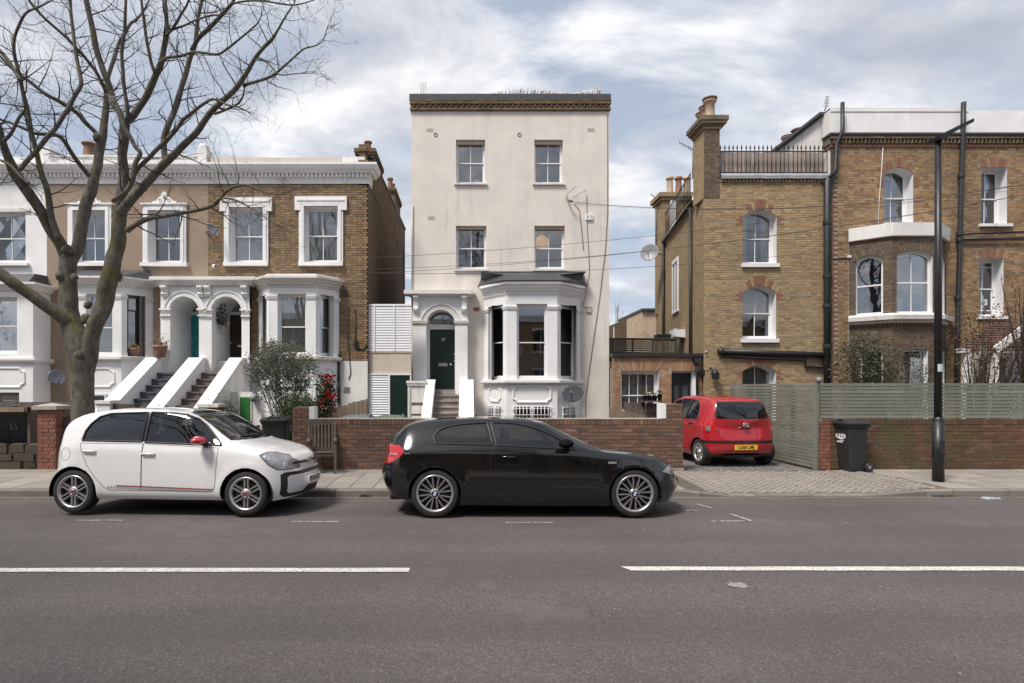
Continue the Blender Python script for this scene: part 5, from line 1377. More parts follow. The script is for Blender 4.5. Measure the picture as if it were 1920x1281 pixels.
# chimney at the corner
c0, c1 = xd(1319.5), xd(1349); cz = zd_(243)
part('chimney', wall_mb(c0 + .003, c1, ZT - .6, cz, DYF - .012, []), M['mortar'], hd)
chd = thing_part = part('chimney_stack', MB().box(c0 + .003, c1, DYF - .01, DYF + .85, ZT - .6, cz), M['side_d'], hd)
lay(hd, brick_rects(c0 + .002, c1, ZT - .6, cz, []), DYF - .012, M['brick_dark'], 60, near=(c0, ZT))
for i, (o, z0, z1) in enumerate(((.04, 243, 238), (.08, 238, 234), (.13, 234, 229), (.17, 229, 221), (.12, 221, 219))):
 b = MB(); b.box(c0 - o, c1 + o + (.05 if i > 1 else 0), DYF - .012 - o, DYF + .85 + o, zd_(z0) + .002, zd_(z1)); part('chimney_cap', b, M['mortar_dk'] if i in (1, 3) else M['side_d'], hd)
for k, y in enumerate((DYF + .16, DYF + .45, DYF + .72)):
 b = MB(); zz = zd_(219); hh = (.62, .5, .42)[k]
 b.lathe([(.17, 0), (.15, .05), (.145, hh * .8), (.2, hh * .84), (.21, hh * .88), (.17, hh * .9), (.2, hh), (.12, hh), (.1, hh * .5)], (lerp(c0, c1, .52), y, zz), 'z', 14); part('chimney_pot', b, [M['pot_buff']], hd)
 b = MB(); b.lathe([(.15, hh * .99), (.23, hh * 1.0), (.23, hh * 1.05), (.12, hh * 1.07), (.001, hh * 1.07)], (lerp(c0, c1, .52), y, zz), 'z', 14); part('pot_cap', b, M['terracotta'], hd)
# flank wall: canted back to the left; gutter, upper-storey rail, windows
fx = lambda L_: D0 + .148 * L_
fy = lambda L_: DYF + .989 * L_
def flank(L_, z, o=0.): return (fx(L_) - .989 * o, fy(L_) + .148 * o, z)
GZ = 8.0
b = MB(); b.add([flank(0, 0), flank(6.5, 0), flank(6.5, GZ), flank(0, GZ), flank(1.1, GZ), flank(1.1, 9.2), flank(0, 9.2)], [(0, 1, 2, 3), (3, 4, 5, 6)]); part('flank_wall', b, M['side_d'], hd)
b = MB(); b.tube([flank(1.2, GZ, .08), flank(6.5, GZ, .08)], .07, 8); part('gutter', b, M['black_plastic'], hd)
for i in range(22):
 L_ = lerp(1.75, 6.2, i / 21); b = MB(); b.tube([flank(L_, GZ + .25, .02), flank(L_, GZ + 1.15, .02)], .013, 4); part('terrace_bar', b, M['black_iron'], hd)
for z in (GZ + .3, GZ + 1.15):
 b = MB(); b.tube([flank(1.7, z, .02), flank(6.3, z, .02)], .018, 5); part('rail', b, M['black_iron'], hd)
for L_, z0, z1 in ((1.45, 1.0, GZ - .1), (6.35, 1.0, GZ - .1)):
 b = MB(); b.tube([flank(L_, z0, .09), flank(L_, z1, .09)], .05, 8); part('downpipe', b, M['black_plastic'], hd)
for L_, w, z0, z1 in ((4.2, 1.0, 4.75, 6.6), (4.6, 1.1, 2.6, 3.9)):
 b = MB(); 
 for a, c, l, u in ((L_ - w/2, L_ + w/2, z1, z1 + .14), (L_ - w/2, L_ - w/2 + .08, z0, z1), (L_ + w/2 - .08, L_ + w/2, z0, z1), (L_ - w/2 - .06, L_ + w/2 + .06, z0 - .1, z0), (L_ - .02, L_ + .02, z0, z1)):
  b.hexa([flank(a, l, 0), flank(c, l, 0), flank(c, l, .06), flank(a, l, .06), flank(a, u, 0), flank(c, u, 0), flank(c, u, .06), flank(a, u, .06)])
 wn = part('window', b, M['gloss_white'], hd)
 b = MB(); b.add([flank(L_ - w/2, z0, .02), flank(L_ + w/2, z0, .02), flank(L_ + w/2, z1, .02), flank(L_ - w/2, z1, .02)], [(0, 1, 2, 3)]); part('pane', b, M['basement_glass'], wn)
b = MB(); b.hexa([flank(2.6, 3.55, 0), flank(3.4, 3.55, 0), flank(3.4, 3.6, .35), flank(2.6, 3.6, .35), flank(2.6, 3.85, 0), flank(3.4, 3.85, 0), flank(3.4, 3.85, .32), flank(2.6, 3.85, .32)]); part('vent_hood', b, M['gloss_white'], hd)
# rear return with its own stack
b = MB(); rx, ry = fx(6.5), fy(6.5); b.box(rx - .12, rx + 3, ry, ry + .5, 0, PZ(470, ry)); b.box(PX(1230, ry + 1), rx + 3, ry + .7, ry + 1.0, 0, PZ(500, ry + 1)); part('rear_return', b, M['side_d'], hd)
b = MB(); sx0, sx1 = PX(1241, ry), PX(1292, ry); b.box(sx0, sx1, ry - .05, ry + .9, 5, PZ(377, ry)); b.box(sx0 - .08, sx1 + .08, ry - .13, ry + 1, PZ(377, ry), PZ(371, ry)); b.box(sx0 - .16, sx1 + .1, ry - .2, ry + 1.1, PZ(371, ry), PZ(363, ry)); st2 = part('chimney_stack', b, M['side_d'], hd)
b = MB(); b.box(PX(1255, ry), PX(1266, ry), ry - .12, ry - .04, 5, PZ(374, ry)); part('rendered_strip', b, M['gloss_white'], hd)
for px, mt in ((1256, 'pot_buff'), (1272.5, 'terracotta'), (1288, 'pot_buff')): chimney_pot(st2, PX(px, ry + .4), ry + .4, PZ(363, ry + .4), .14, .72, mt)
# waste pipes across the front
b = MB(); z = zd_(662); b.tube([(xd(1349), DYF - .1, zd_(659)), (xd(1545), DYF - .1, zd_(666))], .085, 10); b.ball((xd(1349), DYF - .1, zd_(659)), .12, 8); part('waste_pipe', b, M['black_plastic'], hd)
b = MB(); b.tube([(xd(1354), DYF - .07, zd_(668)), (xd(1508), DYF - .07, zd_(674.5)), (xd(1508), DYF - .07, zd_(688)), (xd(1540), DYF - .07, zd_(690))], .04, 8); part('waste_pipe', b, M['black_plastic'], hd)
b = MB(); b.tube([(xd(1546), DYF - .14, 0), (xd(1546), DYF - .14, zd_(342)), (xd(1558), DYF - .14, zd_(334))], .105, 12)
for py in (420, 520, 575, 650): b.lathe([(.125, -.06), (.13, 0), (.125, .06)], (xd(1546), DYF - .14, zd_(py)), 'z', 12)
part('soil_pipe', b, M['black_plastic'], hd)
b = MB(); b.box(xd(1365), xd(1374), DYF - .01, DYF + .01, zd_(696), zd_(687)); part('air_brick', b, M['brick_red'], hd)
b = MB(); b.tube([(xd(1330), DYF - .02, zd_(690)), (xd(1330), DYF - .22, zd_(692)), (xd(1333), DYF - .24, zd_(700))], .025, 6); b.box(xd(1331), xd(1341), DYF - .3, DYF - .12, zd_(712), zd_(700)); b.lathe([(.12, 0), (.03, .12), (.02, .16)], (xd(1336), DYF - .2, zd_(700)), 'z', 8); part('wall_lantern', b, M['black_iron'], hd)
b = MB(); b.ball((xd(1530), DYF - .15, zd_(713)), .1, 10); b.box(xd(1528), xd(1533), DYF - .12, DYF, zd_(711), zd_(707)); part('bulkhead_lamp', b, M['dish_grey'], hd)

# ---------------------------------------------------------------- single-storey link
XY = 18.15
xx = lambda px: PX(px, XY)
zx = lambda py: PZ(py, XY)
hx = thing('brick_extension', 'low brick extension with a shuttered window and a black door', 'extension', (xx(1230), XY, .05))
X0, X1 = Q1 + .01, D0 - .01
XWn = phole(1164, 1235.5, 696, 775, XY); XDr = hole(xx(1259), xx(1305.5), .05, zx(696))
part('front_wall', wall_mb(X0, X1, 0, zx(669), XY, [XWn, XDr], .22), [M['mortar_p'], M['gloss_white']], hx)
flat1 = hole(XWn['x0'] - .1, XWn['x1'] + .1, XWn['z1'], XWn['z1'] + .34); flat2 = hole(XDr['x0'] - .08, XDr['x1'] + .08, XDr['z1'], XDr['z1'] + .34)
lay(hx, brick_rects(X0 + .02, X1, .06, zx(669.5), [XWn, XDr, flat1, flat2], bond='stretcher'), XY, M['brick_x'], 200, near=(xx(1250), 1.4))
for h, n in ((flat1, 18), (flat2, 13)):
 for i in range(n):
  a0, a1 = lerp(h['x0'] + .1, h['x1'] - .1, i / n) + .006, lerp(h['x0'] + .1, h['x1'] - .1, (i + 1) / n) - .006; c = (h['x0'] + h['x1']) / 2; k = .38
  b = MB(); z0, z1 = h['z0'] + .01, h['z1'] - .01; b.prism([(a0, z0), (a1, z0), (a1 + (a1 - c) * k, z1), (a0 + (a0 - c) * k, z1)], 'y', XY - .014, XY + .01); part('arch_brick', b, M['brick_x'], hx)
sash(hx, XWn, XY, .2, .05, 3, curtain='blind', glass='glass', low_nv=3, meet=.42, room='room')
b = MB(); b.box(X0, X1 + .06, XY - .1, XY + .3, zx(669), zx(663)); b.box(X0, X1, XY + .3, 22, zx(668), zx(664)); part('parapet_gutter', b, M['black_plastic'], hx)
d = panel_door(hx, XDr['x0'] + .03, XDr['x1'] - .1, .06, XDr['z1'] - .05, XY + .2, 'door_black' if 'door_black' in M else 'black_iron', ((.12, .42, .1, .82), (.58, .88, .1, .82)))
M['frost'] = plain('frosted_glass', (.06, .07, .08), .25, .15, 5)
for a in (.14, .60):
 b = MB(); w = XDr['x1'] - XDr['x0'] - .13; x0 = XDr['x0'] + .03; b.box(x0 + a * w, x0 + (a + .26) * w, XY + .203, XY + .2105, .3, XDr['z1'] - .45); part('door_pane', b, M['frost'], d)
b = MB(); b.tube([(xx(1284), XY + .15, 1.0), (xx(1284), XY + .15, 1.35)], .018, 6); part('door_handle', b, M['chrome'], d)
f = MB(); f.box(XDr['x0'], XDr['x0'] + .03, XY + .16, XY + .28, .05, XDr['z1']); f.box(XDr['x1'] - .1, XDr['x1'], XY + .1, XY + .28, .05, XDr['z1']); f.box(XDr['x0'] + .03, XDr['x1'] - .1, XY + .16, XY + .28, XDr['z1'] - .05, XDr['z1']); part('door_frame', f, M['gloss_white'], hx)
b = MB(); hx_ = xx(1304); b.prism([(hx_ - .13, zx(672)), (hx_ + .13, zx(672)), (hx_ + .07, zx(682)), (hx_ - .07, zx(682))], 'y', XY - .2, XY - .02); b.tube([(hx_, XY - .1, zx(682)), (hx_, XY - .1, zx(695)), (hx_ + .03, XY - .1, .1)], .04, 8); part('rainwater_hopper', b, M['black_plastic'], hx)
b = MB(); b.box(xx(1309), xx(1317), XY - .18, XY - .02, zx(703), zx(694)); b.tube([(xx(1305), XY - .1, zx(696)), (xx(1313), XY - .1, zx(698))], .03, 6); part('wall_lamp', b, M['black_iron'], hx)
b = MB(); b.tube([(xx(1317), XY - .14, zx(661)), (xx(1322), XY - .14, zx(661))], .05, 10); part('gutter_end', b, M['lead'], hx)
# slatted screen on its roof
M['olive_slat'] = plain('olive_stained_slat', (.085, .075, .05), .8, .25, 12)
sc = thing('roof_slat_screen', 'olive slatted timber screen on the roof of the low extension', 'fence', (PX(1205, 20.2), 20.2, PZ(663, 20.2)))
SYY = 20.2
for i in range(7):
 z = lerp(PZ(661, SYY), PZ(637, SYY), i / 6); b = MB(); b.box(PX(1139, SYY), PX(1270, SYY), SYY, SYY + .02, z - .03, z + .028); part('slat', b, M['olive_slat'], sc)
for px in (1143, 1150, 1187, 1225, 1231, 1268):
 b = MB(); b.box(PX(px, SYY) - .03, PX(px, SYY) + .03, SYY + .02, SYY + .08, PZ(664, SYY), PZ(634.5, SYY)); part('post', b, M['olive_slat'], sc)
b = MB(); b.box(PX(1139, SYY), PX(1270, SYY), SYY - .02, SYY + .1, PZ(636, SYY), PZ(634, SYY)); part('top_rail', b, M['olive_slat'], sc)
for px in (1240, 1258):
 b = MB(); y = 21.5; b.hexa([(PX(px - 8, y), y, PZ(640, y)), (PX(px + 8, y), y, PZ(640, y)), (PX(px + 8, y), y + .3, PZ(640, y)), (PX(px - 8, y), y + .3, PZ(640, y)), (PX(px - 9, y), y - .02, PZ(627, y)), (PX(px + 9, y), y - .02, PZ(627, y)), (PX(px + 9, y), y + .34, PZ(627, y)), (PX(px - 9, y), y + .34, PZ(627, y))]); single('planter', b, M['black_plastic'], 'black trough planter behind the roof screen, %s' % ('by the white pipe' if px < 1250 else 'nearer the flank wall'), 'planter', 'planters on the extension roof', (PX(px, y), y, PZ(640, y)))

# ---------------------------------------------------------------- bay-fronted brick house at the right edge
EY = 17.9
xe = lambda px: PX(px, EY)
ze = lambda py: PZ(py, EY)
he = thing('bay_fronted_house', 'tall tawny brick house with arched bay windows and white roof storey', 'house', (xe(1740), EY, .09))
E0, E1 = xe(1557), 20.0
EW = [phole(1658, 1712, 315, 417, EY, .2), phole(1840, 1888, 315, 420, EY), phole(1836, 1881.5, 485, 593, EY)]
EBX = (PX(1592, EY), PX(1672, 17.2), PX(1757, 17.2), PX(1774, EY)); BD = .7
eb = hole(EBX[0] + .1, EBX[3] - .1, 1.0, ze(445))
ZE = ze(277)
part('front_wall', wall_mb(E0, E1, 0, ze(253), EY, EW + [eb], .34), [M['mortar_p'], M['gloss_white']], he)
qz = hole(xe(1557), xe(1573), 0, ze(380))
flat = [hole(h['x0'] - .12, h['x1'] + .12, h['z1'], h['z1'] + .3) for h in EW[1:]]
ebc = hole(EBX[0] - .02, EBX[3] + .02, 0, ze(428))
lay(he, brick_rects(E0 + .21, E1 - 2.5, .05, ZE, EW + [archclear(EW[0]), ebc] + flat, pad=.004), EY, M['brick_e'], 300, near=(xe(1830), 3.0))
k = 0; z = .05
while z < ZE:
 L_ = .215 if k % 2 else .30; b = MB(); add_brick(b, E0, E0 + (.10 if k % 2 else .2), z, z + .065, EY, .014)
 part('quoin_brick', b, M['brick_red'] if z < ze(372) else M['brick_dark'], he); z += .075; k += 1
for k, h in enumerate(EW):
 sash(he, h, EY, .3, .035, 1, curtain=('left', 'roller_half', None)[k], glass='glass_sky' if k < 2 else 'glass', sill=(.1, .1, .1) if k else (.0, .06, .02), sillmat='white_old', room='room' if k < 2 else 'room_dark', bars=(.12, .88) if k == 2 else None)
dressed_arch(he, EW[0], EY, M['brick_e']); jamb_blocks(he, EW[0], EY, EW[0]['z1'] - .28)
for h in flat:
 n = 11; c = (h['x0'] + h['x1']) / 2
 for i in range(n):
  a0, a1 = lerp(h['x0'] + .1, h['x1'] - .1, i / n) + .005, lerp(h['x0'] + .1, h['x1'] - .1, (i + 1) / n) - .005; isr = abs(i - 5) < 1.6 or i in (1, 2, 8, 9); up = .06 if abs(i - 5) < 1.6 else 0
  b = MB(); z0, z1 = h['z0'] + .01, h['z1'] - .01 + up; kk = .42; b.prism([(a0, z0), (a1, z0), (a1 + (a1 - c) * kk, z1), (a0 + (a0 - c) * kk, z1)], 'y', EY - (.022 if up else .014), EY + .01); part('arch_brick', b, M['brick_red'] if isr else M['brick_e'], he)
# corbelled brick cornice and white roof storey
b = MB(); b.box(E0 - .03, E1, EY - .04, EY + .3, ze(277), ze(271)); part('cornice_base', b, M['brick_red'], he)
u = MB(); u.prism([(-.07, .06), (0, -.07), (.07, .06)], 'z', -.06, .06); dm = mesh_from('dogtooth_brick', u, M['brick_dark'])
n = 52
for i in range(n): inst('dogtooth_brick', dm, he, (lerp(E0, xe(1935), (i + .5) / n), EY - .06, ze(267.0)), (0, 0, rnd.uniform(-.1, .1)))
lay(he, brick_rects(E0 - .06, xe(1935), ze(262.8), ze(256), []), EY - .04, M['brick_dark'], 0, .09); b = MB(); b.box(E0 - .06, E1, EY - .05, EY + .3, ze(271), ze(256)); part('cornice_core', b, M['mortar_dk'], he)
b = MB(); b.box(E0 - .1, E1, EY - .16, EY + .3, ze(255.8), ze(252.5)); part('cornice_top', b, M['slate'], he)
b = MB(); b.box(E0 + .03, xe(1818), EY + .06, EY + .4, ze(252.4), ze(201)); b.box(xe(1818) + .004, E1, EY + .062, EY + .4, ze(252.4), ze(205.5)); b.box(E0 + .03, xe(1818), EY + .04, EY + .42, ze(208), ze(200.5)); part('roof_storey', b, M['white'], he)
b = MB(); b.prism([(EY + .06, ZT - .3), (EY + .06, ze(205)), (27, ze(205)), (27, ZT - .3)], 'x', E0, E0 + .03); part('roof_flank', b, M['white_brick'] if 'white_brick' in M else M['white_peel'], he)
b = MB(); b.beam((E0 + .0, EY + .3, ze(204)), (E0, 27, ze(204)), .3, .09); part('flank_coping', b, M['slate'], he)
chm = MB(); y = 24.5; chm.box(PX(1468, y), PX(1504, y), y, y + 1.2, 8, PZ(281, y)); cs = part('chimney_stack', chm, M['gloss_white'], he)
chimney_pot(cs, PX(1476, 25), 25.0, PZ(280, 25), .2, .55); chimney_pot(cs, PX(1497, 25), 25, PZ(258, 25), .25, .35)
b = MB(); b.lathe([(.0, .2), (.24, .15), (.24, .1), (.05, .1), (.05, 0)], (PX(1476, 25), 25, PZ(262, 25)), 'z', 12); part('pot_cowl', b, M['black_iron'], he)
# downpipes
b = MB(); b.tube([(xe(1575), EY - .12, ze(196)), (xe(1575), EY - .12, ze(248)), (xe(1564), EY - .12, ze(272)), (xe(1562), EY - .12, ze(322)), (xe(1552), EY - .12, ze(336))], .06, 10); part('soil_pipe', b, M['black_plastic'], he)
b = MB(); b.tube([(xe(1800), EY - .13, ze(196)), (xe(1799), EY - .13, ze(248)), (xe(1796), EY - .13, ze(330)), (xe(1793), EY - .13, ze(460)), (xe(1788), EY - .13, ze(650)), (xe(1787), EY - .13, .1)], .07, 10)
for py in (333, 440, 452, 560): b.lathe([(.09, -.06), (.1, 0), (.09, .06)], (xe(1799 - (py - 196) * .026), EY - .13, ze(py)), 'z', 10)
part('soil_pipe', b, M['black_plastic'], he)
for y0, y1 in ((440.5, 436), (450, 448.5)):
 b = MB(); b.tube([(xe(1794), EY - .1, ze(y0)), (xe(1925), EY - .1, ze(y1))], .032, 8); part('waste_pipe', b, M['black_plastic'], he)
b = MB(); b.tube([(xe(1656), EY - .02, ze(255)), (xe(1652), EY - .02, ze(320)), (xe(1648), EY - .02, ze(370)), (xe(1645), EY - .03, ze(424))], .012, 5); part('white_cable', b, M['gloss_white'], he)
b = MB(); b.tube([(xe(1593), EY - .02, ze(440)), (xe(1595), EY - .02, ze(610))], .012, 5); b.tube([(xe(1560), EY - .02, ze(486)), (xe(1593), EY - .02, ze(484))], .012, 5); part('wall_cable', b, M['black_iron'], he)
b = MB(); b.box(xe(1588), xe(1594), EY - .06, EY, ze(484), ze(479.5)); part('junction_box', b, M['gloss_white'], he)
# the bay: brick, arched openings on the left cant and the front
EZs, EZh, EZt = PZ(588, 17.2), PZ(470, 17.2), PZ(443, 17.2)
path = [(EBX[0], EY), (EBX[1], EY - BD), (EBX[2], EY - BD), (EBX[3], EY)]
for k, (p, q) in enumerate(zip(path, path[1:])):
 p, q = Vector(p), Vector(q); t = (q - p).normalized(); nn = Vector((t.y, -t.x)); L_ = (q - p).length
 Mx = Matrix(((t.x, -nn.x, 0, p.x), (t.y, -nn.y, 0, p.y), (0, 0, 1, 0), (0, 0, 0, 1)))
 wd = (.40, .24, .40)[k]
 h = hole(L_ / 2 - L_ * (.36 if k != 1 else .39), L_ / 2 + L_ * (.30 if k != 1 else .40), EZs, EZh - (.06 if k != 1 else 0), .16)
 g = hole(L_ * .25, L_ * .8, .2, PZ(655, 17.2))
 part('bay_wall', xf(wall_mb(0, L_, 0, EZt, 0, [h, g], .2), Mx), [M['mortar_dk'], M['gloss_white']], he)
 rr = brick_rects(0, L_, .05, EZt, [h, archclear(h, .22), g], pad=.004); bb = MB()
 for r_ in rr: add_brick(bb, r_[0], r_[1], r_[2], r_[3], 0, .009 + rnd.uniform(-.004, .004))
 part('brickwork', xf(bb, Mx), M['brick_dark'] if True else None, he, kind='stuff')
 a = (h['x1'] - h['x0']) / 2; cx = (h['x0'] + h['x1']) / 2; Rr = (a * a + h['rise'] ** 2) / (2 * h['rise']); zc = h['z1'] - Rr; tt = math.asin(min(1, a / Rr)); ng = 10
 for i in range(ng):
  t0, t1 = lerp(-tt, tt, (i + .06) / ng), lerp(-tt, tt, (i + .94) / ng); b = MB()
  b.prism([(cx + (Rr + .01) * math.sin(t0), zc + (Rr + .01) * math.cos(t0)), (cx + (Rr + .21) * math.sin(t0), zc + (Rr + .21) * math.cos(t0)), (cx + (Rr + .21) * math.sin(t1), zc + (Rr + .21) * math.cos(t1)), (cx + (Rr + .01) * math.sin(t1), zc + (Rr + .01) * math.cos(t1))], 'y', -.014, .01); part('arch_brick', xf(b, Mx), M['brick_dark'], he)
 # sash in face coordinates
 b = MB(); f = .05; l, u = h['z0'], h['z1']; zm = lerp(l, u, .5); y = .12; a, c = h['x0'], h['x1']
 b.box(a, a + f, y, y + .08, l, u); b.box(c - f, c, y, y + .08, l, u); b.box(a + f, c - f, y, y + .08, l, l + .08); b.box(a + f, c - f, y + .01, y + .06, zm - .025, zm + .02)
 ar = arc_pts(h); 
 for i in range(12): b.prism([ar[i], ar[i+1], (lerp(a + f, c - f, (i+1) / 12), ar[i+1][1] - .07), (lerp(a + f, c - f, i / 12), ar[i][1] - .07)], 'y', y - .002, y + .078)
 if k == 1: b.box((a + c) / 2 - .013, (a + c) / 2 + .013, y + .02, y + .05, l + .06, u - .05)
 w = part('window', xf(b, Mx), M['gloss_white'], he)
 for z0, z1 in ((l + .07, zm), (zm, u)):
  b = MB(); b.box(a + .03, c - .03, y + .035, y + .04, z0, z1); part('pane', xf(b, Mx), M['glass'], w)
 b = MB(); n = 14; vs_ = []
 for i in range(n + 1):
  s_ = lerp(a + f, lerp(a, c, .5 if k == 0 else .25), i / n)
  for t_ in (0, 1): vs_.append((s_, y + .2 + .02 * math.sin(s_ * 60), lerp(l, u, t_)))
 if k == 0: b.add(vs_, [(i*2, i*2+2, i*2+3, i*2+1) for i in range(n)], 0, True); part('curtain', xf(b, Mx), M['curtain'], w)
 if k == 1: b.box(a + f + .02, lerp(a, c, .42), y + .25, y + .3, l, l + .5); part('chair_back', xf(b, Mx), M['curtain_warm'], w)
 b = MB(); b.box(g['x0'], g['x0'] + .05, .1, .16, g['z0'], g['z1']); b.box(g['x1'] - .05, g['x1'], .1, .16, g['z0'], g['z1']); b.box(g['x0'] + .05, g['x1'] - .05, .1, .16, g['z1'] - .06, g['z1']); w2 = part('window', xf(b, Mx), M['gloss_white'], he)
 b = MB(); b.box(g['x0'], g['x1'], .14, .145, g['z0'], g['z1']); part('pane', xf(b, Mx), M['glass'], w2)
room_box(he, EBX[0] + .15, EBX[3] - .15, EY - .1, EY + 2.5, .2, EZt, 'room_dark')
b = MB(); b.sweep([(-.1, EZt - .02), (.06, EZt - .02), (.1, EZt + .0), (.12, PZ(419, 17.2)), (-.5, PZ(417.5, 17.2))], path); part('bay_fascia', b, M['white_old'], he)
b = MB(); b.sweep([(.0, EZs - .28), (.05, EZs - .28), (.08, EZs - .2), (.2, EZs - .19), (.22, EZs - .06), (.0, EZs + .02)], path); part('bay_sill', b, M['white_peel'], he)
b = MB(); dentils_path(b, path, 0, EZs - .36, EZs - .285, .1, .05); part('dentil_course', b, M['brick_red'], he, kind='stuff')
# tiled porch with white posts
pr = [PX(1795, 16.2), PX(1930, 16.2)]
b = MB(); zt1, zt0 = PZ(605, EY), PZ(658, 16.4); n = 12
M['tile'] = paving('clay_roof_tile', (.115, .07, .05), .3, (.05, .045, .035), 30)
for j in range(n):
 y0, y1 = lerp(16.1, EY, j / n), lerp(16.1, EY, (j + 1) / n); z0, z1 = lerp(zt0, zt1, j / n), lerp(zt0, zt1, (j + 1) / n); x = PX(1796, 16.5) + (j % 2) * .08
 x_l = lerp(PX(1793, 16.1), PX(1862, EY), j / n)
 while x < PX(1960, 16.5):
  if x > x_l:
   q = MB(); q.hexa([(x, y0 - .03, z0 + .012), (x + .16, y0 - .03, z0 + .012), (x + .16, y1 + .03, z1 - .006), (x, y1 + .03, z1 - .006), (x, y0 - .03, z0 + .028), (x + .16, y0 - .03, z0 + .028), (x + .16, y1 + .03, z1 + .01), (x, y1 + .03, z1 + .01)]); part('roof_tile', q, M['tile'], he)
  x += .166
b = MB(); b.add([(PX(1793, 16.1), 16.1, zt0), (PX(1975, 16.1), 16.1, zt0), (PX(1975, EY), EY, zt1), (PX(1862, EY), EY, zt1)], [(0, 1, 2, 3)]); part('porch_roof', b, M['tile'], he)
for px in (1813, 1863):
 b = MB(); y = 16.2; b.box(PX(px - 5.5, y), PX(px + 5.5, y), y - .08, y + .09, .1, PZ(657, y)); b.box(PX(px - 7, y), PX(px + 7, y), y - .1, y + .11, PZ(661, y), PZ(655, y)); part('porch_post', b, M['white_peel'], he)
b = MB(); y = 16.15; b.beam((PX(1862, y), y - .06, PZ(657, y)), (PX(1935, y), y - .06, PZ(602, y)), .06, .2); b.beam((PX(1795, y), y, PZ(658, y)), (PX(1960, y), y, PZ(658, y)), .08, .12); part('barge_board', b, M['white_peel'], he)
b = MB(); b.box(PX(1822, EY), PX(1960, EY), EY - .08, EY - .04, .1, PZ(660, EY)); part('porch_wall', b, M['white_old'], he)
for px0, px1 in ((1830, 1842), (1850, 1880)):
 b = MB(); b.box(PX(px0, EY), PX(px1, EY), EY - .11, EY - .07, .1, PZ(672, EY)); part('porch_door', b, M['room_dark'], he)
# far houses and bare trees in the gap
fh = thing('distant_brick_house', 'distant brick gable wall seen in the gap beside the cream house', 'house', (PX(1160, 34), 34, 0))
b = MB(); y = 34; b.prism([(PX(1120, y), 0), (PX(1120, y), PZ(628, y)), (PX(1143, y), PZ(611, y)), (PX(1175, y), PZ(598, y)), (PX(1176, y), 0)], 'y', y, y + 5); part('gable_wall', b, M['brick_side'], fh)
b = MB(); b.box(PX(1150, y), PX(1151.5, y), y - .05, y, 0, PZ(613, y)); part('downpipe', b, M['gloss_white'], fh)
f2 = thing('distant_tan_house', 'distant tan rendered house end with a slate roof edge, behind the roof screen', 'house', (PX(1215, 38), 38, 0))
y = 38; b = MB(); b.prism([(PX(1196, y), 0), (PX(1204, y), PZ(583, y)), (PX(1240, y), PZ(583, y)), (PX(1240, y), 0)], 'y', y, y + 6); part('end_wall', b, M['pot_buff'], f2)
b = MB(); b.box(PX(1202, y), PX(1245, y), y - .2, y + 6, PZ(583, y), PZ(579, y)); part('roof_edge', b, M['slate'], f2)
f3 = thing('distant_grey_shed', 'distant low grey building with a white fascia between the far houses', 'shed', (PX(1187, 46), 46, 0))
y = 46; b = MB(); b.box(PX(1170, y), PX(1206, y), y, y + 5, 0, PZ(618, y)); part('shed_wall', b, M['slate'], f3); b = MB(); b.box(PX(1170, y), PX(1206, y), y - .2, y, PZ(618, y), PZ(612, y)); part('fascia', b, M['white_old'], f3)
# ================================================================ GARDEN WALLS, FENCES, STREET THINGS
M['brick_w'] = brick_mat('garden_wall_brick', [S(*c) for c in ((112, 80, 64), (130, 94, 76), (98, 74, 62), (120, 92, 78), (90, 68, 58), (136, 106, 88), (106, 84, 70))], soot=(.045, .042, .03), soot_amt=.55, grime_scale=.9)
M['brick_m'] = brick_mat('mossy_wall_brick', [S(*c) for c in ((100, 74, 54), (88, 58, 46), (112, 82, 60), (76, 56, 44), (96, 66, 52), (118, 92, 70))], soot=(.04, .036, .02), soot_amt=.55, green=.75, grime_scale=.8)
M['brick_p'] = brick_mat('pillar_brick', [S(*c) for c in ((136, 86, 68), (122, 76, 62), (148, 98, 78), (112, 72, 60))], soot_amt=.3)
M['mortar_w'] = plain('wall_mortar', (.33, .29, .25), .95, .2, 14, .3, 80, dirt=(.09, .085, .055))
WY = 11.4
xw = lambda px, y=WY: PX(px, y)
zw = lambda py, y=WY: PZ(py, y)
def brick_wall(name, label, x0, x1, y, z0, z1, mat, mort, th=.22, n_ind=300, near=None, ends=True, bond='stretcher', cat='wall'):
 t = thing(name, label, cat, ((x0 + x1) / 2, y, z0))
 b = MB(); b.box(x0 + .004, x1 - .004, y + .004, y + th, z0 - .1, z1 - .004); part('wall_core', b, M[mort], t)
 lay(t, brick_rects(x0, x1, z0 + .008, z1 - .115, [], bond=bond), y, M[mat], n_ind, near=near or ((x0 + x1) / 2, .6))
 x = x0; bb = brick_mesh(.068, .105, .1, M[mat], 'coping_brick')
 while x < x1 - .03:
  inst('coping_brick', bb, t, (x + .036, y - .014 + rnd.uniform(-.003, .003), z1 - .055 + rnd.uniform(-.002, .002)), (0, rnd.uniform(-.02, .02), 0)); x += .0765
 return t
fw = brick_wall('garden_wall', 'long low red brown brick garden wall behind the black car', PX(577, WY), PX(1250, WY), WY, .08, zw(786.5), 'brick_w', 'mortar_w', near=(.2, .9))
b = MB(); b.box(PX(589, WY), PX(1240, WY), WY - .02, WY + .24, zw(786.4), zw(785)); part('mortar_cap', b, M['stone'], fw)
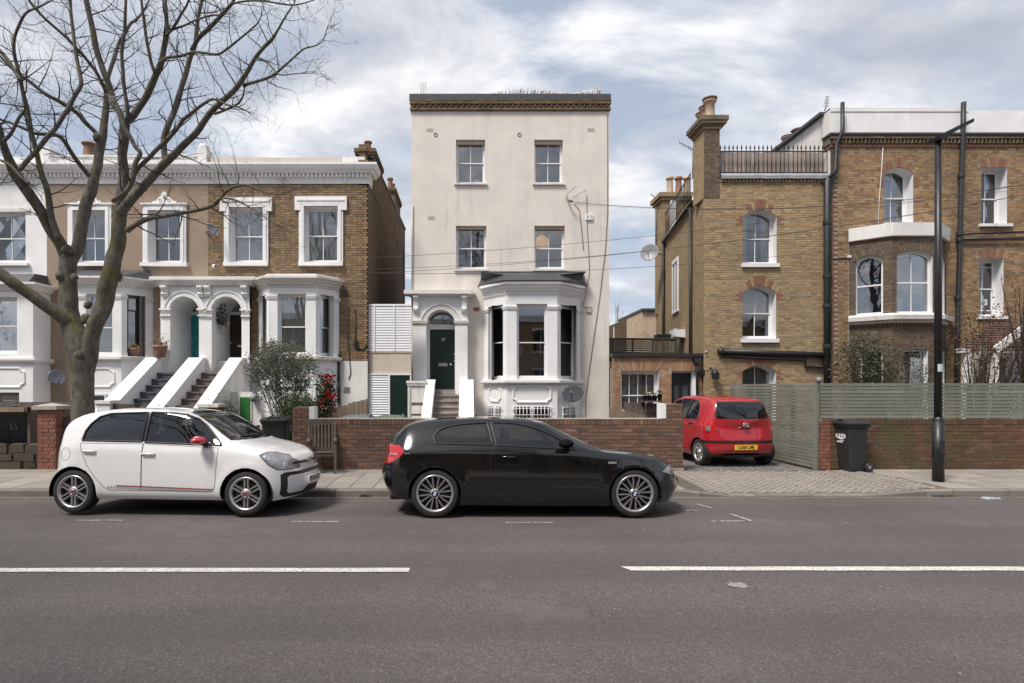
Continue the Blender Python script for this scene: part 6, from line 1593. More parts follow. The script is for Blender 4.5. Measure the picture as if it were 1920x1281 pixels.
def pier(name, label, px0, px1, y, pyt, dep, mat, cap=None, z0=.08):
 x0, x1 = PX(px0, y), PX(px1, y); zt2 = PZ(pyt, y); t = thing(name, label, 'brick pier', ((x0 + x1) / 2, y, z0))
 b = MB(); b.box(x0 + .006, x1 - .006, y + .006, y + dep - .006, z0 - .1, zt2 - .004); part('pier_core', b, M['mortar_w'], t)
 lay(t, brick_rects(x0, x1, z0 + .005, zt2, [], bond='stretcher', bl=(x1 - x0 - .01) * .64), y, M[mat], 300, bl=(x1 - x0 - .01) * .64)
 # returns
 k = 0; z = z0 + .005
 while z < zt2 - .04:
  for xx_, sg in ((x0, -1), (x1, 1)):
   for a, c in (((0, .215), (.225, dep)) if k % 2 else ((0, .10), (.11, dep))):
    bb = MB(); add_brick(bb, a, min(c, dep), z, min(z + .065, zt2), 0, .009)
    Mx = Matrix(((0, sg * -1 if False else 0, 0, 0), (0, 0, 0, 0), (0, 0, 0, 0), (0, 0, 0, 1)))
    bb.v = [(xx_ - sg * v[1], y + v[0], v[2]) for v in bb.v]
    part('brick', bb, M[mat], t)
  z += .075; k += 1
 if cap:
  b = MB(); o, hh = cap; b.box(x0 - o, x1 + o, y - o, y + dep + o, zt2, zt2 + hh * .55)
  b.add([(x0 - o, y - o, zt2 + hh * .55), (x1 + o, y - o, zt2 + hh * .55), (x1 + o, y + dep + o, zt2 + hh * .55), (x0 - o, y + dep + o, zt2 + hh * .55), ((x0 + x1) / 2, y + dep / 2, zt2 + hh)], [(0, 1, 4), (1, 2, 4), (2, 3, 4), (3, 0, 4)]); part('pier_cap', b, M['stone'], t)
 return t
pier('gate_pillar', 'red brick gate pillar with a pale stone cap at the left edge', 71, 104, WY, 768, .3, 'brick_p', (.07, .13))
pl = pier('wall_pier', 'brown brick pier with a white painted side behind the wooden chair', 549, 577, WY, 763.5, .3, 'brick_w')
b = MB(); b.box(PX(577, WY) + .012, PX(588.5, WY), WY + .02, WY + .28, zw(786), zw(763)); part('painted_side', b, M['white_peel'], pl)
pr_ = pier('wall_pier', 'brown brick pier ending the long garden wall beside the red car', 1250.5, 1280, WY - .02, 757.5, .34, 'brick_w')
b = MB(); b.box(PX(1240, WY), PX(1250, WY) - .012, WY, WY + .28, zw(784.8), zw(757)); part('painted_side', b, M['white'], pr_)
b = MB(); b.box(PX(1246, WY - .1), PX(1284, WY - .1), WY - .06, WY + .38, .0, .12); part('footing', b, M['concrete'], pr_)
W2Y = 11.46
w2 = brick_wall('mossy_wall', 'mossy low brick wall under the green slatted fence on the right', PX(1558, W2Y), 14.0, W2Y, .09, PZ(786, W2Y), 'brick_m', 'mortar_w', near=(9.6, .6))
pier('wall_end_pier', 'narrow pinkish brick pier at the driveway end of the mossy wall', 1540.5, 1557, W2Y - .01, 786, .3, 'brick_p')
# slatted fences
M['slat'] = paving('grey_green_slat', (.20, .208, .176), .15, (.10, .11, .075), 18)
fe = thing('slatted_fence', 'grey green horizontal slat fence standing on the mossy brick wall', 'fence', (10, W2Y + .1, PZ(786, W2Y)))
FT, FB = PZ(718, W2Y), PZ(785, W2Y); n = 10; sl = (FT - FB) / n
me = mesh_from('slat', MB().box(-3.46, 3.46, -.011, .011, -sl / 2 + .006, sl / 2 - .006), M['slat'])
for i in range(n): inst('slat', me, fe, (7.1 + 3.47, W2Y + .06 + rnd.uniform(-.003, .003), FB + sl * (i + .5)), (0, rnd.uniform(-.0008, .0008), 0))
for px in (1542, 1658, 1818, 1840, 1925):
 b = MB(); x = PX(px, W2Y + .1); b.box(x - .035, x + .035, W2Y + .075, W2Y + .14, FB - .02, FT - .01); part('post', b, M['slat'], fe)
ge = thing('driveway_slat_fence', 'grey green slat fence running back along the driveway beside the red car', 'fence', (6.98, 13.2, .05))
GZ0, GZ1 = .10, PZ(718, W2Y); n = 25; sl = (GZ1 - GZ0) / n
me = mesh_from('slat', MB().box(-.011, .011, -1.83, 1.83, -sl / 2 + .006, sl / 2 - .006), M['slat'])
for i in range(n): inst('slat', me, ge, (6.98, 13.34, GZ0 + sl * (i + .5)), (rnd.uniform(-.001, .001), 0, 0))
for y in (11.54, 12.35, 13.3, 14.3, 15.12):
 b = MB(); b.box(7.0, 7.06, y - .035, y + .035, .02, GZ1 - .01); part('post', b, M['slat'], ge)
b = MB(); b.box(6.95, 7.02, 11.49, 11.52, .02, GZ1); part('end_board', b, M['slat'], ge)
gb = thing('rear_slat_fence', 'short grey green slat fence at the back of the driveway', 'fence', (6.5, 15.2, .05))
for i in range(n):
 b = MB(); z = GZ0 + sl * (i + .5); b.box(PX(1370, 15.2), 6.96, 15.18, 15.2, z - sl / 2 + .006, z + sl / 2 - .006); part('slat', b, M['slat'], gb)
for px in (1372, 1396): b = MB(); x = PX(px, 15.2); b.box(x - .03, x + .03, 15.2, 15.25, .05, GZ1 - .03); part('post', b, M['slat'], gb)
# lamp post
LX, LY = PX(1759, 10.07), 10.07
lp = thing('lamp_post', 'tall black steel street lamp post on the right pavement', 'lamp post', (LX, LY, .07))
b = MB(); b.tube([(LX, LY, .0), (LX, LY, 1.14)], .09, 18); b.lathe([(.09, 0), (.088, .03), (.06, .07)], (LX, LY, 1.14), 'z', 18); part('base_section', b, M['black_iron'], lp)
b = MB(); b.tube([(LX, LY, 1.2), (LX, LY, 6.1)], [.06, .05], 16); part('pole', b, M['black_iron'], lp)
b = MB(); zt2 = 6.08
b.hexa([(LX - .07, LY - .14, zt2), (LX + .08, LY - .14, zt2 + .03), (LX + .08, LY + .14, zt2 + .03), (LX - .07, LY + .14, zt2), (LX - .09, LY - .15, zt2 + .06), (LX + .1, LY - .15, zt2 + .12), (LX + .1, LY + .15, zt2 + .12), (LX - .09, LY + .15, zt2 + .06)])
b.hexa([(LX + .06, LY - .14, zt2 + .05), (LX + .53, LY - .12, zt2 + .30), (LX + .53, LY + .12, zt2 + .30), (LX + .06, LY + .14, zt2 + .05), (LX + .05, LY - .15, zt2 + .13), (LX + .52, LY - .13, zt2 + .36), (LX + .52, LY + .13, zt2 + .36), (LX + .05, LY + .15, zt2 + .13)])
part('lantern', b, M['black_iron'], lp)
b = MB(); b.box(LX - .03, LX + .04, LY - .093, LY - .088, .55, .8); part('access_door', b, M['black_plastic'], lp)
M['sticker_blue'] = plain('pale_blue_label', (.45, .56, .62), .5, .1, 30)
b = MB()
for i in range(8):
 a0, a1 = R(-135 + i * 11), R(-135 + (i + 1) * 11); b.face([(LX + .0615 * math.cos(a0), LY + .0615 * math.sin(a0), PZ(697, LY)), (LX + .0615 * math.cos(a1), LY + .0615 * math.sin(a1), PZ(697, LY)), (LX + .0615 * math.cos(a1), LY + .0615 * math.sin(a1), PZ(683, LY)), (LX + .0615 * math.cos(a0), LY + .0615 * math.sin(a0), PZ(683, LY))])
st = part('number_plate', b, M['sticker_blue'], lp)
t = xf(text_mb('15', .055, .001), Matrix.Translation((LX, LY - .0635, PZ(690, LY)))); part('lettering', t, M['gloss_white'], st)

# wheelie bins
def wheelie_bin(label, loc, rz, body='black_plastic', lid=None, group=None, name='wheelie_bin'):
 t = thing(name, label, 'wheelie bin', loc, rz, group)
 def rr(x, y, w, d, z, r_=.05, n=4):
  out = []
  for cx, cy, a0 in ((w/2 - r_, d/2 - r_, 0), (-w/2 + r_, d/2 - r_, 90), (-w/2 + r_, -d/2 + r_, 180), (w/2 - r_, -d/2 + r_, 270)):
   for i in range(n + 1): a = R(a0 + 90 * i / n); out.append((x + cx + r_ * math.cos(a), y + cy + r_ * math.sin(a), z))
  return out
 def loft(rings, mb, cap0=True, cap1=True):
  m = len(rings[0]); mb.add([p for r_ in rings for p in r_], [(i*m + j, i*m + (j+1) % m, (i+1)*m + (j+1) % m, (i+1)*m + j) for i in range(len(rings) - 1) for j in range(m)] + ([tuple(range(m))[::-1]] if cap0 else []) + ([tuple((len(rings)-1)*m + j for j in range(m))] if cap1 else []))
 b = MB(); loft([rr(0, .03, .38, .40, .03), rr(0, .03, .40, .42, .10), rr(0, 0, .46, .52, .82), rr(0, 0, .47, .54, .90), rr(0, 0, .52, .60, .905, .06), rr(0, 0, .53, .61, .95, .06)], b); part('bin_body', b, M[body], t, True)
 b = MB(); loft([rr(0, -.01, .56, .64, .955, .07), rr(0, -.01, .57, .65, .985, .07), rr(0, 0, .50, .56, 1.02, .08), rr(0, .02, .30, .34, 1.045, .08)], b)
 b.tube([(-.1, -.3, 1.0), (-.08, -.25, 1.045), (.08, -.25, 1.045), (.1, -.3, 1.0)], .025, 6); part('lid', b, M[lid or body], t, True)
 b = MB(); b.tube([(-.2, .34, .93), (-.2, .38, .96), (.2, .38, .96), (.2, .34, .93)], .016, 6); part('handle', b, M[body], t, True)
 for sx in (-1, 1):
  b = MB(); b.lathe([(.03, -.03), (.085, -.03), (.1, -.02), (.1, .02), (.085, .03), (.03, .03)], (sx * .23, .27, .1), 'x', 18, 0, True, True); w = part('wheel', b, M['black_plastic'], t, True)
  b = MB(); b.lathe([(.001, -.034), (.045, -.034), (.05, .034), (.001, .034)], (sx * .23, .27, .1), 'x', 12); part('hub', b, M['grey_plastic'], w, True)
 b = MB(); b.tube([(-.24, .27, .1), (.24, .27, .1)], .012, 6); part('axle', b, M['black_iron'], t, True)
 return t
wb_ = wheelie_bin('black wheelie bin with a white 71c sticker on the right pavement', (7.56, 11.28, .07), R(-88))
b = MB(); b.lathe([(.068, 0), (.0001, 0)], (.0, -.2535, .72), 'y', 20); b.v = [(v[0] * 2.3 - .02, v[1], v[2]) for v in b.v]; M['sticker'] = plain('white_sticker', (.72, .72, .70), .5, .05, 20)
s_ = part('sticker', b, M['sticker'], wb_, True); wb_.scale = (.95, .76, .98)
t = xf(text_mb('71c', .085, .0005, .002), Matrix.Translation((-.02, -.2545, .72)) @ Matrix.Diagonal((2.1, 1, 1, 1))); part('sticker_number', t, M['black_iron'], s_, True)
for k, (w, z) in enumerate(((.06, .625), (.09, .605), (.1, .585))): 
 b = MB(); b.box(-.14 + (.1 if k == 0 else 0), -.14 + w * 1.8 + (.1 if k == 0 else 0), -.2465, -.243, z, z + .014); part('sticker_print', b, M['sticker'], wb_, True)
wheelie_bin('large black wheelie bin in the gateway behind the white car bonnet', (PX(519, 11.75), 11.75, .09), R(6))
wheelie_bin('grey lidded wheelie bin just behind the garden wall, its lid showing beside the wooden fence', (PX(671, 12.2), 12.2, .1), R(85), 'grey_plastic')
M['bin_green'] = plain('faded_green_plastic', (.13, .17, .11), .5, .15, 6)
wheelie_bin('faded green lidded wheelie bin just behind the garden wall below the dark green side door', (PX(733, 12.15), 12.15, .1), R(92), 'bin_green')
# wooden chair
chr_ = thing('garden_chair', 'weathered slatted wooden armchair standing against the brick wall', 'chair', (PX(602, 11.0), 11.05, .09), R(14))
def cpart(nm, *a):
 b = MB()
 for (p, q, w, h) in a: b.beam(p, q, w, h)
 return part(nm, b, M['wood_grey'], chr_, True)
for sx in (-.25, .25):
 cpart('leg', ((sx, -.24, 0), (sx, -.22, .6), .05, .045)); cpart('leg', ((sx, .2, 0), (sx, .16, .42), .05, .045), ((sx, .16, .42), (sx, .31, .97), .05, .045))
 cpart('armrest', ((sx, -.28, .62), (sx, .24, .64), .065, .03)); cpart('side_rail', ((sx, -.22, .36), (sx, .17, .36), .03, .06))
for i in range(6): y = -.22 + i * .075; cpart('seat_slat', ((-.26, y, .405 - i * .004), (.26, y, .405 - i * .004), .06, .02))
for i in range(7): x = -.2 + i * .0667; cpart('back_slat', ((x, .175, .44), (x, .305, .93), .036, .018))
cpart('top_rail', ((-.27, .31, .95), (.27, .31, .95), .035, .09)); cpart('lower_rail', ((-.24, .17, .43), (.24, .17, .43), .03, .05)); cpart('front_rail', ((-.24, -.22, .36), (.24, -.22, .36), .03, .06))
# left-hand bin store, rubble plinth, little walls and fence
rp = thing('rubble_plinth', 'low mossy rubble wall at the left edge below the bin store', 'wall', (-10.6, WY, .09))
r_ = random.Random(8); M['rubble'] = paving('mossy_rubble', (.065, .055, .04), .4, (.04, .04, .018), 14)
b = MB(); b.box(-14, PX(70, WY), WY + .05, WY + .4, 0, .55); part('wall_core', b, M['mortar_dk'], rp)
for j, (z0, z1) in enumerate(((.1, .24), (.25, .40), (.41, .60))):
 x = -13.5 + j * .1
 while x < PX(69, WY):
  w = r_.uniform(.14, .5); w = min(w, PX(70, WY) - x); b = MB(); j1 = lambda: r_.uniform(-.035, .03); y = WY + r_.uniform(-.02, .02)
  b.hexa([(x + .01, y + .01, z0 + j1()), (x + w - .01, y + .01, z0 + j1()), (x + w, WY + .2, z0), (x, WY + .2, z0), (x + .015 + abs(j1()), y, z1 + j1()), (x + w - .015, y, z1 + j1()), (x + w, WY + .2, z1), (x, WY + .2, z1)]); part('stone', b, M['rubble'], rp); x += w + .01
bs = thing('bin_store', 'dark mossy timber bin store at the left edge', 'bin store', (-10.6, 12.2, .09))
b = MB(); b.box(-14, PX(66, 11.9), 11.6, 13.2, PZ(772, 11.75), PZ(764, 11.75)); part('roof_board', b, M['moss_wood'] if 'moss_wood' in M else M['wood_old'], bs)
b = MB(); b.box(-14, PX(66, 11.9), 11.7, 11.76, PZ(776, 11.7), PZ(763, 11.7)); part('lintel', b, M['rubble'], bs)
b = MB(); b.box(-14, PX(66, 11.9), 13.1, 13.15, 0, 1.4); part('back_board', b, M['wood_grey'], bs)
for x in (PX(67, 11.9), -12.6): b = MB(); b.box(x - .06, x, 11.75, 13.1, 0, PZ(772, 11.75)); part('side_board', b, M['wood_grey'], bs)
for k, px in enumerate((12, 46)):
 t_ = wheelie_bin('dark wheelie bin with white painted number 65 inside the bin store' if k else 'dark wheelie bin without a number at the far left inside the bin store', (PX(px, 12.3), 12.35, .3), 0, 'black_plastic', None, 'bins in the bin store')
 if k:
  tx = xf(text_mb('65', .2, .001, .002), Matrix.Translation((-.06, -.262, .6))); part('painted_number', tx, M['grey_plastic'], t_, True)
for k, (py, w) in enumerate(((748, .2), (752, .25), (756, .3))):
 pass
lw = brick_wall('low_front_wall', 'low brown brick wall with a white capped end in front of the terrace steps', -7.9, -4.4, 11.75, .09, .95, 'brick_w', 'mortar_w', n_ind=60)
for nm, lab, px0, px1, y, pyt in (('white_gate_pier', 'short white painted gate pier beside the tree trunk', 181, 206, 12.4, 757), ('capped_gate_pier', 'short brick gate pier with a worn white cap below the brown stone steps', 372, 408, 12.6, 764)):
 t_ = thing(nm, lab, 'brick pier', (PX((px0 + px1) / 2, y), y, .09)); b = MB(); b.box(PX(px0, y), PX(px1, y), y, y + .35, 0, PZ(pyt, y)); part('pier_core', b, M['white_old'] if px0 < 300 else M['brick_side'], t_)
 b = MB(); b.box(PX(px0 - 2, y), PX(px1 + 2, y), y - .03, y + .38, PZ(pyt, y), PZ(pyt - 6, y)); part('pier_cap', b, M['white_peel'], t_)
b = MB(); y = 12.5; b.box(PX(206, y), PX(252, y), y, y + .2, 0, PZ(758, y)); single('mossy_edging', b, M['rubble'], 'low mossy edging wall between the tree and the grey steps', 'wall', loc=(PX(229, y), y, .1))
ig = thing('iron_gate', 'small black iron gate between the brick pillar and the tree', 'gate', (PX(126, 11.6), 11.6, .09))
for i in range(6):
 b = MB(); x = lerp(PX(116, 11.6), PX(140, 11.6), i / 5); b.tube([(x, 11.6, .15), (x, 11.6, PZ(779 + (i % 2) * 3, 11.6))], .012, 5); part('bar', b, M['black_iron'], ig)
for z in (.25, .95): b = MB(); b.beam((PX(116, 11.6), 11.6, z), (PX(141, 11.6), 11.6, z), .03, .02); part('rail', b, M['black_iron'], ig)
b = MB(); b.box(PX(114, 11.75), PX(119.5, 11.75), 11.7, 11.8, 0, PZ(771, 11.75)); part('gate_post', b, M['black_iron'], ig)
def board_fence(nm, lab, px0, px1, y, pyl, pyr, mat, w=.11):
 t_ = thing(nm, lab, 'fence', (PX((px0 + px1) / 2, y), y, .1)); x = PX(px0, y); X1 = PX(px1, y)
 while x < X1 - .02:
  b = MB(); f = (x - PX(px0, y)) / (X1 - PX(px0, y)); b.box(x, min(x + w - .008, X1), y + rnd.uniform(-.006, .006), y + .022, .05, PZ(lerp(pyl, pyr, f), y) + rnd.uniform(-.015, .015)); part('board', b, M[mat], t_); x += w
 b = MB(); b.box(PX(px0, y), X1, y + .023, y + .06, .6, .7); part('rail', b, M[mat], t_)
 return t_
board_fence('board_fence', 'weathered vertical board fence behind the wall beside the red flowers', 596, 689, 14.6, 771, 747, 'wood_old')
board_fence('board_fence', 'short grey board fence below the shuttered extension window', 1171, 1241, 14.5, 754, 757, 'wood_grey')
board_fence('low_plank_edging', 'reddish brown low plank edging at the foot of the cream house', 1143, 1210, 14.0, 767, 780, 'wood_red' if 'wood_red' in M else 'wood_old', .14)
sh = thing('flower_pots_shelf', 'narrow timber shelf below the extension window', 'shelf', (PX(1222, 14.4), 14.4, 1.2)); b = MB(); b.box(PX(1202, 14.4), PX(1241, 14.4), 14.3, 14.5, PZ(754, 14.4), PZ(751.5, 14.4)); part('board', b, M['wood_grey'], sh)
M['plant_dry'] = plain('dry_leaves', (.28, .24, .09), .9, .4, 30); M['plant_white'] = plain('white_petals', (.7, .68, .66), .8, .1, 30)
for i, (px, mt, lab) in enumerate(((1209, 'plant_dry', 'black pot with dry yellow leaves, leftmost on the shelf'), (1218, 'plant_white', 'black pot of white flowers on the shelf'), (1228, 'plant_dry', 'black pot with low yellowish growth on the shelf'), (1237, 'room_dark', 'taller black pot at the right end of the shelf'))):
 t_ = thing('flower_pot', lab, 'flower pot', (PX(px, 14.4), 14.4, PZ(751.5, 14.4)), 0, 'pots on the shelf'); b = MB(); hh = .13 if i < 3 else .17; b.lathe([(.001, 0), (.05, 0), (.065, hh), (.07, hh), (.06, hh - .02), (.001, hh - .02)], (0, 0, 0), 'z', 10); part('pot', b, M['black_plastic'], t_, True)
 b = MB(); r_ = random.Random(i)
 for k in range(30): p = Vector((r_.gauss(0, .04), r_.gauss(0, .04), hh + r_.uniform(0, .1))); d = Vector((r_.uniform(-1, 1), r_.uniform(-1, 1), r_.uniform(-.3, 1))).normalized() * .035; e = d.cross(Vector((.3, .5, .8))).normalized() * .015; b.face([p - d, p + e, p + d, p - e])
 part('leaves', b, M[mt], t_, True, 'stuff')

# ---------------------------------------------------------------- dishes, aerials, cameras, pots
M['dish_dark'] = plain('dark_grey_dish', (.03, .033, .04), .85, .12, 4)
M['dish_mid'] = plain('blue_grey_dish', (.11, .125, .15), .45, .12, 4)
def dish(lab, c, nrm, r_, wall, grp='satellite dishes', mat='dish_grey'):
 c = Vector(c); n_ = Vector(nrm).normalized(); t_ = thing('satellite_dish', lab, 'satellite dish', c, 0, grp)
 q = n_.to_track_quat('Z', 'Y').to_matrix().to_4x4(); b = MB(); b.lathe([(.0001, -.18 * r_), (.5 * r_, -.13 * r_), (r_ * .9, -.02 * r_), (r_, .0), (r_ * .99, -.03 * r_), (.5 * r_, -.16 * r_), (.0001, -.21 * r_)], (0, 0, 0), 'z', 24); xf(b, q); b.v = [(v[0], v[1], v[2]) for v in b.v]; part('reflector', b, M[mat], t_, True)
 lo = q @ Vector((0, -r_ * .95, .0)); ft = n_ * r_ * 1.05 + q.to_3x3() @ Vector((0, -r_ * .55, 0))
 b = MB(); b.tube([lo, ft], .012, 5); part('arm', b, M['black_iron'], t_, True)
 b = MB(); b.tube([ft - n_ * .02, ft - n_ * .1], .03, 8); part('receiver', b, M['grey_plastic'], t_, True)
 w = Vector(wall) - c; bk = -n_ * .2 * r_; b = MB(); b.tube([bk, bk - n_ * .08, w * .8, w], .02, 6); part('bracket', b, M['black_iron'], t_, True)
dish('small pale satellite dish on the seam between brown and brick terraced houses', (PX(399, 17.1), 17.1, PZ(430, 17.1)), (.85, -.5, .35), .2, (PX(387, 17.48), 17.48, PZ(436, 17.48)))
dish('small blue grey satellite dish low on the brown house left of the tree', (PX(107, 17.0), 17.0, PZ(707, 17)), (.8, -.6, .3), .23, (PX(88, 17.4), 17.45, PZ(713, 17.4)), mat='dish_mid')
dish('dark grey oval satellite dish beside the cream house bay window', (PX(1074, 17.3), 17.3, PZ(738, 17.3)), (-.25, -.75, .62), .32, (PX(1082, 18.4), 18.45, PZ(742, 18.4)), mat='dish_dark')
dish('large round grey satellite dish against the sky on the flank of the brick house', (PX(1218, 24.0), 24.0, PZ(473, 24)), (-.5, -1, .25), .38, (PX(1243, 24.5), 24.5, PZ(478, 24.5)))
def aerial(lab, foot, top, ang, L_=.9, n=7):
 foot, top = Vector(foot), Vector(top); t_ = thing('tv_aerial', lab, 'aerial', foot, 0, 'rooftop aerials'); b = MB(); b.tube([foot, top], .02, 6); part('mast', b, M['grey_plastic'], t_)
 d = Vector((math.cos(R(ang)), .35, math.sin(R(ang)))).normalized(); b = MB(); b.tube([top - d * .1, top + d * L_], .013, 5); part('boom', b, M['grey_plastic'], t_)
 for i in range(n):
  p = top + d * L_ * i / (n - 1); e = Vector((-d.y, d.x, .15)) * (.2 - .012 * i); b = MB(); b.tube([p - e, p + e], .008, 4); part('rod', b, M['grey_plastic'], t_)
aerial('television aerial on a pole beside the tall chimney', (PX(1299, 20), 20, PZ(335, 20)), (PX(1299, 20), 20, PZ(281, 20)), 140, .55)
aerial('television aerial on a long mast left of the rear chimney stack', (PX(1230, 25), 25, PZ(460, 25)), (PX(1230.5, 25), 25, PZ(372, 25)), 135, .3, 4)
aerial('thin television aerial at the corner of the white roof storey', (PX(1546, 18.4), 18.4, PZ(208, 18.4)), (PX(1549, 18.4), 18.4, PZ(200, 18.4)), 72, .45, 8)
cc = thing('security_camera', 'small white security camera on the brick house wall below the dish', 'camera', (PX(402, 17.4), 17.4, PZ(499, 17.4))); b = MB(); b.tube([(PX(400, 17.3), 17.3, PZ(499, 17.3)), (PX(406, 17.2), 17.15, PZ(500, 17.2))], .05, 10); part('camera_body', b, M['gloss_white'], cc); b = MB(); b.tube([(PX(406, 17.2), 17.149, PZ(500, 17.2)), (PX(406.3, 17.2), 17.14, PZ(500, 17.2))], .035, 10); part('lens', b, M['black_iron'], cc); b = MB(); b.tube([(PX(400, 17.3), 17.35, PZ(499, 17.3)), (PX(400, 17.48), 17.49, PZ(496, 17.48))], .02, 6); part('bracket', b, M['gloss_white'], cc)
def potted(lab, x, y, z, r_, hh, seed, grp):
 t_ = thing('terracotta_pot', lab, 'flower pot', (x, y, z), 0, grp); b = MB(); b.lathe([(.001, 0), (r_ * .62, 0), (r_ * .95, hh * .78), (r_ * 1.06, hh * .8), (r_ * 1.08, hh), (r_ * .95, hh), (r_ * .9, hh * .85), (.001, hh * .85)], (0, 0, 0), 'z', 16); part('pot', b, M['terracotta'], t_, True)
 b = MB(); q = random.Random(seed)
 for k in range(60): p = Vector((q.gauss(0, r_ * .5), q.gauss(0, r_ * .5), hh + abs(q.gauss(0, hh * .35)))); d = Vector((q.uniform(-1, 1), q.uniform(-1, 1), q.uniform(-.2, 1))).normalized() * .05; e = d.cross(Vector((.3, .5, .8))).normalized() * .022; b.face([p - d, p + e, p + d, p - e])
 part('leaves', b, M['plant_dry'], t_, True, 'stuff')
potted('large terracotta pot with a drooping plant on the stair wall top', PX(300, 16.95), 16.95, 2.632, .2, .36, 5, 'terracotta pots')
potted('terracotta pot with a straggly plant on the sill of the brown house bay', PX(257, 17.0), 16.9, BAYZ['sill'] + .02, .13, .22, 6, 'terracotta pots')
hbk = thing('hanging_basket', 'hanging basket with dark foliage and white flowers in the right porch arch', 'basket', (PX(416, 17.6), 17.6, PZ(600, 17.6)))
b = MB(); b.lathe([(.001, -.18), (.1, -.14), (.16, 0), (.001, 0)], (0, 0, 0), 'z', 12); part('basket', b, M['black_plastic'], hbk, True); b = MB(); b.tube([(0, 0, 0), (0, 0, .7)], .006, 4); part('chain', b, M['black_iron'], hbk, True)
M['leaf_dark'] = plain('dark_leaf', (.022, .045, .016), .6, .4, 30)
for mt, n_, zz, sg in (('leaf_dark', 160, .14, .2), ('plant_white', 40, -.1, .08), ('plant_dry', 30, -.02, .1)):
 b = MB(); q = random.Random(n_)
 for k in range(n_): p = Vector((q.gauss(0, .09), q.gauss(0, .09), zz + q.gauss(0, sg))); d = Vector((q.uniform(-1, 1), q.uniform(-1, 1), q.uniform(-1, 1))).normalized() * .045; e = d.cross(Vector((.3, .5, .8))).normalized() * .022; b.face([p - d, p + e, p + d, p - e])
 part('foliage' if n_ > 100 else 'flowers', b, M[mt], hbk, True, 'stuff')
# overhead telephone lines
M['cable'] = plain('cable_black', (.06, .06, .062), .6, .1, 5)
def line(lab, a, c, sag, r_=.006):
 a, c = Vector(a), Vector(c); b = MB(); n = 28
 b.tube([a.lerp(c, i / n) - Vector((0, 0, sag * 4 * (i / n) * (1 - i / n))) for i in range(n + 1)], r_, 4)
 single('overhead_cable', b, M['cable'], lab, 'cable', 'overhead telephone cables', loc=a)
far = Vector((22, 14.5, 8.6))
line('thick overhead cable leaving the bracket on the cream house', P(1070, 379, 18.3), far, 1.0, .009)
line('overhead cable crossing just under the upper middle windows of the cream house', P(690, 484, 17.4), far + Vector((0, .1, -.15)), .55)
line('overhead cable crossing level with the middle sills, upper of a close pair', P(690, 505, 17.45), far + Vector((0, .15, -.2)), .75)
line('overhead cable crossing level with the middle sills, lower of a close pair', P(690, 513, 17.45), far + Vector((0, .2, -.28)), .62)
line('lowest overhead cable crossing just above the cream house bay roof', P(690, 512, 17.4), far + Vector((0, .3, -1.2)), .8)
line('thin overhead cable running beside the thick one', P(1072, 383, 18.3), far + Vector((0, .3, -.35)), .8, .004)
ab = thing('cable_bracket', 'wall bracket with bent aerial rods on the cream house', 'bracket', P(1066, 374, 18.48)); b = MB(); b.tube([P(1062, 368, 18.45), P(1066, 376, 18.3), P(1074, 378, 18.3)], .03, 6); part('bracket', b, M['grey_plastic'], ab)
for p, q in (((1062, 365), (1081, 349)), ((1072, 371), (1100, 356)), ((1064, 372), (1070, 380))): b = MB(); b.tube([P(*p, 18.4), P(*q, 18.35)], .009, 4); part('rod', b, M['grey_plastic'], ab)
M['litter'] = plain('litter_paper', (.34, .38, .43), .6, .4, 30)
b = MB(); b.hexa([(PX(1842, 9.1), 9.02, -.045), (PX(1872, 9.1), 9.05, -.045), (PX(1872, 9.1), 9.12, -.045), (PX(1842, 9.1), 9.14, -.045), (PX(1844, 9.1), 9.03, -.03), (PX(1870, 9.1), 9.06, -.02), (PX(1868, 9.1), 9.1, -.03), (PX(1846, 9.1), 9.12, -.015)]); single('crushed_packet', b, M['litter'], 'crushed pale blue packet lying in the right gutter', 'litter', loc=(PX(1856, 9.1), 9.08, -.045))
# ================================================================ TREE AND PLANTS
def bark():
 t = NT('mossy_bark')
 n = t.noise(14, 6, .65, t.pos((1, 1, .45)))
 c = t.ramp(n, [(.3, (.055, .049, .040)), (.5, (.115, .105, .087)), (.75, (.20, .19, .165))])
 lich = t.ramp(t.noise(5, 6, .7), [(.52, 0.), (.66, 1.)])
 c = t.mix(t.math('MULTIPLY', lich, .45), c, (.12, .13, .10))
 moss = t.ramp(t.noise(2.2, 7, .72), [(.53, 0.), (.61, 1.)])
 c = t.mix(t.math('MULTIPLY', moss, .6), c, t.ramp(t.noise(20, 4, .6), [(.3, (.06, .06, .010)), (.7, (.19, .155, .014))]))
 return t.done(t.bsdf(c, .95, 0, t.bump(t.noise(26, 5, .7, t.pos((1, 1, .35))), 1.0, .03)))
M['bark'] = bark()
M['twig'] = plain('twig_bark', (.045, .036, .030), .9, .3, 12)
tr = thing('street_tree', 'large bare mossy street tree standing behind the white car', 'tree', P(157, 860, 10.0))
tr.location.z = .08; INV[tr.name] = Matrix.Translation(tr.location).inverted()
TR = random.Random(77)
def smooth_path(pts, n=4):
 out = []
 for i in range(len(pts) - 1):
  p0, p1, p2, p3 = pts[max(i-1, 0)], pts[i], pts[i+1], pts[min(i+2, len(pts)-1)]
  for k in range(n):
   t = k / n; out.append(tuple(.5 * (2*b + (c - a)*t + (2*a - 5*b + 4*c - d)*t*t + (3*b - a - 3*c + d)*t**3) for a, b, c, d in zip(p0, p1, p2, p3)))
 out.append(tuple(pts[-1])); return out
LIMBS = []
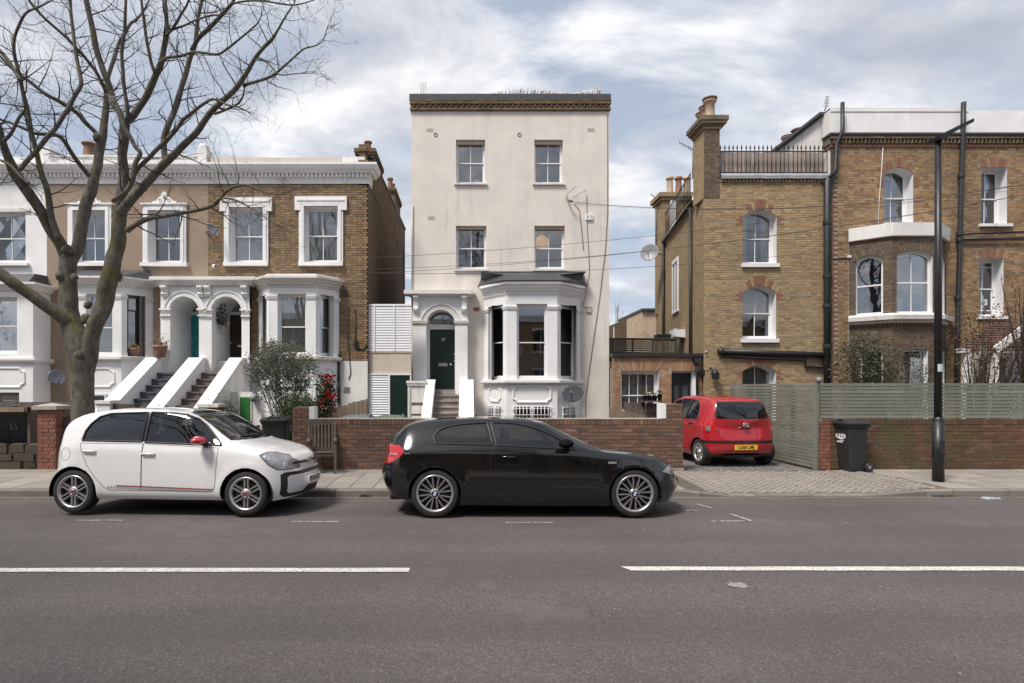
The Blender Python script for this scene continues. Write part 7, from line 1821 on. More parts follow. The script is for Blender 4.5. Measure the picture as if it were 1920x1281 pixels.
def limb(pts, Y0, Y1, nm='limb', n=10, wob=1.0):
 """pts: (px, py, half width in px)"""
 m = len(pts); q = []
 for i, (a, b_, r_) in enumerate(pts):
  Y = lerp(Y0, Y1, i / (m - 1)); p = P(a, b_, Y); q.append((p.x, p.y, p.z, max(.006, r_ * Y / F * .87)))
 q = smooth_path(q, 4); rr = [k[3] * (1 + .07 * wob * noise.noise(Vector(k[:3]) * 5)) for k in q]
 path = [Vector(k[:3]) + (noise.noise_vector(Vector(k[:3]) * 2.3) * min(.045, k[3] * .7) if wob and nm != 'trunk' else Vector()) for k in q]; LIMBS.append((path, rr))
 b = MB(); b.tube(path, rr, n); part(nm, b, M['bark'], tr); return path
limb([(157, 905, 27), (157, 870, 24), (156, 800, 22.5), (155, 740, 22), (154, 700, 23), (152, 672, 26), (146, 640, 25), (135, 610, 21), (129, 580, 18.5), (128, 540, 17.5), (127, 505, 17), (128, 480, 17)], 10, 10.0, 'trunk', 16)
limb([(163, 700, 14), (166, 670, 17), (171, 640, 16), (179, 612, 16), (190, 582, 17), (200, 550, 17.5), (208, 515, 17), (216, 480, 15.5), (223, 445, 14.5), (227, 410, 13), (229, 385, 12.5), (231, 350, 11), (230, 320, 10), (230, 285, 9.5), (234, 250, 10), (237, 232, 9)], 10, 9.6, 'limb', 14)
limb([(135, 612, 14), (118, 598, 14), (98, 582, 13), (72, 562, 12.5), (40, 543, 12), (10, 520, 12), (-30, 490, 11), (-70, 450, 9), (-110, 400, 6)], 10, 9.0)
limb([(128, 495, 13), (112, 462, 12.5), (96, 430, 12), (82, 403, 11.5), (60, 372, 11), (40, 345, 11), (25, 320, 11), (14, 292, 9), (4, 262, 7), (-8, 225, 5), (-30, 170, 3)], 10, 8.9)
limb([(133, 495, 12), (143, 470, 12), (152, 435, 12), (160, 395, 11.5), (168, 360, 11), (176, 325, 10), (183, 295, 9), (188, 265, 9), (193, 238, 7.5), (199, 212, 6.5), (203, 185, 6), (203, 160, 5)], 10, 10.6, 'limb', 12)
limb([(203, 178, 5.5), (209, 188, 6), (203, 160, 6.5), (194, 135, 6.5), (183, 95, 6), (175, 62, 6), (168, 30, 5.5), (160, -10, 5), (150, -60, 3)], 10.4, 10.0)
limb([(236, 240, 8), (225, 215, 7), (215, 195, 7), (208, 175, 6.5)], 9.7, 10.3)
limb([(237, 232, 8), (250, 222, 7.5), (263, 200, 7), (276, 175, 7), (287, 155, 7), (295, 135, 6.5), (303, 115, 6), (308, 90, 5.5), (312, 62, 5), (310, 30, 4), (309, -20, 3)], 9.6, 9.2, 'limb', 12)
limb([(228, 400, 11), (240, 385, 10), (252, 368, 9.5), (266, 352, 9), (284, 334, 8.5), (300, 316, 8.5), (312, 303, 8.5), (330, 287, 7.5), (350, 266, 7), (368, 247, 6.5), (388, 222, 6.5), (410, 197, 6), (440, 168, 5.5), (455, 148, 5), (467, 130, 4.5), (480, 108, 4), (495, 90, 4), (510, 75, 3.5), (520, 58, 2.6), (533, 34, 2), (548, 12, 1.4)], 9.7, 8.8, 'limb', 12)
limb([(311, 303, 7), (306, 285, 6), (306, 262, 6.5), (314, 240, 6.5), (325, 212, 6), (332, 190, 6), (341, 166, 5.5), (350, 140, 5.5), (356, 112, 5), (364, 85, 4.5), (370, 50, 4), (380, 0, 3.5), (388, -40, 2)], 9.5, 9.8)
limb([(358, 95, 4), (372, 72, 4.5), (393, 53, 4.5), (410, 35, 4), (425, 18, 3.6), (437, 3, 3), (450, -25, 2)], 9.7, 9.2)
limb([(437, 6, 2), (465, 2, 2), (500, 3, 1.8), (548, 9, 1.6), (580, 3, 1.2), (600, -6, .8)], 9.2, 8.6, n=6)
limb([(455, 160, 3.5), (475, 155, 3.2), (497, 148, 3), (515, 140, 2.8), (532, 124, 2.4), (550, 108, 2), (570, 92, 1.8), (590, 87, 1.4), (606, 76, 1), (614, 50, .7)], 9.0, 8.4, n=6)
limb([(212, 380, 5), (222, 372, 5), (240, 352, 5.5), (250, 330, 5.5), (254, 305, 5), (262, 288, 4.5), (253, 275, 4.2), (245, 258, 4.5), (236, 242, 4.5), (228, 222, 4.5), (222, 205, 4), (212, 180, 3)], 9.3, 9.2)
limb([(250, 332, 5), (262, 312, 4.5), (280, 295, 4.5), (297, 278, 4.5), (315, 260, 4.5), (330, 242, 4), (342, 224, 4), (360, 212, 3.6), (380, 197, 3.2), (400, 186, 2.8), (425, 196, 2.2), (445, 200, 1.6)], 9.4, 8.9, n=8)
limb([(402, 214, 2.6), (415, 209, 2.6), (436, 199, 2.4), (448, 192, 2.2), (455, 180, 2), (458, 166, 1.6)], 9.2, 9.0, n=6)
limb([(240, 432, 6), (250, 424, 5.5), (265, 416, 5.2), (285, 409, 5), (310, 404, 4.8), (335, 400, 4.5), (356, 397, 4.5), (380, 392, 4.5), (405, 383, 4), (416, 370, 3.6), (428, 356, 3.2), (445, 348, 2.8), (465, 347, 2.4), (485, 355, 2), (505, 362, 1.5), (530, 364, 1.)], 9.7, 8.3, n=8)
limb([(412, 373, 2.6), (430, 373, 2.2), (452, 380, 1.9), (475, 392, 1.6), (500, 410, 1.2), (525, 424, .8)], 8.7, 8.2, n=5)
limb([(110, 452, 6), (98, 412, 7), (92, 385, 6.5), (84, 350, 6), (76, 318, 5.5), (69, 285, 5), (62, 255, 4.8), (55, 225, 4.5), (48, 195, 4.5), (42, 165, 4), (36, 140, 4), (27, 108, 3.6), (26, 75, 3), (34, 48, 2.8), (48, 24, 2.5), (72, 14, 2), (95, 2, 1.4)], 9.7, 9.0, n=8)
limb([(38, 320, 5), (52, 300, 5), (70, 282, 5), (90, 260, 4.8), (105, 243, 4.6), (118, 222, 4.5), (130, 202, 4.5), (140, 180, 4.4), (152, 160, 4.4), (148, 135, 4), (143, 100, 3.6), (138, 60, 3.4), (133, 20, 3.2), (131, -30, 2.4)], 9.1, 9.4, n=8)
limb([(188, 262, 5), (176, 246, 4.8), (160, 230, 4.6), (145, 212, 4.4), (128, 200, 4.4), (110, 188, 4.2), (90, 178, 4), (66, 161, 4), (45, 146, 3.5), (22, 128, 3), (0, 105, 2.6), (-30, 75, 2)], 10.3, 9.6, n=8)
limb([(166, 330, 5), (152, 312, 4.6), (142, 298, 4.5), (132, 283, 4.5), (120, 264, 4.4), (108, 254, 4.2), (90, 252, 3.8), (68, 250, 3.4), (48, 242, 3), (22, 232, 2.6), (-8, 222, 2)], 10.1, 9.3, n=8)
limb([(200, 172, 4), (192, 156, 3.8), (180, 135, 3.5), (160, 108, 3.4), (145, 92, 3.2), (125, 70, 3.2), (105, 52, 3), (82, 32, 2.8), (60, 8, 2.6), (45, -15, 2)], 10.5, 9.8, n=8)
limb([(240, 228, 4.5), (238, 200, 4.2), (234, 170, 4), (231, 135, 4), (228, 100, 3.6), (232, 60, 3.4), (234, 25, 3.2), (236, -20, 2.4)], 9.5, 9.3, n=8)
limb([(203, 150, 4), (212, 110, 4), (220, 85, 3.6), (232, 65, 3.4), (245, 45, 3), (258, 36, 2.6), (270, 20, 2), (280, 0, 1.6)], 10.5, 10.9, n=8)
limb([(292, 140, 4), (283, 115, 3.6), (276, 80, 3.4), (271, 45, 3.2), (266, 10, 3), (262, -25, 2)], 9.3, 9.0, n=8)
limb([(311, 68, 3), (328, 45, 3), (340, 25, 2.6), (350, 10, 2.4), (357, -12, 1.8)], 9.2, 9.0, n=7)
limb([(302, 118, 3.4), (315, 108, 3.2), (338, 104, 3), (360, 98, 2.8), (385, 100, 2.8), (408, 102, 2.6), (425, 92, 2.4), (445, 76, 2.2), (465, 60, 1.9), (482, 45, 1.6), (490, 30, 1)], 9.2, 8.6, n=7)
limb([(308, 72, 2.6), (322, 56, 2.4), (345, 48, 2.2), (370, 38, 2), (395, 30, 1.8), (415, 28, 1.4)], 9.3, 8.9, n=6)
limb([(480, 112, 2), (500, 116, 2), (512, 128, 1.6), (525, 140, 1.4), (555, 138, 1.1), (585, 137, .8)], 8.8, 8.5, n=5)
limb([(8, 265, 4), (20, 250, 4), (35, 222, 3.4), (48, 205, 2.6)], 9.0, 8.9, n=6)
limb([(-20, 80, 4), (5, 100, 4), (25, 130, 3.6), (38, 150, 3)], 9.4, 9.1, n=6)
limb([(0, 300, 3), (20, 310, 3.2), (38, 330, 3.5), (55, 345, 3)], 9.2, 9.1, n=6)
# knots and stubs
for px, py, r_ in ((126, 470, 9), (113, 518, 8), (160, 598, 9), (140, 520, 7), (222, 520, 8), (165, 572, 7), (150, 665, 10), (272, 355, 4), (228, 300, 5), (183, 258, 8)):
 b = MB(); Y = 9.9; k = r_ * Y / F; b.ball(P(px, py, Y - k * .4), k, 8, 0, (1, .9, 1.1)); b.v = [tuple(Vector(v) + Vector((1, 1, 1)) * .35 * k * noise.noise(Vector(v) * 18)) for v in b.v]; part('knot', b, M['bark'], tr)
# twigs grown off every limb
tw = [MB() for _ in range(3)]
def twig(p, d, L_, r_, lev, mb):
 n = 5; pts = [p]; q = Vector(p); dd = Vector(d).normalized()
 for i in range(n):
  dd = (dd + Vector((TR.gauss(0, .17), TR.gauss(0, .17), TR.gauss(.03, .15)))).normalized(); q = q + dd * L_ / n; pts.append(q.copy())
 rs = [max(.0016, r_ * (1 - .75 * i / n)) for i in range(n + 1)]
 mb.tube(pts, rs, 4 if lev < 2 else 3, 0, False)
 if lev < 3:
  for k in range(TR.randint(2, 4) if lev < 2 else TR.randint(1, 3)):
   i = TR.randint(1, n); side = Vector((TR.gauss(0, 1), TR.gauss(0, .8), TR.gauss(.15, .8))).normalized()
   twig(pts[i], dd * .55 + side * .8, L_ * TR.uniform(.4, .68), rs[i] * .62, lev + 1, mb)
for li, (path, rr) in enumerate(LIMBS):
 if li == 0: continue
 acc = 0
 for i in range(3, len(path)):
  seg = (path[i] - path[i-1]).length; acc += seg; r_ = rr[i]
  gap = .12 if r_ < .03 else .17 if r_ < .06 else .5
  if acc > gap and (r_ < .085) and path[i].z > 3.6:
   acc = 0; d = (path[i] - path[i-1]).normalized(); side = Vector((TR.gauss(0, 1), TR.gauss(0, .9), TR.gauss(.1, .8))); side = (side - d * side.dot(d)).normalized()
   twig(path[i], d * TR.uniform(.2, .8) + side, TR.uniform(.35, .85) * (1 if r_ > .014 else .6), min(.013, max(.005, r_ * .4)), 1, tw[li % 3])
 if rr[-1] < .03: 
  for k in range(3): twig(path[-1], (path[-1] - path[-3]).normalized() + Vector((TR.gauss(0, .4), TR.gauss(0, .4), TR.gauss(.1, .4))), TR.uniform(.2, .45), min(.008, rr[-1] * .7), 1, tw[li % 3])
for mb in tw: part('twigs', mb, M['twig'], tr, kind='stuff')

# ---------------------------------------------------------------- shrubs
def leaf_mat(name, cols, trans=.25):
 t = NT(name); v = t.g.outputs['Random Per Island']; k = len(cols)
 c = t.ramp(v, [(i / (k - 1), cc) for i, cc in enumerate(cols)])
 c = t.mix(t.math('MULTIPLY', t.ramp(t.noise(3.5, 4, .6), [(.35, 0.), (.65, 1.)]), .5), c, tuple(x * .55 for x in cols[0]))
 tl = t.n('BsdfTranslucent'); t.l(c, tl.inputs[0]); mx = t.n('MixShader'); mx.inputs[0].default_value = trans
 t.l(t.bsdf(c, .55), mx.inputs[1]); t.l(tl.outputs[0], mx.inputs[2]); return t.done(mx.outputs[0])
M['olive'] = leaf_mat('olive_leaf', [(.085, .098, .064), (.15, .165, .115), (.21, .22, .165), (.07, .085, .052), (.26, .27, .215)])
M['green'] = leaf_mat('fresh_green_leaf', [(.06, .10, .022), (.09, .14, .03), (.04, .075, .018), (.12, .16, .045)])
M['cam_leaf'] = leaf_mat('camellia_leaf', [(.025, .05, .015), (.04, .07, .02), (.06, .085, .03)], .1)
M['petal'] = leaf_mat('red_petal', [(.42, .008, .02), (.55, .02, .035), (.30, .005, .015)], .2)
M['yew'] = leaf_mat('dark_evergreen_leaf', [(.03, .042, .018), (.055, .068, .03), (.085, .085, .042), (.11, .085, .05)], .1)
M['russet'] = leaf_mat('russet_leaf', [(.13, .05, .02), (.19, .075, .03), (.10, .045, .025), (.25, .10, .03), (.08, .05, .03)])
def leaves(mb, q, pts, n, spread, L_, W_l, up=.2):
 for i in range(n):
  c = pts[q.randrange(len(pts))]; p = c + Vector((q.gauss(0, spread), q.gauss(0, spread), q.gauss(0, spread)))
  d = Vector((q.uniform(-1, 1), q.uniform(-1, 1), q.uniform(-1 + up, 1))).normalized(); s_ = d.cross(Vector((q.uniform(-1, 1), q.uniform(-1, 1), q.uniform(-1, 1)))).normalized(); l = L_ * q.uniform(.6, 1.25); w = W_l * q.uniform(.7, 1.2)
  mb.face([p - d * l * .5, p + s_ * w * .5, p + d * l * .5, p - s_ * w * .5])
def shrub(nm, lab, foot, stems, tips, leafm, n, spread, L_, W_l, seed, stem_r=.02, stem_mat='twig', cat='shrub', grp=None):
 q = random.Random(seed); foot = Vector(foot); t_ = thing(nm, lab, cat, foot, 0, grp); pts = []; b = MB()
 for k in range(stems):
  tip = tips(q); mid = foot.lerp(tip, .5) + Vector((q.gauss(0, .1), q.gauss(0, .1), q.uniform(-.05, .15))); path = [Vector(x) for x in smooth_path([foot + Vector((q.gauss(0, .03), q.gauss(0, .03), 0)), mid, tip], 5)]
  b.tube(path, [stem_r * (1 - .8 * i / (len(path) - 1)) for i in range(len(path))], 5, 0, False); pts += path[4:] + [tip] * 2
  for m in range(5):
   a = path[q.randint(4, len(path) - 1)]; e = a + Vector((q.gauss(0, .16), q.gauss(0, .16), q.uniform(.0, .22))); b.tube([a, a.lerp(e, .5) + Vector((0, 0, .02)), e], [stem_r * .3, stem_r * .2, stem_r * .12], 4, 0, False); pts += [e, a.lerp(e, .6)]
 part('stems', b, M[stem_mat], t_)
 if n > 400: pts = pts[::3] + [tips(q) for k in range(stems * 14)]
 if n: b = MB(); leaves(b, q, pts, n, spread, L_, W_l); part('foliage', b, M[leafm], t_, kind='stuff')
 return t_, pts, q
OY = 13.6
def ell(px0, px1, py0, py1, Y, dy, lo=.0):
 c = P((px0 + px1) / 2, (py0 + py1) / 2, Y); rx = (px1 - px0) / 2 * Y / F; rz = (py1 - py0) / 2 * Y / F
 def f(q):
  while True:
   v = Vector((q.uniform(-1, 1), q.uniform(-1, 1), q.uniform(-1 + lo, 1)))
   if .25 < v.length < 1: return c + Vector((v.x * rx, v.y * dy, v.z * rz))
 return f
shrub('olive_bush', 'grey green olive bush with airy rounded crown in front of the brick terraced house', (PX(540, OY), OY, .1), 22, ell(462, 596, 640, 738, OY, .75), 'olive', 10500, .075, .085, .021, 31, .018)
shrub('green_shrub', 'bright green dense shrub below the olive bush', (PX(556, 13.0), 13.0, .1), 26, ell(528, 598, 738, 792, 13.0, .45), 'green', 5000, .055, .05, .026, 32, .012)
t_, pts, q = shrub('camellia', 'upright camellia with red flowers beside the olive bush', (PX(612, 13.2), 13.2, .1), 14, ell(594, 628, 704, 778, 13.2, .25), 'cam_leaf', 1200, .05, .08, .045, 33, .012)
b = MB()
for k in range(46):
 c = P(q.gauss(611, 9), q.uniform(703, 768), 13.2 - q.uniform(.1, .3))
 for m in range(7): d = Vector((q.gauss(0, 1), q.gauss(-.5, .6), q.gauss(0, 1))).normalized() * .032; e = d.cross(Vector((.2, 1, .3))).normalized() * .028; b.face([c - d * .2, c + d * .7 + e, c + d * 1.4, c + d * .7 - e])
part('flowers', b, M['petal'], t_, kind='stuff')
shrub('small_shrub', 'small pale leaved shrub beside the peeling white stair wall', (PX(430, 13.2), 13.2, .1), 12, ell(412, 446, 750, 782, 13.2, .2), 'olive', 420, .05, .06, .03, 34, .008)
shrub('bramble', 'thin dark twiggy plant by the grey steps', (PX(309, 12.6), 12.6, .1), 8, ell(300, 318, 756, 768, 12.6, .1), 'cam_leaf', 60, .03, .04, .02, 35, .006)
shrub('twiggy_plant', 'bare dark twiggy plant beside the bright green shrub', (PX(515, 13.4), 13.4, .1), 9, ell(506, 524, 752, 786, 13.4, .15), 'cam_leaf', 50, .04, .04, .02, 36, .007)
shrub('evergreen_shrub', 'dark evergreen shrub in front of the arched bay window', (PX(1625, 15.0), 15.0, .1), 44, ell(1566, 1672, 618, 790, 15.0, .7), 'yew', 5500, .09, .10, .026, 41, .016)
shrub('bare_shrub', 'tangled bare olive brown shrub between the evergreen and the lamp post', (PX(1712, 15.2), 15.2, .1), 46, ell(1650, 1760, 640, 770, 15.2, .6), 'yew', 2200, .12, .08, .02, 42, .011, 'pale_twig' if 'pale_twig' in M else 'twig')
M['pale_twig'] = plain('pale_twig', (.22, .19, .16), .85, .25, 14)
t_, pts, q = shrub('pale_stemmed_shrub', 'pale stemmed leafless shrub with arching branches beside the lamp post', (PX(1706, 14.6), 14.6, .1), 9, ell(1655, 1740, 640, 760, 14.6, .3), 'yew', 0, .1, .06, .018, 43, .016, 'pale_twig')
shrub('russet_tree', 'bare reddish shrubby tree in front of the tiled porch at the right edge', (PX(1835, 14.0), 14.0, .1), 60, ell(1776, 1990, 560, 720, 14.0, .8), 'russet', 2600, .12, .06, .03, 44, .018, 'twig', 'tree')
shrub('russet_tree', 'taller thin red brown tree reaching up at the right frame edge', (PX(1945, 13.6), 13.6, .1), 40, ell(1880, 2010, 470, 640, 13.6, .6), 'russet', 500, .12, .045, .022, 45, .02, 'twig', 'tree')
shrub('distant_bare_tree', 'faint bare tree far off beside the cream house corner', (PX(1155, 60), 60, 0), 30, ell(1140, 1176, 560, 640, 60, 1.5), 'yew', 0, .1, .1, .1, 46, .05, 'twig', 'tree')
shrub('distant_bare_tree', 'faint low bare tree far off above the grey shed', (PX(1190, 66), 66, 0), 30, ell(1168, 1212, 596, 640, 66, 1.5), 'yew', 0, .1, .1, .1, 47, .05, 'twig', 'tree')
# weeds along the foot of walls and kerb
b = MB(); q = random.Random(50)
for i in range(700):
 if i % 2: x = q.choice([q.uniform(-3, 3.9), q.uniform(8.2, 12.5)]); y = 11.36; z = .095
 else: x = q.choice([q.gauss(7.75, .12), q.uniform(-14, 3.3), q.gauss(-1.7, .05)]); y = 9.28; z = -.05
 h = q.uniform(.015, .05); a = q.uniform(-.03, .03); b.face([(x - .004, y, z), (x + .004, y, z), (x + a, y + q.uniform(-.04, .01), z + h)])
o = part('weeds', b, M['green']); o['kind'] = 'stuff'
# ================================================================ CARS
def paint(name, col, rough=.35, dirt=(.2, .19, .17), cw_=1.):
 t = NT(name); c = t.mix(t.math('MULTIPLY', t.ramp(t.noise(3, 6, .65, t.pos(obj=True)), [(.45, 0.), (.8, 1.)]), .12), col, dirt)
 d = t.n('BsdfDiffuse'); d.inputs[0].default_value = (.012, .012, .013, 1); mx = t.n('MixShader'); t.l(t.g.outputs['Backfacing'], mx.inputs[0])
 t.l(t.bsdf(c, rough, 0, None, Coat_Weight=cw_, Coat_Roughness=.03), mx.inputs[1]); t.l(d.outputs[0], mx.inputs[2]); return t.done(mx.outputs[0])
M['p_white'] = paint('white_car_paint', (.72, .72, .72)); M['p_black'] = paint('black_car_paint', (.003, .0032, .004), .15, (.012, .012, .012), .75); M['p_red'] = paint('red_car_paint', (.37, .004, .013))
M['tyre'] = plain('tyre_rubber', (.018, .018, .018), .85, .2, 12, .2, 60)
M['alloy'] = plain('alloy_silver', (.55, .54, .53), .32, .08, 9, metal=.9); M['steel_dk'] = plain('brake_dark', (.03, .03, .032), .6, .2, 12)
M['trim'] = plain('black_car_trim', (.014, .014, .015), .4, .15, 14); M['cabin'] = plain('cabin_grey', (.03, .03, .032), .8, .2, 8)
M['lens_red'] = plain('red_lamp_lens', (.45, .008, .012), .12, .2, 30, Coat_Weight=1.); M['mirror_red'] = plain('red_mirror_cap', (.45, .012, .03), .3, .03, 9, Coat_Weight=1.)
M['plate_w'] = plain('white_plate', (.72, .72, .70), .4, .03, 9); M['plate_y'] = plain('yellow_plate', (.72, .48, .015), .4, .05, 9)
M['decal_red'] = plain('red_stripe', (.30, .02, .04), .4, .1, 9); M['decal_grey'] = plain('grey_stripe', (.33, .33, .34), .4, .1, 30); M['hub_red'] = plain('red_hub_cap', (.28, .06, .07), .5, .1, 9)
t = NT('lamp_lens'); cc_ = t.ramp(t.noise(9, 2, .5, t.pos((1, 1, 1.6), True)), [(.3, (.22, .22, .23)), (.5, (.30, .30, .32)), (.7, (.40, .40, .42))]); M['lens'] = t.done(t.bsdf(cc_, .25, .3, t.bump(t.noise(14, 2, .5, t.pos(obj=True)), .2, .01), Coat_Weight=1., Coat_Roughness=.0))
t = NT('blue_white_roundel'); M['bl'] = t.done(t.bsdf((.01, .10, .42), .3))

class Car:
 def __init__(s, root, sp):
  s.root, s.sp = root, sp; bm = s.bm = bmesh.new(); xr, xf, hw = sp['xr'], sp['xf'], sp['hw']; n, mc = 120, 36
  def plan(x):
   p = 1.
   for t_, l, e in (((xf - x), sp['lf'], sp.get('ef', 2.5)), ((x - xr), sp['lr'], sp.get('er', 2.8))):
    if t_ < l: q = clamp(1 - t_ / l); p *= max(0., 1 - q ** e) ** (1 / e)
   return p
  sF, sR = sp['sF'], sp['sR']; grid = []
  for i in range(n + 1):
   a = i / n; u = (1 - math.cos(math.pi * a)) / 2; u = lerp(a, u, .55); x = lerp(xr, xf, u)
   T, B, zb = cinterp(sp['T'], x), cinterp(sp['B'], x), cinterp(sp['Z'], x); B = min(B, T - .012); w = hw * plan(x); wB = w * .955
   c = sstep(.05, .40, T - B); rw = sp['rw'] * (w / hw) ** .5
   hk = [(.93 * w, zb), (.985 * w, zb + .09), (w, lerp(zb, B, .42)), (.992 * w, lerp(zb, B, .80)), (wB, B), (lerp(.90 * wB, rw + .05, c), B + (T - B) * lerp(.55, .84, c)), (lerp(.72 * wB, rw - .06, c), B + (T - B) * lerp(.82, .955, c)), (lerp(.4 * wB, rw * .5, c), B + (T - B) * .99), (0, T)]
   gF = clamp((x - (xf - .45)) / .45) ** 2; gR = clamp(((xr + .40) - x) / .40) ** 2
   pts = [(x - sF[k] * gF + sR[k] * gR, y, z) for k, (y, z) in enumerate(hk)]
   sm = smooth_path(pts, 4)[:]; row = []
   for (px_, py_, pz_) in sm:
    for ax in sp['ax']:
     d = math.hypot(px_ - ax, pz_ - sp['r']); f = math.exp(-((d - sp['ra'] - .015) / .045) ** 2)
     if py_ > hw * .6: py_ += sp.get('flare', .012) * f
    row.append((px_, max(0, py_), pz_))
   grid.append(row)
  m = len(grid[0]); V = {}
  for sg in (-1, 1):
   for i in range(n + 1):
    for j in range(m):
     if j == m - 1 and sg == 1: V[sg, i, j] = V[-1, i, j]
     else: V[sg, i, j] = bm.verts.new((grid[i][j][0], grid[i][j][1] * sg, grid[i][j][2]))
   for i in range(n):
    for j in range(m - 1):
     q = [V[sg, i, j], V[sg, i+1, j], V[sg, i+1, j+1], V[sg, i, j+1]]
     if sg == 1: q = q[::-1]
     try: bm.faces.new(q)
     except ValueError: pass
  bmesh.ops.remove_doubles(bm, verts=bm.verts, dist=.0004); bm.normal_update()
  s.tree = BVHTree.FromBMesh(bm)
 def ysurf(s, x, z, sg=-1):
  h = s.tree.ray_cast(Vector((x, sg * 3, z)), Vector((0, -sg, 0)))[0]; return h.y if h else sg * s.sp['hw'] * .9
 def xsurf(s, y, z, sg=1):
  h = s.tree.ray_cast(Vector((sg * 8, y, z)), Vector((-sg, 0, 0)))[0]; return h.x if h else (s.sp['xf'] if sg > 0 else s.sp['xr'])
 def carve(s, poly, view, pred):
  """cut the shell along an outline (view 'y': x,z outline; 'x': y,z outline) and return the faces inside"""
  bm = s.bm; ia = 0 if view == 'y' else 1
  for k in range(len(poly)):
   p, q = poly[k], poly[(k + 1) % len(poly)]; lo = (min(p[0], q[0]) - .004, min(p[1], q[1]) - .004); hi = (max(p[0], q[0]) + .004, max(p[1], q[1]) + .004); fs = []
   for f in bm.faces:
    if not pred(f.calc_center_median()): continue
    a = [v.co[ia] for v in f.verts]; b = [v.co[2] for v in f.verts]
    if max(a) < lo[0] or min(a) > hi[0] or max(b) < lo[1] or min(b) > hi[1]: continue
    fs.append(f)
   if not fs: continue
   d = Vector((q[0] - p[0], q[1] - p[1])); co = Vector((0, 0, p[1])); co[ia] = p[0]; no = Vector((0, 0, d.x)); no[ia] = -d.y
   g = list({e for f in fs for e in f.edges}) + list({v for f in fs for v in f.verts}) + fs
   bmesh.ops.bisect_plane(bm, geom=g, plane_co=co, plane_no=no.normalized(), dist=1e-5)
  def ins(x, z):
   r_ = False; j = len(poly) - 1
   for i in range(len(poly)):
    (xi, zi), (xj, zj) = poly[i], poly[j]
    if (zi > z) != (zj > z) and x < (xj - xi) * (z - zi) / (zj - zi) + xi: r_ = not r_
    j = i
   return r_
  return [f for f in bm.faces if pred(f.calc_center_median()) and ins(f.calc_center_median()[ia], f.calc_center_median().z)]
 def take(s, faces, off=0.):
  mb = MB(); idx = {}; fs = []
  for f in faces:
   for v in f.verts:
    if v not in idx: idx[v] = len(idx); 
   fs.append([idx[v] for v in f.verts])
  s.bm.normal_update(); mb.add([v.co + v.normal * off for v in idx], fs, 0, True); bmesh.ops.delete(s.bm, geom=faces, context='FACES'); return mb
 def piece(s, nm, poly, view, pred, mat, off=0., par=None, both=True):
  out = []
  if nm == 'headlight':
   for sg in (-1, 1): s.seam(poly, .007, True, sg, 'trim', 'lamp_seal')
  for sg in ((-1, 1) if both else (0,)):
   pr = (lambda c, sg=sg: pred(c) and c.y * sg > 0) if both else pred; pl_ = poly if view == 'y' or not both else [(y * sg, z) for y, z in poly]
   fs = s.carve(pl_, view, pr)
   if fs: out.append(part(nm, s.take(fs, off), M[mat] if isinstance(mat, str) else mat, par or s.root, True))
  return out
 def seam(s, pts, r_=.0035, close=True, sg=-1, mat='trim', nm='shut_line', par=None):
  pts = list(pts) + ([pts[0]] if close else []); q = []
  for a, c in zip(pts, pts[1:]):
   L_ = math.hypot(c[0] - a[0], c[1] - a[1]); k = max(1, int(L_ / .03))
   for i in range(k): q.append((lerp(a[0], c[0], i / k), lerp(a[1], c[1], i / k)))
  q.append(pts[-1]); b = MB(); q3 = [(x, s.tree.ray_cast(Vector((x, sg * 3, z)), Vector((0, -sg, 0)))[0], z) for x, z in q]; q3 = [Vector((x, h.y, z)) for x, h, z in q3 if h is not None and h.y * sg > .12]
  if len(q3) < 3: return
  b.tube(q3, r_, 5, 0, False); part(nm, b, M[mat], par or s.root, True)
 def strip(s, nm, x0, x1, z0f, z1f, mat, n=24, off=.0025):
  b = MB(); v = []
  for i in range(n + 1):
   x = lerp(x0, x1, i / n); f = i / n
   for z in (lerp(*z0f, f), lerp(*z1f, f)): v.append((x, s.ysurf(x, z) - off, z))
  b.add(v, [(2*i, 2*i+2, 2*i+3, 2*i+1) for i in range(n)], 0, True); part(nm, b, M[mat], s.root, True)
 def finish(s, mat):
  mb = MB(); s.bm.verts.ensure_lookup_table(); s.bm.verts.index_update(); mb.add([v.co for v in s.bm.verts], [[v.index for v in f.verts] for f in s.bm.faces], 0, True); part('body', mb, M[mat], s.root, True)
  sp = s.sp; hw = sp['hw']
  for ax in sp['ax']:
   for sg in (-1, 1):
    b = MB(); R_ = sp['ra'] + .004; n = 18; a0 = R(-12); v = []
    for i in range(n + 1):
     a = lerp(a0, math.pi - a0, i / n)
     for y in (hw * .97, hw * .5): v.append((ax + R_ * math.cos(a), y * sg, sp['r'] + R_ * math.sin(a)))
    o = len(v); b.add(v, [(2*i, 2*i+2, 2*i+3, 2*i+1) for i in range(n)], 0, True); b.face([v[2*i + 1] for i in range(n + 1)]); part('wheel_arch_liner', b, M['trim'], s.root, True)
  zf = sp['floor']; b = MB(); b.box(sp['ax'][0] + sp['ra'] + .02, sp['ax'][1] - sp['ra'] - .02, -hw * .9, hw * .9, zf, zf + .06); b.box(sp['xr'] + .15, sp['xf'] - .2, -hw * .48, hw * .48, zf + .002, zf + .05); b.box(sp['ax'][1] + sp['ra'], sp['xf'] - .3, -hw * .7, hw * .7, zf + .004, zf + .1); b.box(sp['xr'] + .25, sp['ax'][0] - sp['ra'], -hw * .7, hw * .7, zf + .1, zf + .2); part('underbody', b, M['trim'], s.root, True)
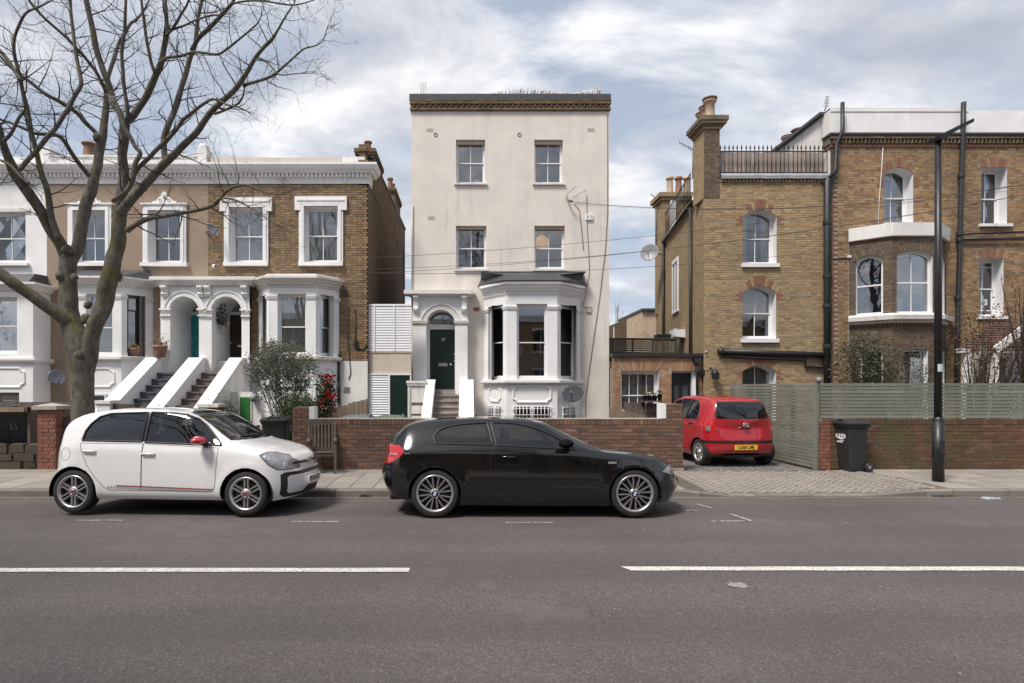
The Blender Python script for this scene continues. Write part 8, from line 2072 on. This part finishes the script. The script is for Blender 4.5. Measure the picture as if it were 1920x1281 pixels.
  def seat(x, y, w, lean=.16):
   b = MB(); h = sp['seat']; b.hexa([(x - .05, y - w, .35), (x + .48, y - w, .35), (x + .48, y + w, .35), (x - .05, y + w, .35), (x - .05, y - w * .95, h), (x + .5, y - w * .95, h + .05), (x + .5, y + w * .95, h + .05), (x - .05, y + w * .95, h)])
   b.hexa([(x - .08, y - w, h - .05), (x + .08, y - w, h - .05), (x + .08, y + w, h - .05), (x - .08, y + w, h - .05), (x - .13 - lean, y - w * .8, h + .52), (x - .05 - lean, y - w * .8, h + .52), (x - .05 - lean, y + w * .8, h + .52), (x - .13 - lean, y + w * .8, h + .52)])
   b.ball((x - .12 - lean, y, h + .62), .11, 8, 0, (.45, 1.1 if w < .4 else 2.6, .8)); part('seat', b, M['cabin'], s.root, True)
  fx_ = sp['fseat']; seat(fx_, -.36, .24); seat(fx_, .36, .24); seat(sp['rseat'], 0, .58)
  b = MB(); d = sp['dash']; b.hexa([(d, -hw * .85, .5), (d + .6, -hw * .85, .5), (d + .6, hw * .85, .5), (d, hw * .85, .5), (d + .05, -hw * .82, sp['dz']), (d + .5, -hw * .7, sp['dz'] - .02), (d + .5, hw * .7, sp['dz'] - .02), (d + .05, hw * .82, sp['dz'])]); part('dashboard', b, M['cabin'], s.root, True)
  b = MB(); b.tube([(d - .08 + .06 * math.sin(t_), -.36 + .18 * math.cos(t_), sp['dz'] - .02 + .17 * math.sin(t_)) for t_ in [i * .35 for i in range(19)]], .015, 6); part('steering_wheel', b, M['trim'], s.root, True)
def wheel_set(car, r_, rr, style, tw=.19):
 sp = car.sp; protos = []
 b = MB(); h = tw / 2; b.lathe([(rr - .015, -h * .9), (rr + .01, -h), (r_ * .94, -h * 1.02), (r_ * .985, -h * .86), (r_, -h * .6), (r_, h * .6), (r_ * .985, h * .86), (r_ * .93, h), (rr, h), (rr - .015, h * .9)], (0, 0, 0), 'y', 40); tyre = mesh_from('wheel', b, M['tyre'])
 b = MB(); f = -h * .92
 b.lathe([(rr + .012, f - .004), (rr + .008, f - .012), (rr - .012, f - .006), (rr - .022, f + .02), (rr - .035, h), (rr - .03, h)], (0, 0, 0), 'y', 40)
 def spoke(a, w0, w1, r0, r1, skew=0.):
  c, s_ = math.cos(a), math.sin(a); n_ = 3
  def pt(rad, off, y): return (rad * c - off * s_, y, rad * s_ + off * c)
  y0, y1 = f + .012, f + .004
  b.hexa([pt(r0, -w0, y0 + .03), pt(r1, -w1 + skew, y1 + .035), pt(r1, w1 + skew, y1 + .035), pt(r0, w0, y0 + .03), pt(r0, -w0 * .6, y0), pt(r1, -w1 * .6 + skew, y1), pt(r1, w1 * .6 + skew, y1), pt(r0, w0 * .6, y0)])
 if style == 'pairs':
  for i in range(6):
   a = R(90 + 60 * i)
   for d in (-1, 1): c, s_ = math.cos(a), math.sin(a); k0 = len(b.v); spoke(a, .014, .017, .04, rr - .01, 0); b.v[k0:] = [(x - d * .023 * s_, y, z + d * .023 * c) for x, y, z in b.v[k0:]]
 elif style == 'vee':
  for i in range(8):
   a = R(90 + 45 * i)
   for d in (-1, 1): spoke(a + d * .05, .011, .0125, .055, rr - .008, d * .034)
 else:
  for i in range(9): spoke(R(90 + 40 * i), .016, .026, .05, rr - .01)
 b.lathe([(.068, f + .03), (.066, f + .004), (.05, f - .004), (.0001, f - .004)], (0, 0, 0), 'y', 24); rim = mesh_from('rim', b, M['alloy'])
 b = MB(); b.lathe([(rr - .03, .0), (.06, -.005), (.05, -.02), (.0001, -.02)], (0, 0, 0), 'y', 28); b.lathe([(rr * .72, -.03), (rr * .3, -.03)], (0, 0, 0), 'y', 28); disc = mesh_from('brake_disc', b, M['steel_dk'])
 cap = sp['cap']; b = MB(); b.lathe([(.044, f - .003), (.042, f - .012), (.0001, f - .014)], (0, 0, 0), 'y', 24); capm = mesh_from('hub_cap', b, M[cap[0]])
 emb = []
 if cap[1] == 'vw': emb = [(mesh_from('emblem', vw(.036, f - .0165), M['chrome']))]
 elif cap[1] == 'quarters':
  b = MB(); q = MB()
  for k in range(4):
   p = [(0, 0)] + [(.026 * math.cos(R(90 * k + 15 * j)), .026 * math.sin(R(90 * k + 15 * j))) for j in range(7)]; (b if k % 2 else q).prism(p, 'y', f - .0175, f - .014)
  b.lathe([(.026, f - .0165), (.041, f - .0165)], (0, 0, 0), 'y', 24) if False else None
  emb = [mesh_from('emblem', b, M['bl']), mesh_from('emblem', q, M['gloss_white'])]
 if style == 'vee':
  b = MB()
  for k in range(5): a = R(90 + 72 * k); b.lathe([(.012, f + .002), (.009, f - .0065), (.0001, f - .0065)], (.055 * math.cos(a) * 1.12, 0, .055 * math.sin(a) * 1.12), 'y', 8)
  emb.append(mesh_from('wheel_bolt', b, M['steel_dk']))
 for ax in sp['ax']:
  for sg in (-1, 1):
   w = bpy.data.objects.new('wheel', tyre); COL.objects.link(w); w.parent = car.root; w.location = (ax, sg * (sp['hw'] - tw / 2 - sp.get('inset', .012)), r_); w.rotation_euler = (0, rnd.uniform(-.5, .5) if style != 'pairs' else 0, R(180) if sg > 0 else 0)
   for nm, me in [('rim', rim), ('brake_disc', disc), ('hub_cap', capm)] + [(e.name.split('.')[0], e) for e in emb]:
    o = bpy.data.objects.new(nm, me); COL.objects.link(o); o.parent = w
def vw(r_, y, th=.003):
 """ring with the two stacked letters inside"""
 b = MB(); b.lathe([(r_ * .86, y), (r_ * .86, y - th), (r_, y - th), (r_, y)], (0, 0, 0), 'y', 28)
 def st(p, q): b.beam((p[0] * r_, y - th / 2, p[1] * r_), (q[0] * r_, y - th / 2, q[1] * r_), r_ * .16, th, up=Vector((0, 1, 0))) if False else b.prism([(p[0]*r_ - .08*r_, p[1]*r_), (p[0]*r_ + .08*r_, p[1]*r_), (q[0]*r_ + .08*r_, q[1]*r_), (q[0]*r_ - .08*r_, q[1]*r_)], 'y', y - th, y)
 for sx in (-1, 1): st((sx * .36, .78), (sx * .03, .12)); st((sx * .72, .5), (sx * .33, -.72)); st((sx * .33, -.72), (sx * .03, -.05))
 return b
def to_front(mb, pos, tilt=0, flip=1):
 """put lettering drawn in the x-z plane facing -y onto the nose (flip 1) or tail (flip -1) of a car"""
 return xf(mb, Matrix.Translation(pos) @ Matrix.Rotation(R(90 * flip), 4, 'Z') @ Matrix.Rotation(R(tilt), 4, 'X'))
def number_plate(car, txt, pos, mat, flip=1, tilt=0, w=.50, h=.105):
 b = MB(); b.box(-w/2, w/2, -.006, .006, -h/2, h/2); p = part('number_plate', to_front(b, pos, tilt, flip), M[mat], car.root, True)
 tx = text_mb(txt, .098, .001, .0025); tx.v = [(v[0] * .92, v[1] - .0075, v[2]) for v in tx.v]; part('plate_lettering', to_front(tx, pos, tilt, flip), M['trim'], p, True)
def mirror(car, x, z, mat, sg=-1, s_=1.):
 y = car.ysurf(x, z - .03, sg); b = MB(); b.ball((x, y + sg * .13, z + .045), 1, 12, 0, (.09 * s_, .115, .056 * s_)); b.v = [(v[0] - .03 * abs(v[1] - y) / .2, v[1], v[2]) for v in b.v]; m = part('door_mirror', b, M[mat], car.root, True)
 b = MB(); b.tube([(x + .02, y + sg * .0, z - .03), (x + .01, y + sg * .07, z)], .03, 6); part('mirror_stalk', b, M['trim'], m, True)
def handle(car, x, z, mat, par, sg=-1):
 y = car.ysurf(x, z, sg); b = MB(); b.tube([(x - .09, y, z), (x - .075, y + sg * .025, z), (x + .075, y + sg * .025, z - .004), (x + .09, y, z - .004)], .014, 6); part('handle', b, M[mat], par, True)
def reflector(car, x, z, r_, sg=-1):
 p, nn, _, _ = car.tree.ray_cast(Vector((x, sg * 3, z)), Vector((0, -sg, 0)))
 if p is None: return
 q = nn.to_track_quat('Z', 'Y').to_matrix().to_4x4(); b = MB(); b.lathe([(r_, .003), (r_ * .92, .007), (r_ * .85, .003)], (0, 0, 0), 'z', 18); b.lathe([(r_ * .85, .0035), (r_ * .4, .006), (.0001, .009)], (0, 0, 0), 'z', 14); xf(b, Matrix.Translation(p) @ q); part('lamp_reflector', b, M['chrome'], car.root, True)
def circle(cx, cz, r_, n=26): return [(cx + r_ * math.cos(2 * math.pi * i / n), cz + r_ * math.sin(2 * math.pi * i / n)) for i in range(n)]
side = lambda c: abs(c.y) > .30
def build_car(name, label, sp, loc, rz, roll, mat, dlo, glass, lights, doors, screen, rear):
 root = thing(name, label, 'car', loc, rz, None, 0); root.rotation_euler = Matrix.Rotation(rz, 3, 'Z').to_4x4().to_euler() if not roll else (Matrix.Rotation(rz, 4, 'Z') @ Matrix.Rotation(roll, 4, 'X')).to_euler()
 INV[root.name] = Matrix(); car = Car(root, sp)
 for ax in sp['ax']:
  fs = car.carve(circle(ax, sp['r'], sp['ra']), 'y', lambda c: abs(c.y) > .35); bmesh.ops.delete(car.bm, geom=fs, context='FACES')
  fs = [f for f in car.bm.faces if abs(f.calc_center_median().x - ax) < sp['ra'] * .94 and f.calc_center_median().z < sp['r'] * .8 and abs(f.calc_center_median().y) > .35]; bmesh.ops.delete(car.bm, geom=fs, context='FACES')
 for k, poly in enumerate(dlo):
  car.piece('side_window', poly, 'y', side, glass[k], -.004)
  for sg in (-1, 1): car.seam(poly, .014, True, sg, 'trim', 'window_seal')
 car.piece('windscreen', screen, 'x', lambda c: sp['scr'][0] < c.x < sp['scr'][1], 'car_glass', -.004, None, False)
 car.piece('rear_window', rear, 'x', lambda c: c.x < sp['rwx'], sp.get('rg', 'car_glass_dark'), -.004, None, False)
 for nm, poly, view, pred, mt in lights: car.piece(nm, poly, view, pred, mt, .002 if 'light' in nm else -.004)
 for poly in doors:
  ds = car.piece('door', poly, 'y', side, mat)
  for sg in (-1, 1): car.seam(poly, .0035, True, sg)
  car.doors = getattr(car, 'doors', []) + [ds]
 return car
# ---------------------------------------------------------------- small white hatchback
SPW = dict(xr=-.545, xf=3.06, hw=.82, rw=.60, lf=.62, lr=.60, ef=2.3, er=2.3, r=.292, ra=.345, ax=(0., 2.407), floor=.2, seat=.58, fseat=1.35, rseat=.35, dash=1.75, dz=.93, cap=('hub_red', 'vw'), scr=(1.35, 2.4), rwx=-.1, flare=.014,
 T=[(-.545, .92), (-.53, .98), (-.46, 1.06), (-.34, 1.17), (-.23, 1.25), (-.10, 1.315), (.10, 1.375), (.5, 1.428), (.9, 1.432), (1.3, 1.405), (1.52, 1.36), (1.8, 1.22), (2.05, 1.075), (2.22, .985), (2.45, .93), (2.7, .86), (2.88, .79), (3.0, .71), (3.06, .62)],
 B=[(-.545, .86), (-.3, .945), (0, .968), (.5, .96), (1.2, .935), (1.9, .905), (2.2, .885), (2.6, .80), (2.9, .68), (3.06, .56)], Z=[(-.545, .36), (-.3, .26), (0, .22), (.4, .20), (2, .20), (2.7, .19), (3.06, .22)],
 sF=[.07, .02, 0, .03, .08, .08, .08, .08, .08], sR=[.06, .02, 0, .04, .10, .13, .10, .05, .0])
dr = [(.10, .985), (.115, 1.11), (.17, 1.21), (.27, 1.305), (.42, 1.35), (.94, 1.368), (.94, .972)]; df = [(.99, .967), (.99, 1.368), (1.3, 1.36), (1.5, 1.335), (1.66, 1.275), (1.79, 1.18), (1.95, 1.03), (2.06, .925), (1.7, .94)]
rd = [(.085, .95), (.12, .83), (.2, .66), (.36, .45), (.45, .36), (.52, .325), (.965, .325), (.965, .945)]; fd = [(.972, .945), (.972, .325), (1.93, .315), (1.99, .38), (2.02, .895)]
Yw = 7.68 + .80; a_w = -R(3.8)
wx, wy = -5.37 + .8 * math.sin(R(3.8)), 7.70 + .8 * math.cos(R(3.8))
cw = build_car('white_car', 'small white five door hatchback with red mirror caps parked at the kerb', SPW, (wx, wy, .002), a_w, -R(1.7), 'p_white', [dr, df], ['car_glass_dark', 'car_glass'],
 [('headlight', [(2.58, .80), (2.64, .835), (2.72, .83), (2.84, .785), (2.93, .70), (2.99, .63), (2.95, .60), (2.80, .605), (2.70, .67)], 'y', side, 'lens'), ('pillar_trim', [(.945, .972), (.945, 1.365), (.987, 1.365), (.987, .967)], 'y', side, 'trim'),
     ('bumper_panel', [(-.60, .30), (-.56, .27), (-.3, .27), (-.2, .345), (.2, .345), (.3, .27), (.56, .27), (.60, .30), (.60, .49), (.56, .515), (-.56, .515), (-.60, .49)], 'x', lambda c: c.x > 2.55, 'p_white'),
     ('grille_surround', [(-.68, .27), (-.62, .225), (.62, .225), (.68, .27), (.68, .535), (.63, .56), (-.63, .56), (-.68, .535)], 'x', lambda c: c.x > 2.45, 'trim')], [rd, fd],
 [(-.66, .99), (-.50, 1.36), (-.2, 1.40), (.2, 1.40), (.50, 1.36), (.66, .99), (.3, .985), (-.3, .985)], [(-.5, 1.02), (-.42, 1.27), (.42, 1.27), (.5, 1.02)])
for x, z, d in ((.23, .845, 0), (1.06, .815, 1)): handle(cw, x, z, 'p_white', cw.doors[d][0])
reflector(cw, 2.67, .775, .045); reflector(cw, 2.86, .67, .04); cw.strip('grey_stripe', .62, 1.97, (.375, .335), (.345, .318), 'decal_grey'); cw.strip('red_stripe', .62, 1.97, (.392, .352), (.378, .340), 'decal_red')
for i in range(3): cw.strip('grey_stripe', .50 + i * .04, .525 + i * .04, (.378, .378), (.345, .345), 'decal_grey', 3)
cw.seam(circle(-.13, .80, .085, 16), .003)
b = MB()
for y0, y1 in ((-.46, -.075), (.075, .46)):
 v = []
 for i in range(13): y = lerp(y0, y1, i / 12); v += [(cw.xsurf(y, .655) + .004, y, .655), (cw.xsurf(y, .685) + .004, y, .685)]
 b.add(v, [(2*i, 2*i+2, 2*i+3, 2*i+1) for i in range(12)], 0, True)
part('grille_bar', b, M['trim'], cw.root, True)
b = MB(); b.lathe([(.074, 0), (.072, -.012), (.0001, -.012)], (0, 0, 0), 'y', 24); eb_ = part('emblem_disc', to_front(b, (cw.xsurf(0, .66) + .004, 0, .66), 22), M['trim'], cw.root, True); part('emblem', to_front(vw(.074, -.012, .006), (cw.xsurf(0, .66) + .004, 0, .66), 22), M['chrome'], eb_, True)
cw.finish('p_white'); wheel_set(cw, .292, .212, 'pairs', .185)
number_plate(cw, 'VE18 ACX', (cw.xsurf(0, .42) + .012, 0, .42), 'plate_w', 1, 3); mirror(cw, 1.83, .955, 'mirror_red'); mirror(cw, 1.83, .955, 'mirror_red', 1)
b = MB(); b.tube([(2.12, -.35, 1.03), (2.16, .15, 1.03)], .012, 5); part('wiper', b, M['trim'], cw.root, True)
# ---------------------------------------------------------------- black three-door hatchback
SPB = dict(xr=-.80, xf=3.42, hw=.874, rw=.57, lf=.78, lr=.55, ef=2.4, er=2.6, r=.318, ra=.348, ax=(0., 2.641), floor=.17, seat=.42, fseat=1.25, rseat=.2, dash=1.75, dz=.87, cap=('trim', 'quarters'), scr=(1.3, 2.4), rwx=-.25, flare=.02,
 T=[(-.80, .84), (-.76, .93), (-.66, 1.03), (-.50, 1.15), (-.39, 1.235), (-.15, 1.285), (.025, 1.305), (.4, 1.322), (.7, 1.325), (1.16, 1.308), (1.45, 1.265), (1.66, 1.18), (1.9, 1.06), (2.15, .945), (2.3, .89), (2.66, .858), (3.04, .80), (3.27, .705), (3.38, .63), (3.42, .56)],
 B=[(-.80, .77), (-.6, .87), (-.3, .91), (.2, .92), (1, .91), (1.9, .875), (2.3, .835), (2.7, .79), (3.1, .69), (3.42, .50)], Z=[(-.8, .36), (-.6, .27), (-.35, .22), (.4, .16), (2.2, .15), (3.1, .19), (3.42, .25)],
 sF=[.09, .04, 0, .03, .07, .07, .07, .07, .07], sR=[.10, .03, 0, .04, .08, .08, .06, .04, .03])
br = [(.0, .975), (-.03, 1.06), (.04, 1.15), (.2, 1.205), (.42, 1.235), (.70, 1.25), (.765, .955)]; bf = [(.815, .95), (.75, 1.25), (1.03, 1.243), (1.26, 1.20), (1.455, 1.135), (1.62, 1.055), (1.80, .955), (1.90, .895), (1.3, .925)]
bd = [(.775, .925), (.735, .80), (.74, .45), (.80, .30), (2.0, .285), (2.08, .45), (2.10, .70), (2.02, .86)]
cb = build_car('black_car', 'black three door hatchback with silver spoked wheels parked in front of the cream house', SPB, (-.455, 7.50 + .86, -.018), 0, -R(1.9), 'p_black', [br, bf], ['car_glass', 'car_glass'],
 [('headlight', [(3.0, .60), (3.14, .685), (3.28, .68), (3.37, .62), (3.36, .545), (3.22, .525), (3.1, .57)], 'y', side, 'lens'), ('tail_light', [(-.76, .93), (-.6, .955), (-.47, .945), (-.41, .87), (-.46, .80), (-.58, .72), (-.76, .67)], 'y', side, 'lens_red')], [bd],
 [(-.66, .93), (-.52, 1.20), (-.2, 1.235), (.2, 1.235), (.52, 1.20), (.66, .93), (.3, .915), (-.3, .915)], [(-.52, .98), (-.46, 1.19), (.46, 1.19), (.52, .98)])
b = MB(); y = cb.ysurf(1.0, .80); b.tube([(.88, y + .004, .80), (.90, y - .024, .803), (1.05, y - .024, .80), (1.07, y + .004, .797)], .014, 6); part('handle', b, M['p_black'], cb.doors[0][0], True)
cb.seam([(-.55, .84), (.2, .875), (1.2, .865), (2.1, .83), (2.7, .76)], .004, False, -1, 'p_black', 'shoulder_crease')
b = MB(); y = cb.ysurf(2.36, .72); b.box(2.29, 2.40, y - .008, y + .01, .712, .738); part('side_repeater', b, M['lens'], cb.root, True)
reflector(cb, 3.17, .63, .035); reflector(cb, 3.28, .60, .03)
for z in (.30,): cb.strip('sill_moulding', .5, 2.2, (z, z), (z - .012, z - .012), 'trim')
cb.strip('lamp_bar', -.66, -.50, (.835, .85), (.815, .83), 'lens', 8, .006)
b = MB()
for sy in (-1, 1): b.lathe([(.01, 0), (.1, 0)], (0, 0, 0), 'x', 4) if False else None; b.prism([(sy * .03, .58), (sy * .2, .60), (sy * .22, .53), (sy * .18, .49), (sy * .04, .49)], 'x', cb.xsurf(0, .54) - .08, cb.xsurf(sy * .12, .54) + .006)
part('kidney_grille', b, M['trim'], cb.root, True)
cb.finish('p_black'); wheel_set(cb, .318, .237, 'vee', .205); mirror(cb, 1.74, .935, 'p_black', -1, 1.1); mirror(cb, 1.74, .935, 'p_black', 1)
b = MB(); b.tube([(2.05, -.55, .935), (2.22, -.1, .955)], .012, 5); b.tube([(2.08, -.58, .90), (2.14, -.5, .93)], .02, 5); part('wiper', b, M['trim'], cb.root, True)
number_plate(cb, '', (cb.xsurf(0, .40) + .01, 0, .40), 'trim')
# ---------------------------------------------------------------- red hatchback on the driveway
SPR = dict(xr=-.50, xf=3.06, hw=.797, rw=.52, lf=.6, lr=.40, er=2.5, r=.283, ra=.325, ax=(0., 2.38), floor=.2, seat=.55, fseat=1.3, rseat=.3, dash=1.75, dz=.95, cap=('alloy', ''), scr=(1.4, 2.3), rwx=-.1, rg='car_glass', flare=.01,
 T=[(-.50, .86), (-.49, .97), (-.44, 1.10), (-.32, 1.32), (-.22, 1.41), (-.08, 1.455), (.15, 1.485), (.5, 1.51), (1.0, 1.51), (1.5, 1.42), (2.0, 1.12), (2.25, 1.0), (2.7, .9), (3.0, .74), (3.06, .6)],
 B=[(-.50, .82), (-.3, .95), (.3, .95), (2, .90), (2.6, .8), (3.06, .52)], Z=[(-.5, .30), (-.2, .24), (.3, .2), (2.6, .2), (3.06, .25)], sF=[.07, .02, 0, .03, .08, .08, .08, .08, .08], sR=[.05, .01, 0, .05, .07, .05, .03, .02, 0])
ry_ = R(96)
cr = build_car('red_car', 'red five door hatchback parked on the driveway with its yellow rear plate showing', SPR, (5.74, 12.42, .05), ry_, 0, 'p_red', [[(.12, 1.0), (.16, 1.22), (.32, 1.375), (.62, 1.41), (.62, .985)], [(.66, .985), (.66, 1.41), (1.05, 1.415), (1.05, .975)], [(1.1, .97), (1.1, 1.412), (1.4, 1.36), (1.75, 1.15), (1.98, .95)]], ['car_glass'] * 3,
 [('tail_light', [(.60, .97), (.68, 1.01), (.80, .99), (.80, .74), (.70, .70), (.62, .78)], 'x', lambda c: c.x < -.05, 'lens_red'), ('bumper_strip', [(-.9, .50), (-.9, .565), (.9, .565), (.9, .50)], 'x', lambda c: c.x < -.12, 'trim')], [[(.08, .95), (.2, .72), (.36, .5), (.44, .32), (1.06, .32), (1.06, .95)], [(1.07, .95), (1.07, .32), (1.95, .32), (2.0, .9)]],
 [(-.62, 1.02), (-.48, 1.40), (.48, 1.40), (.62, 1.02)], [(-.57, 1.03), (-.60, 1.08), (-.50, 1.385), (.50, 1.385), (.60, 1.08), (.57, 1.03), (.3, 1.015), (-.3, 1.015)])
for sg in (-1, 1):
 b = MB(); y = .70 * sg; x = cr.xsurf(y, .80, -1); b.prism([(y - .05, .76), (y + .05, .76), (y + .06, .88), (y - .035, .84)], 'x', x - .012, x + .05); part('reversing_lamp', b, M['lens'], cr.root, True)
handle(cr, .33, .90, 'trim', cr.doors[0][1], 1)
x = cr.xsurf(0, .90, -1); b = MB(); b.tube([(x - .01, .062 * math.cos(t_) , .90 + .04 * math.sin(t_)) for t_ in [i * .393 for i in range(17)]], .008, 6)
for sy in (-1, 1): b.tube([(x - .012, sy * .026 - .01, .872), (x - .012, sy * .026 + .01, .928)], .007, 5)
b.tube([(x - .012, -.03, .895), (x - .012, .03, .905)], .007, 5); part('emblem', b, M['chrome'], cr.root, True)
pts = [(-.56, .99), (-.52, .62), (-.45, .58), (.45, .58), (.52, .62), (.56, .99)]; b = MB(); q = []
for a, c in zip(pts, pts[1:]):
 for i in range(8): y, z = lerp(a[0], c[0], i / 8), lerp(a[1], c[1], i / 8); q.append((cr.xsurf(y, z, -1), y, z))
b.tube(q, .004, 5, 0, False); part('shut_line', b, M['trim'], cr.root, True)
b = MB(); b.tube([(cr.xsurf(y, z, -1) - .012, y, z) for y, z in ((-.02, 1.02), (-.06, 1.05), (-.14, 1.055), (-.24, 1.05))], .014, 5); b.tube([(cr.xsurf(y, z, -1) - .015, y, z) for y, z in ((-.05, 1.04), (.05, 1.13), (.16, 1.22))], .008, 4); part('rear_wiper', b, M['trim'], cr.root, True)
b = MB(); b.tube([(cr.xsurf(0, .80, -1) - .004, y, .835) for y in (-.12, 0, .12)], .012, 5); part('boot_handle', b, M['p_red'], cr.root, True)
cr.finish('p_red'); wheel_set(cr, .283, .19, 'multi', .17); mirror(cr, 1.78, .98, 'p_red', 1); mirror(cr, 1.78, .98, 'p_red', -1)
number_plate(cr, 'LG60 LMJ', (cr.xsurf(0, .43, -1) - .012, 0, .43), 'plate_y', -1)
# ================================================================ ACROSS THE STREET (seen only as reflections)
op = thing('opposite_terrace', 'plain brick terrace across the street behind the camera', 'house', (0, -14, .06))
b = MB(); b.box(-30, 30, -19, -14, 0, 7.6); part('front_wall', b, M['side_d'], op)
b = MB()
for i in range(14):
 x = -28 + i * 4.2
 for z in (1.4, 4.9): b.box(x, x + 1.2, -13.99, -13.93, z, z + 1.9)
part('window_panes', b, M['basement_glass'], op, kind='stuff')
b = MB()
for i in range(14):
 x = -28 + i * 4.2
 for z in (1.4, 4.9):
  b.box(x - .12, x + 1.32, -13.995, -13.94, z + 1.9, z + 2.05); b.box(x - .12, x + 1.32, -13.995, -13.9, z - .12, z); b.box(x + .57, x + .63, -13.94, -13.91, z, z + 1.9)
part('window_surrounds', b, M['white'], op, kind='stuff')
b = MB(); b.box(-30, 30, -14.3, -13.85, 7.5, 8.0); part('cornice', b, M['white'], op)
for i, x in enumerate((-8.2, 2.2)):
 c = copy_tree(tr); c.location = (x, -2.6 - .6 * i, .06); c.scale = (1.6,) * 3; c.rotation_euler = (0, 0, R(150 + 100 * i)); c['label'] = ('bare mossy street tree on the near pavement behind the camera, towards the white car', 'bare mossy street tree on the near pavement behind the camera, towards the black car')[i]; c['group'] = 'street trees'
tr['group'] = 'street trees'
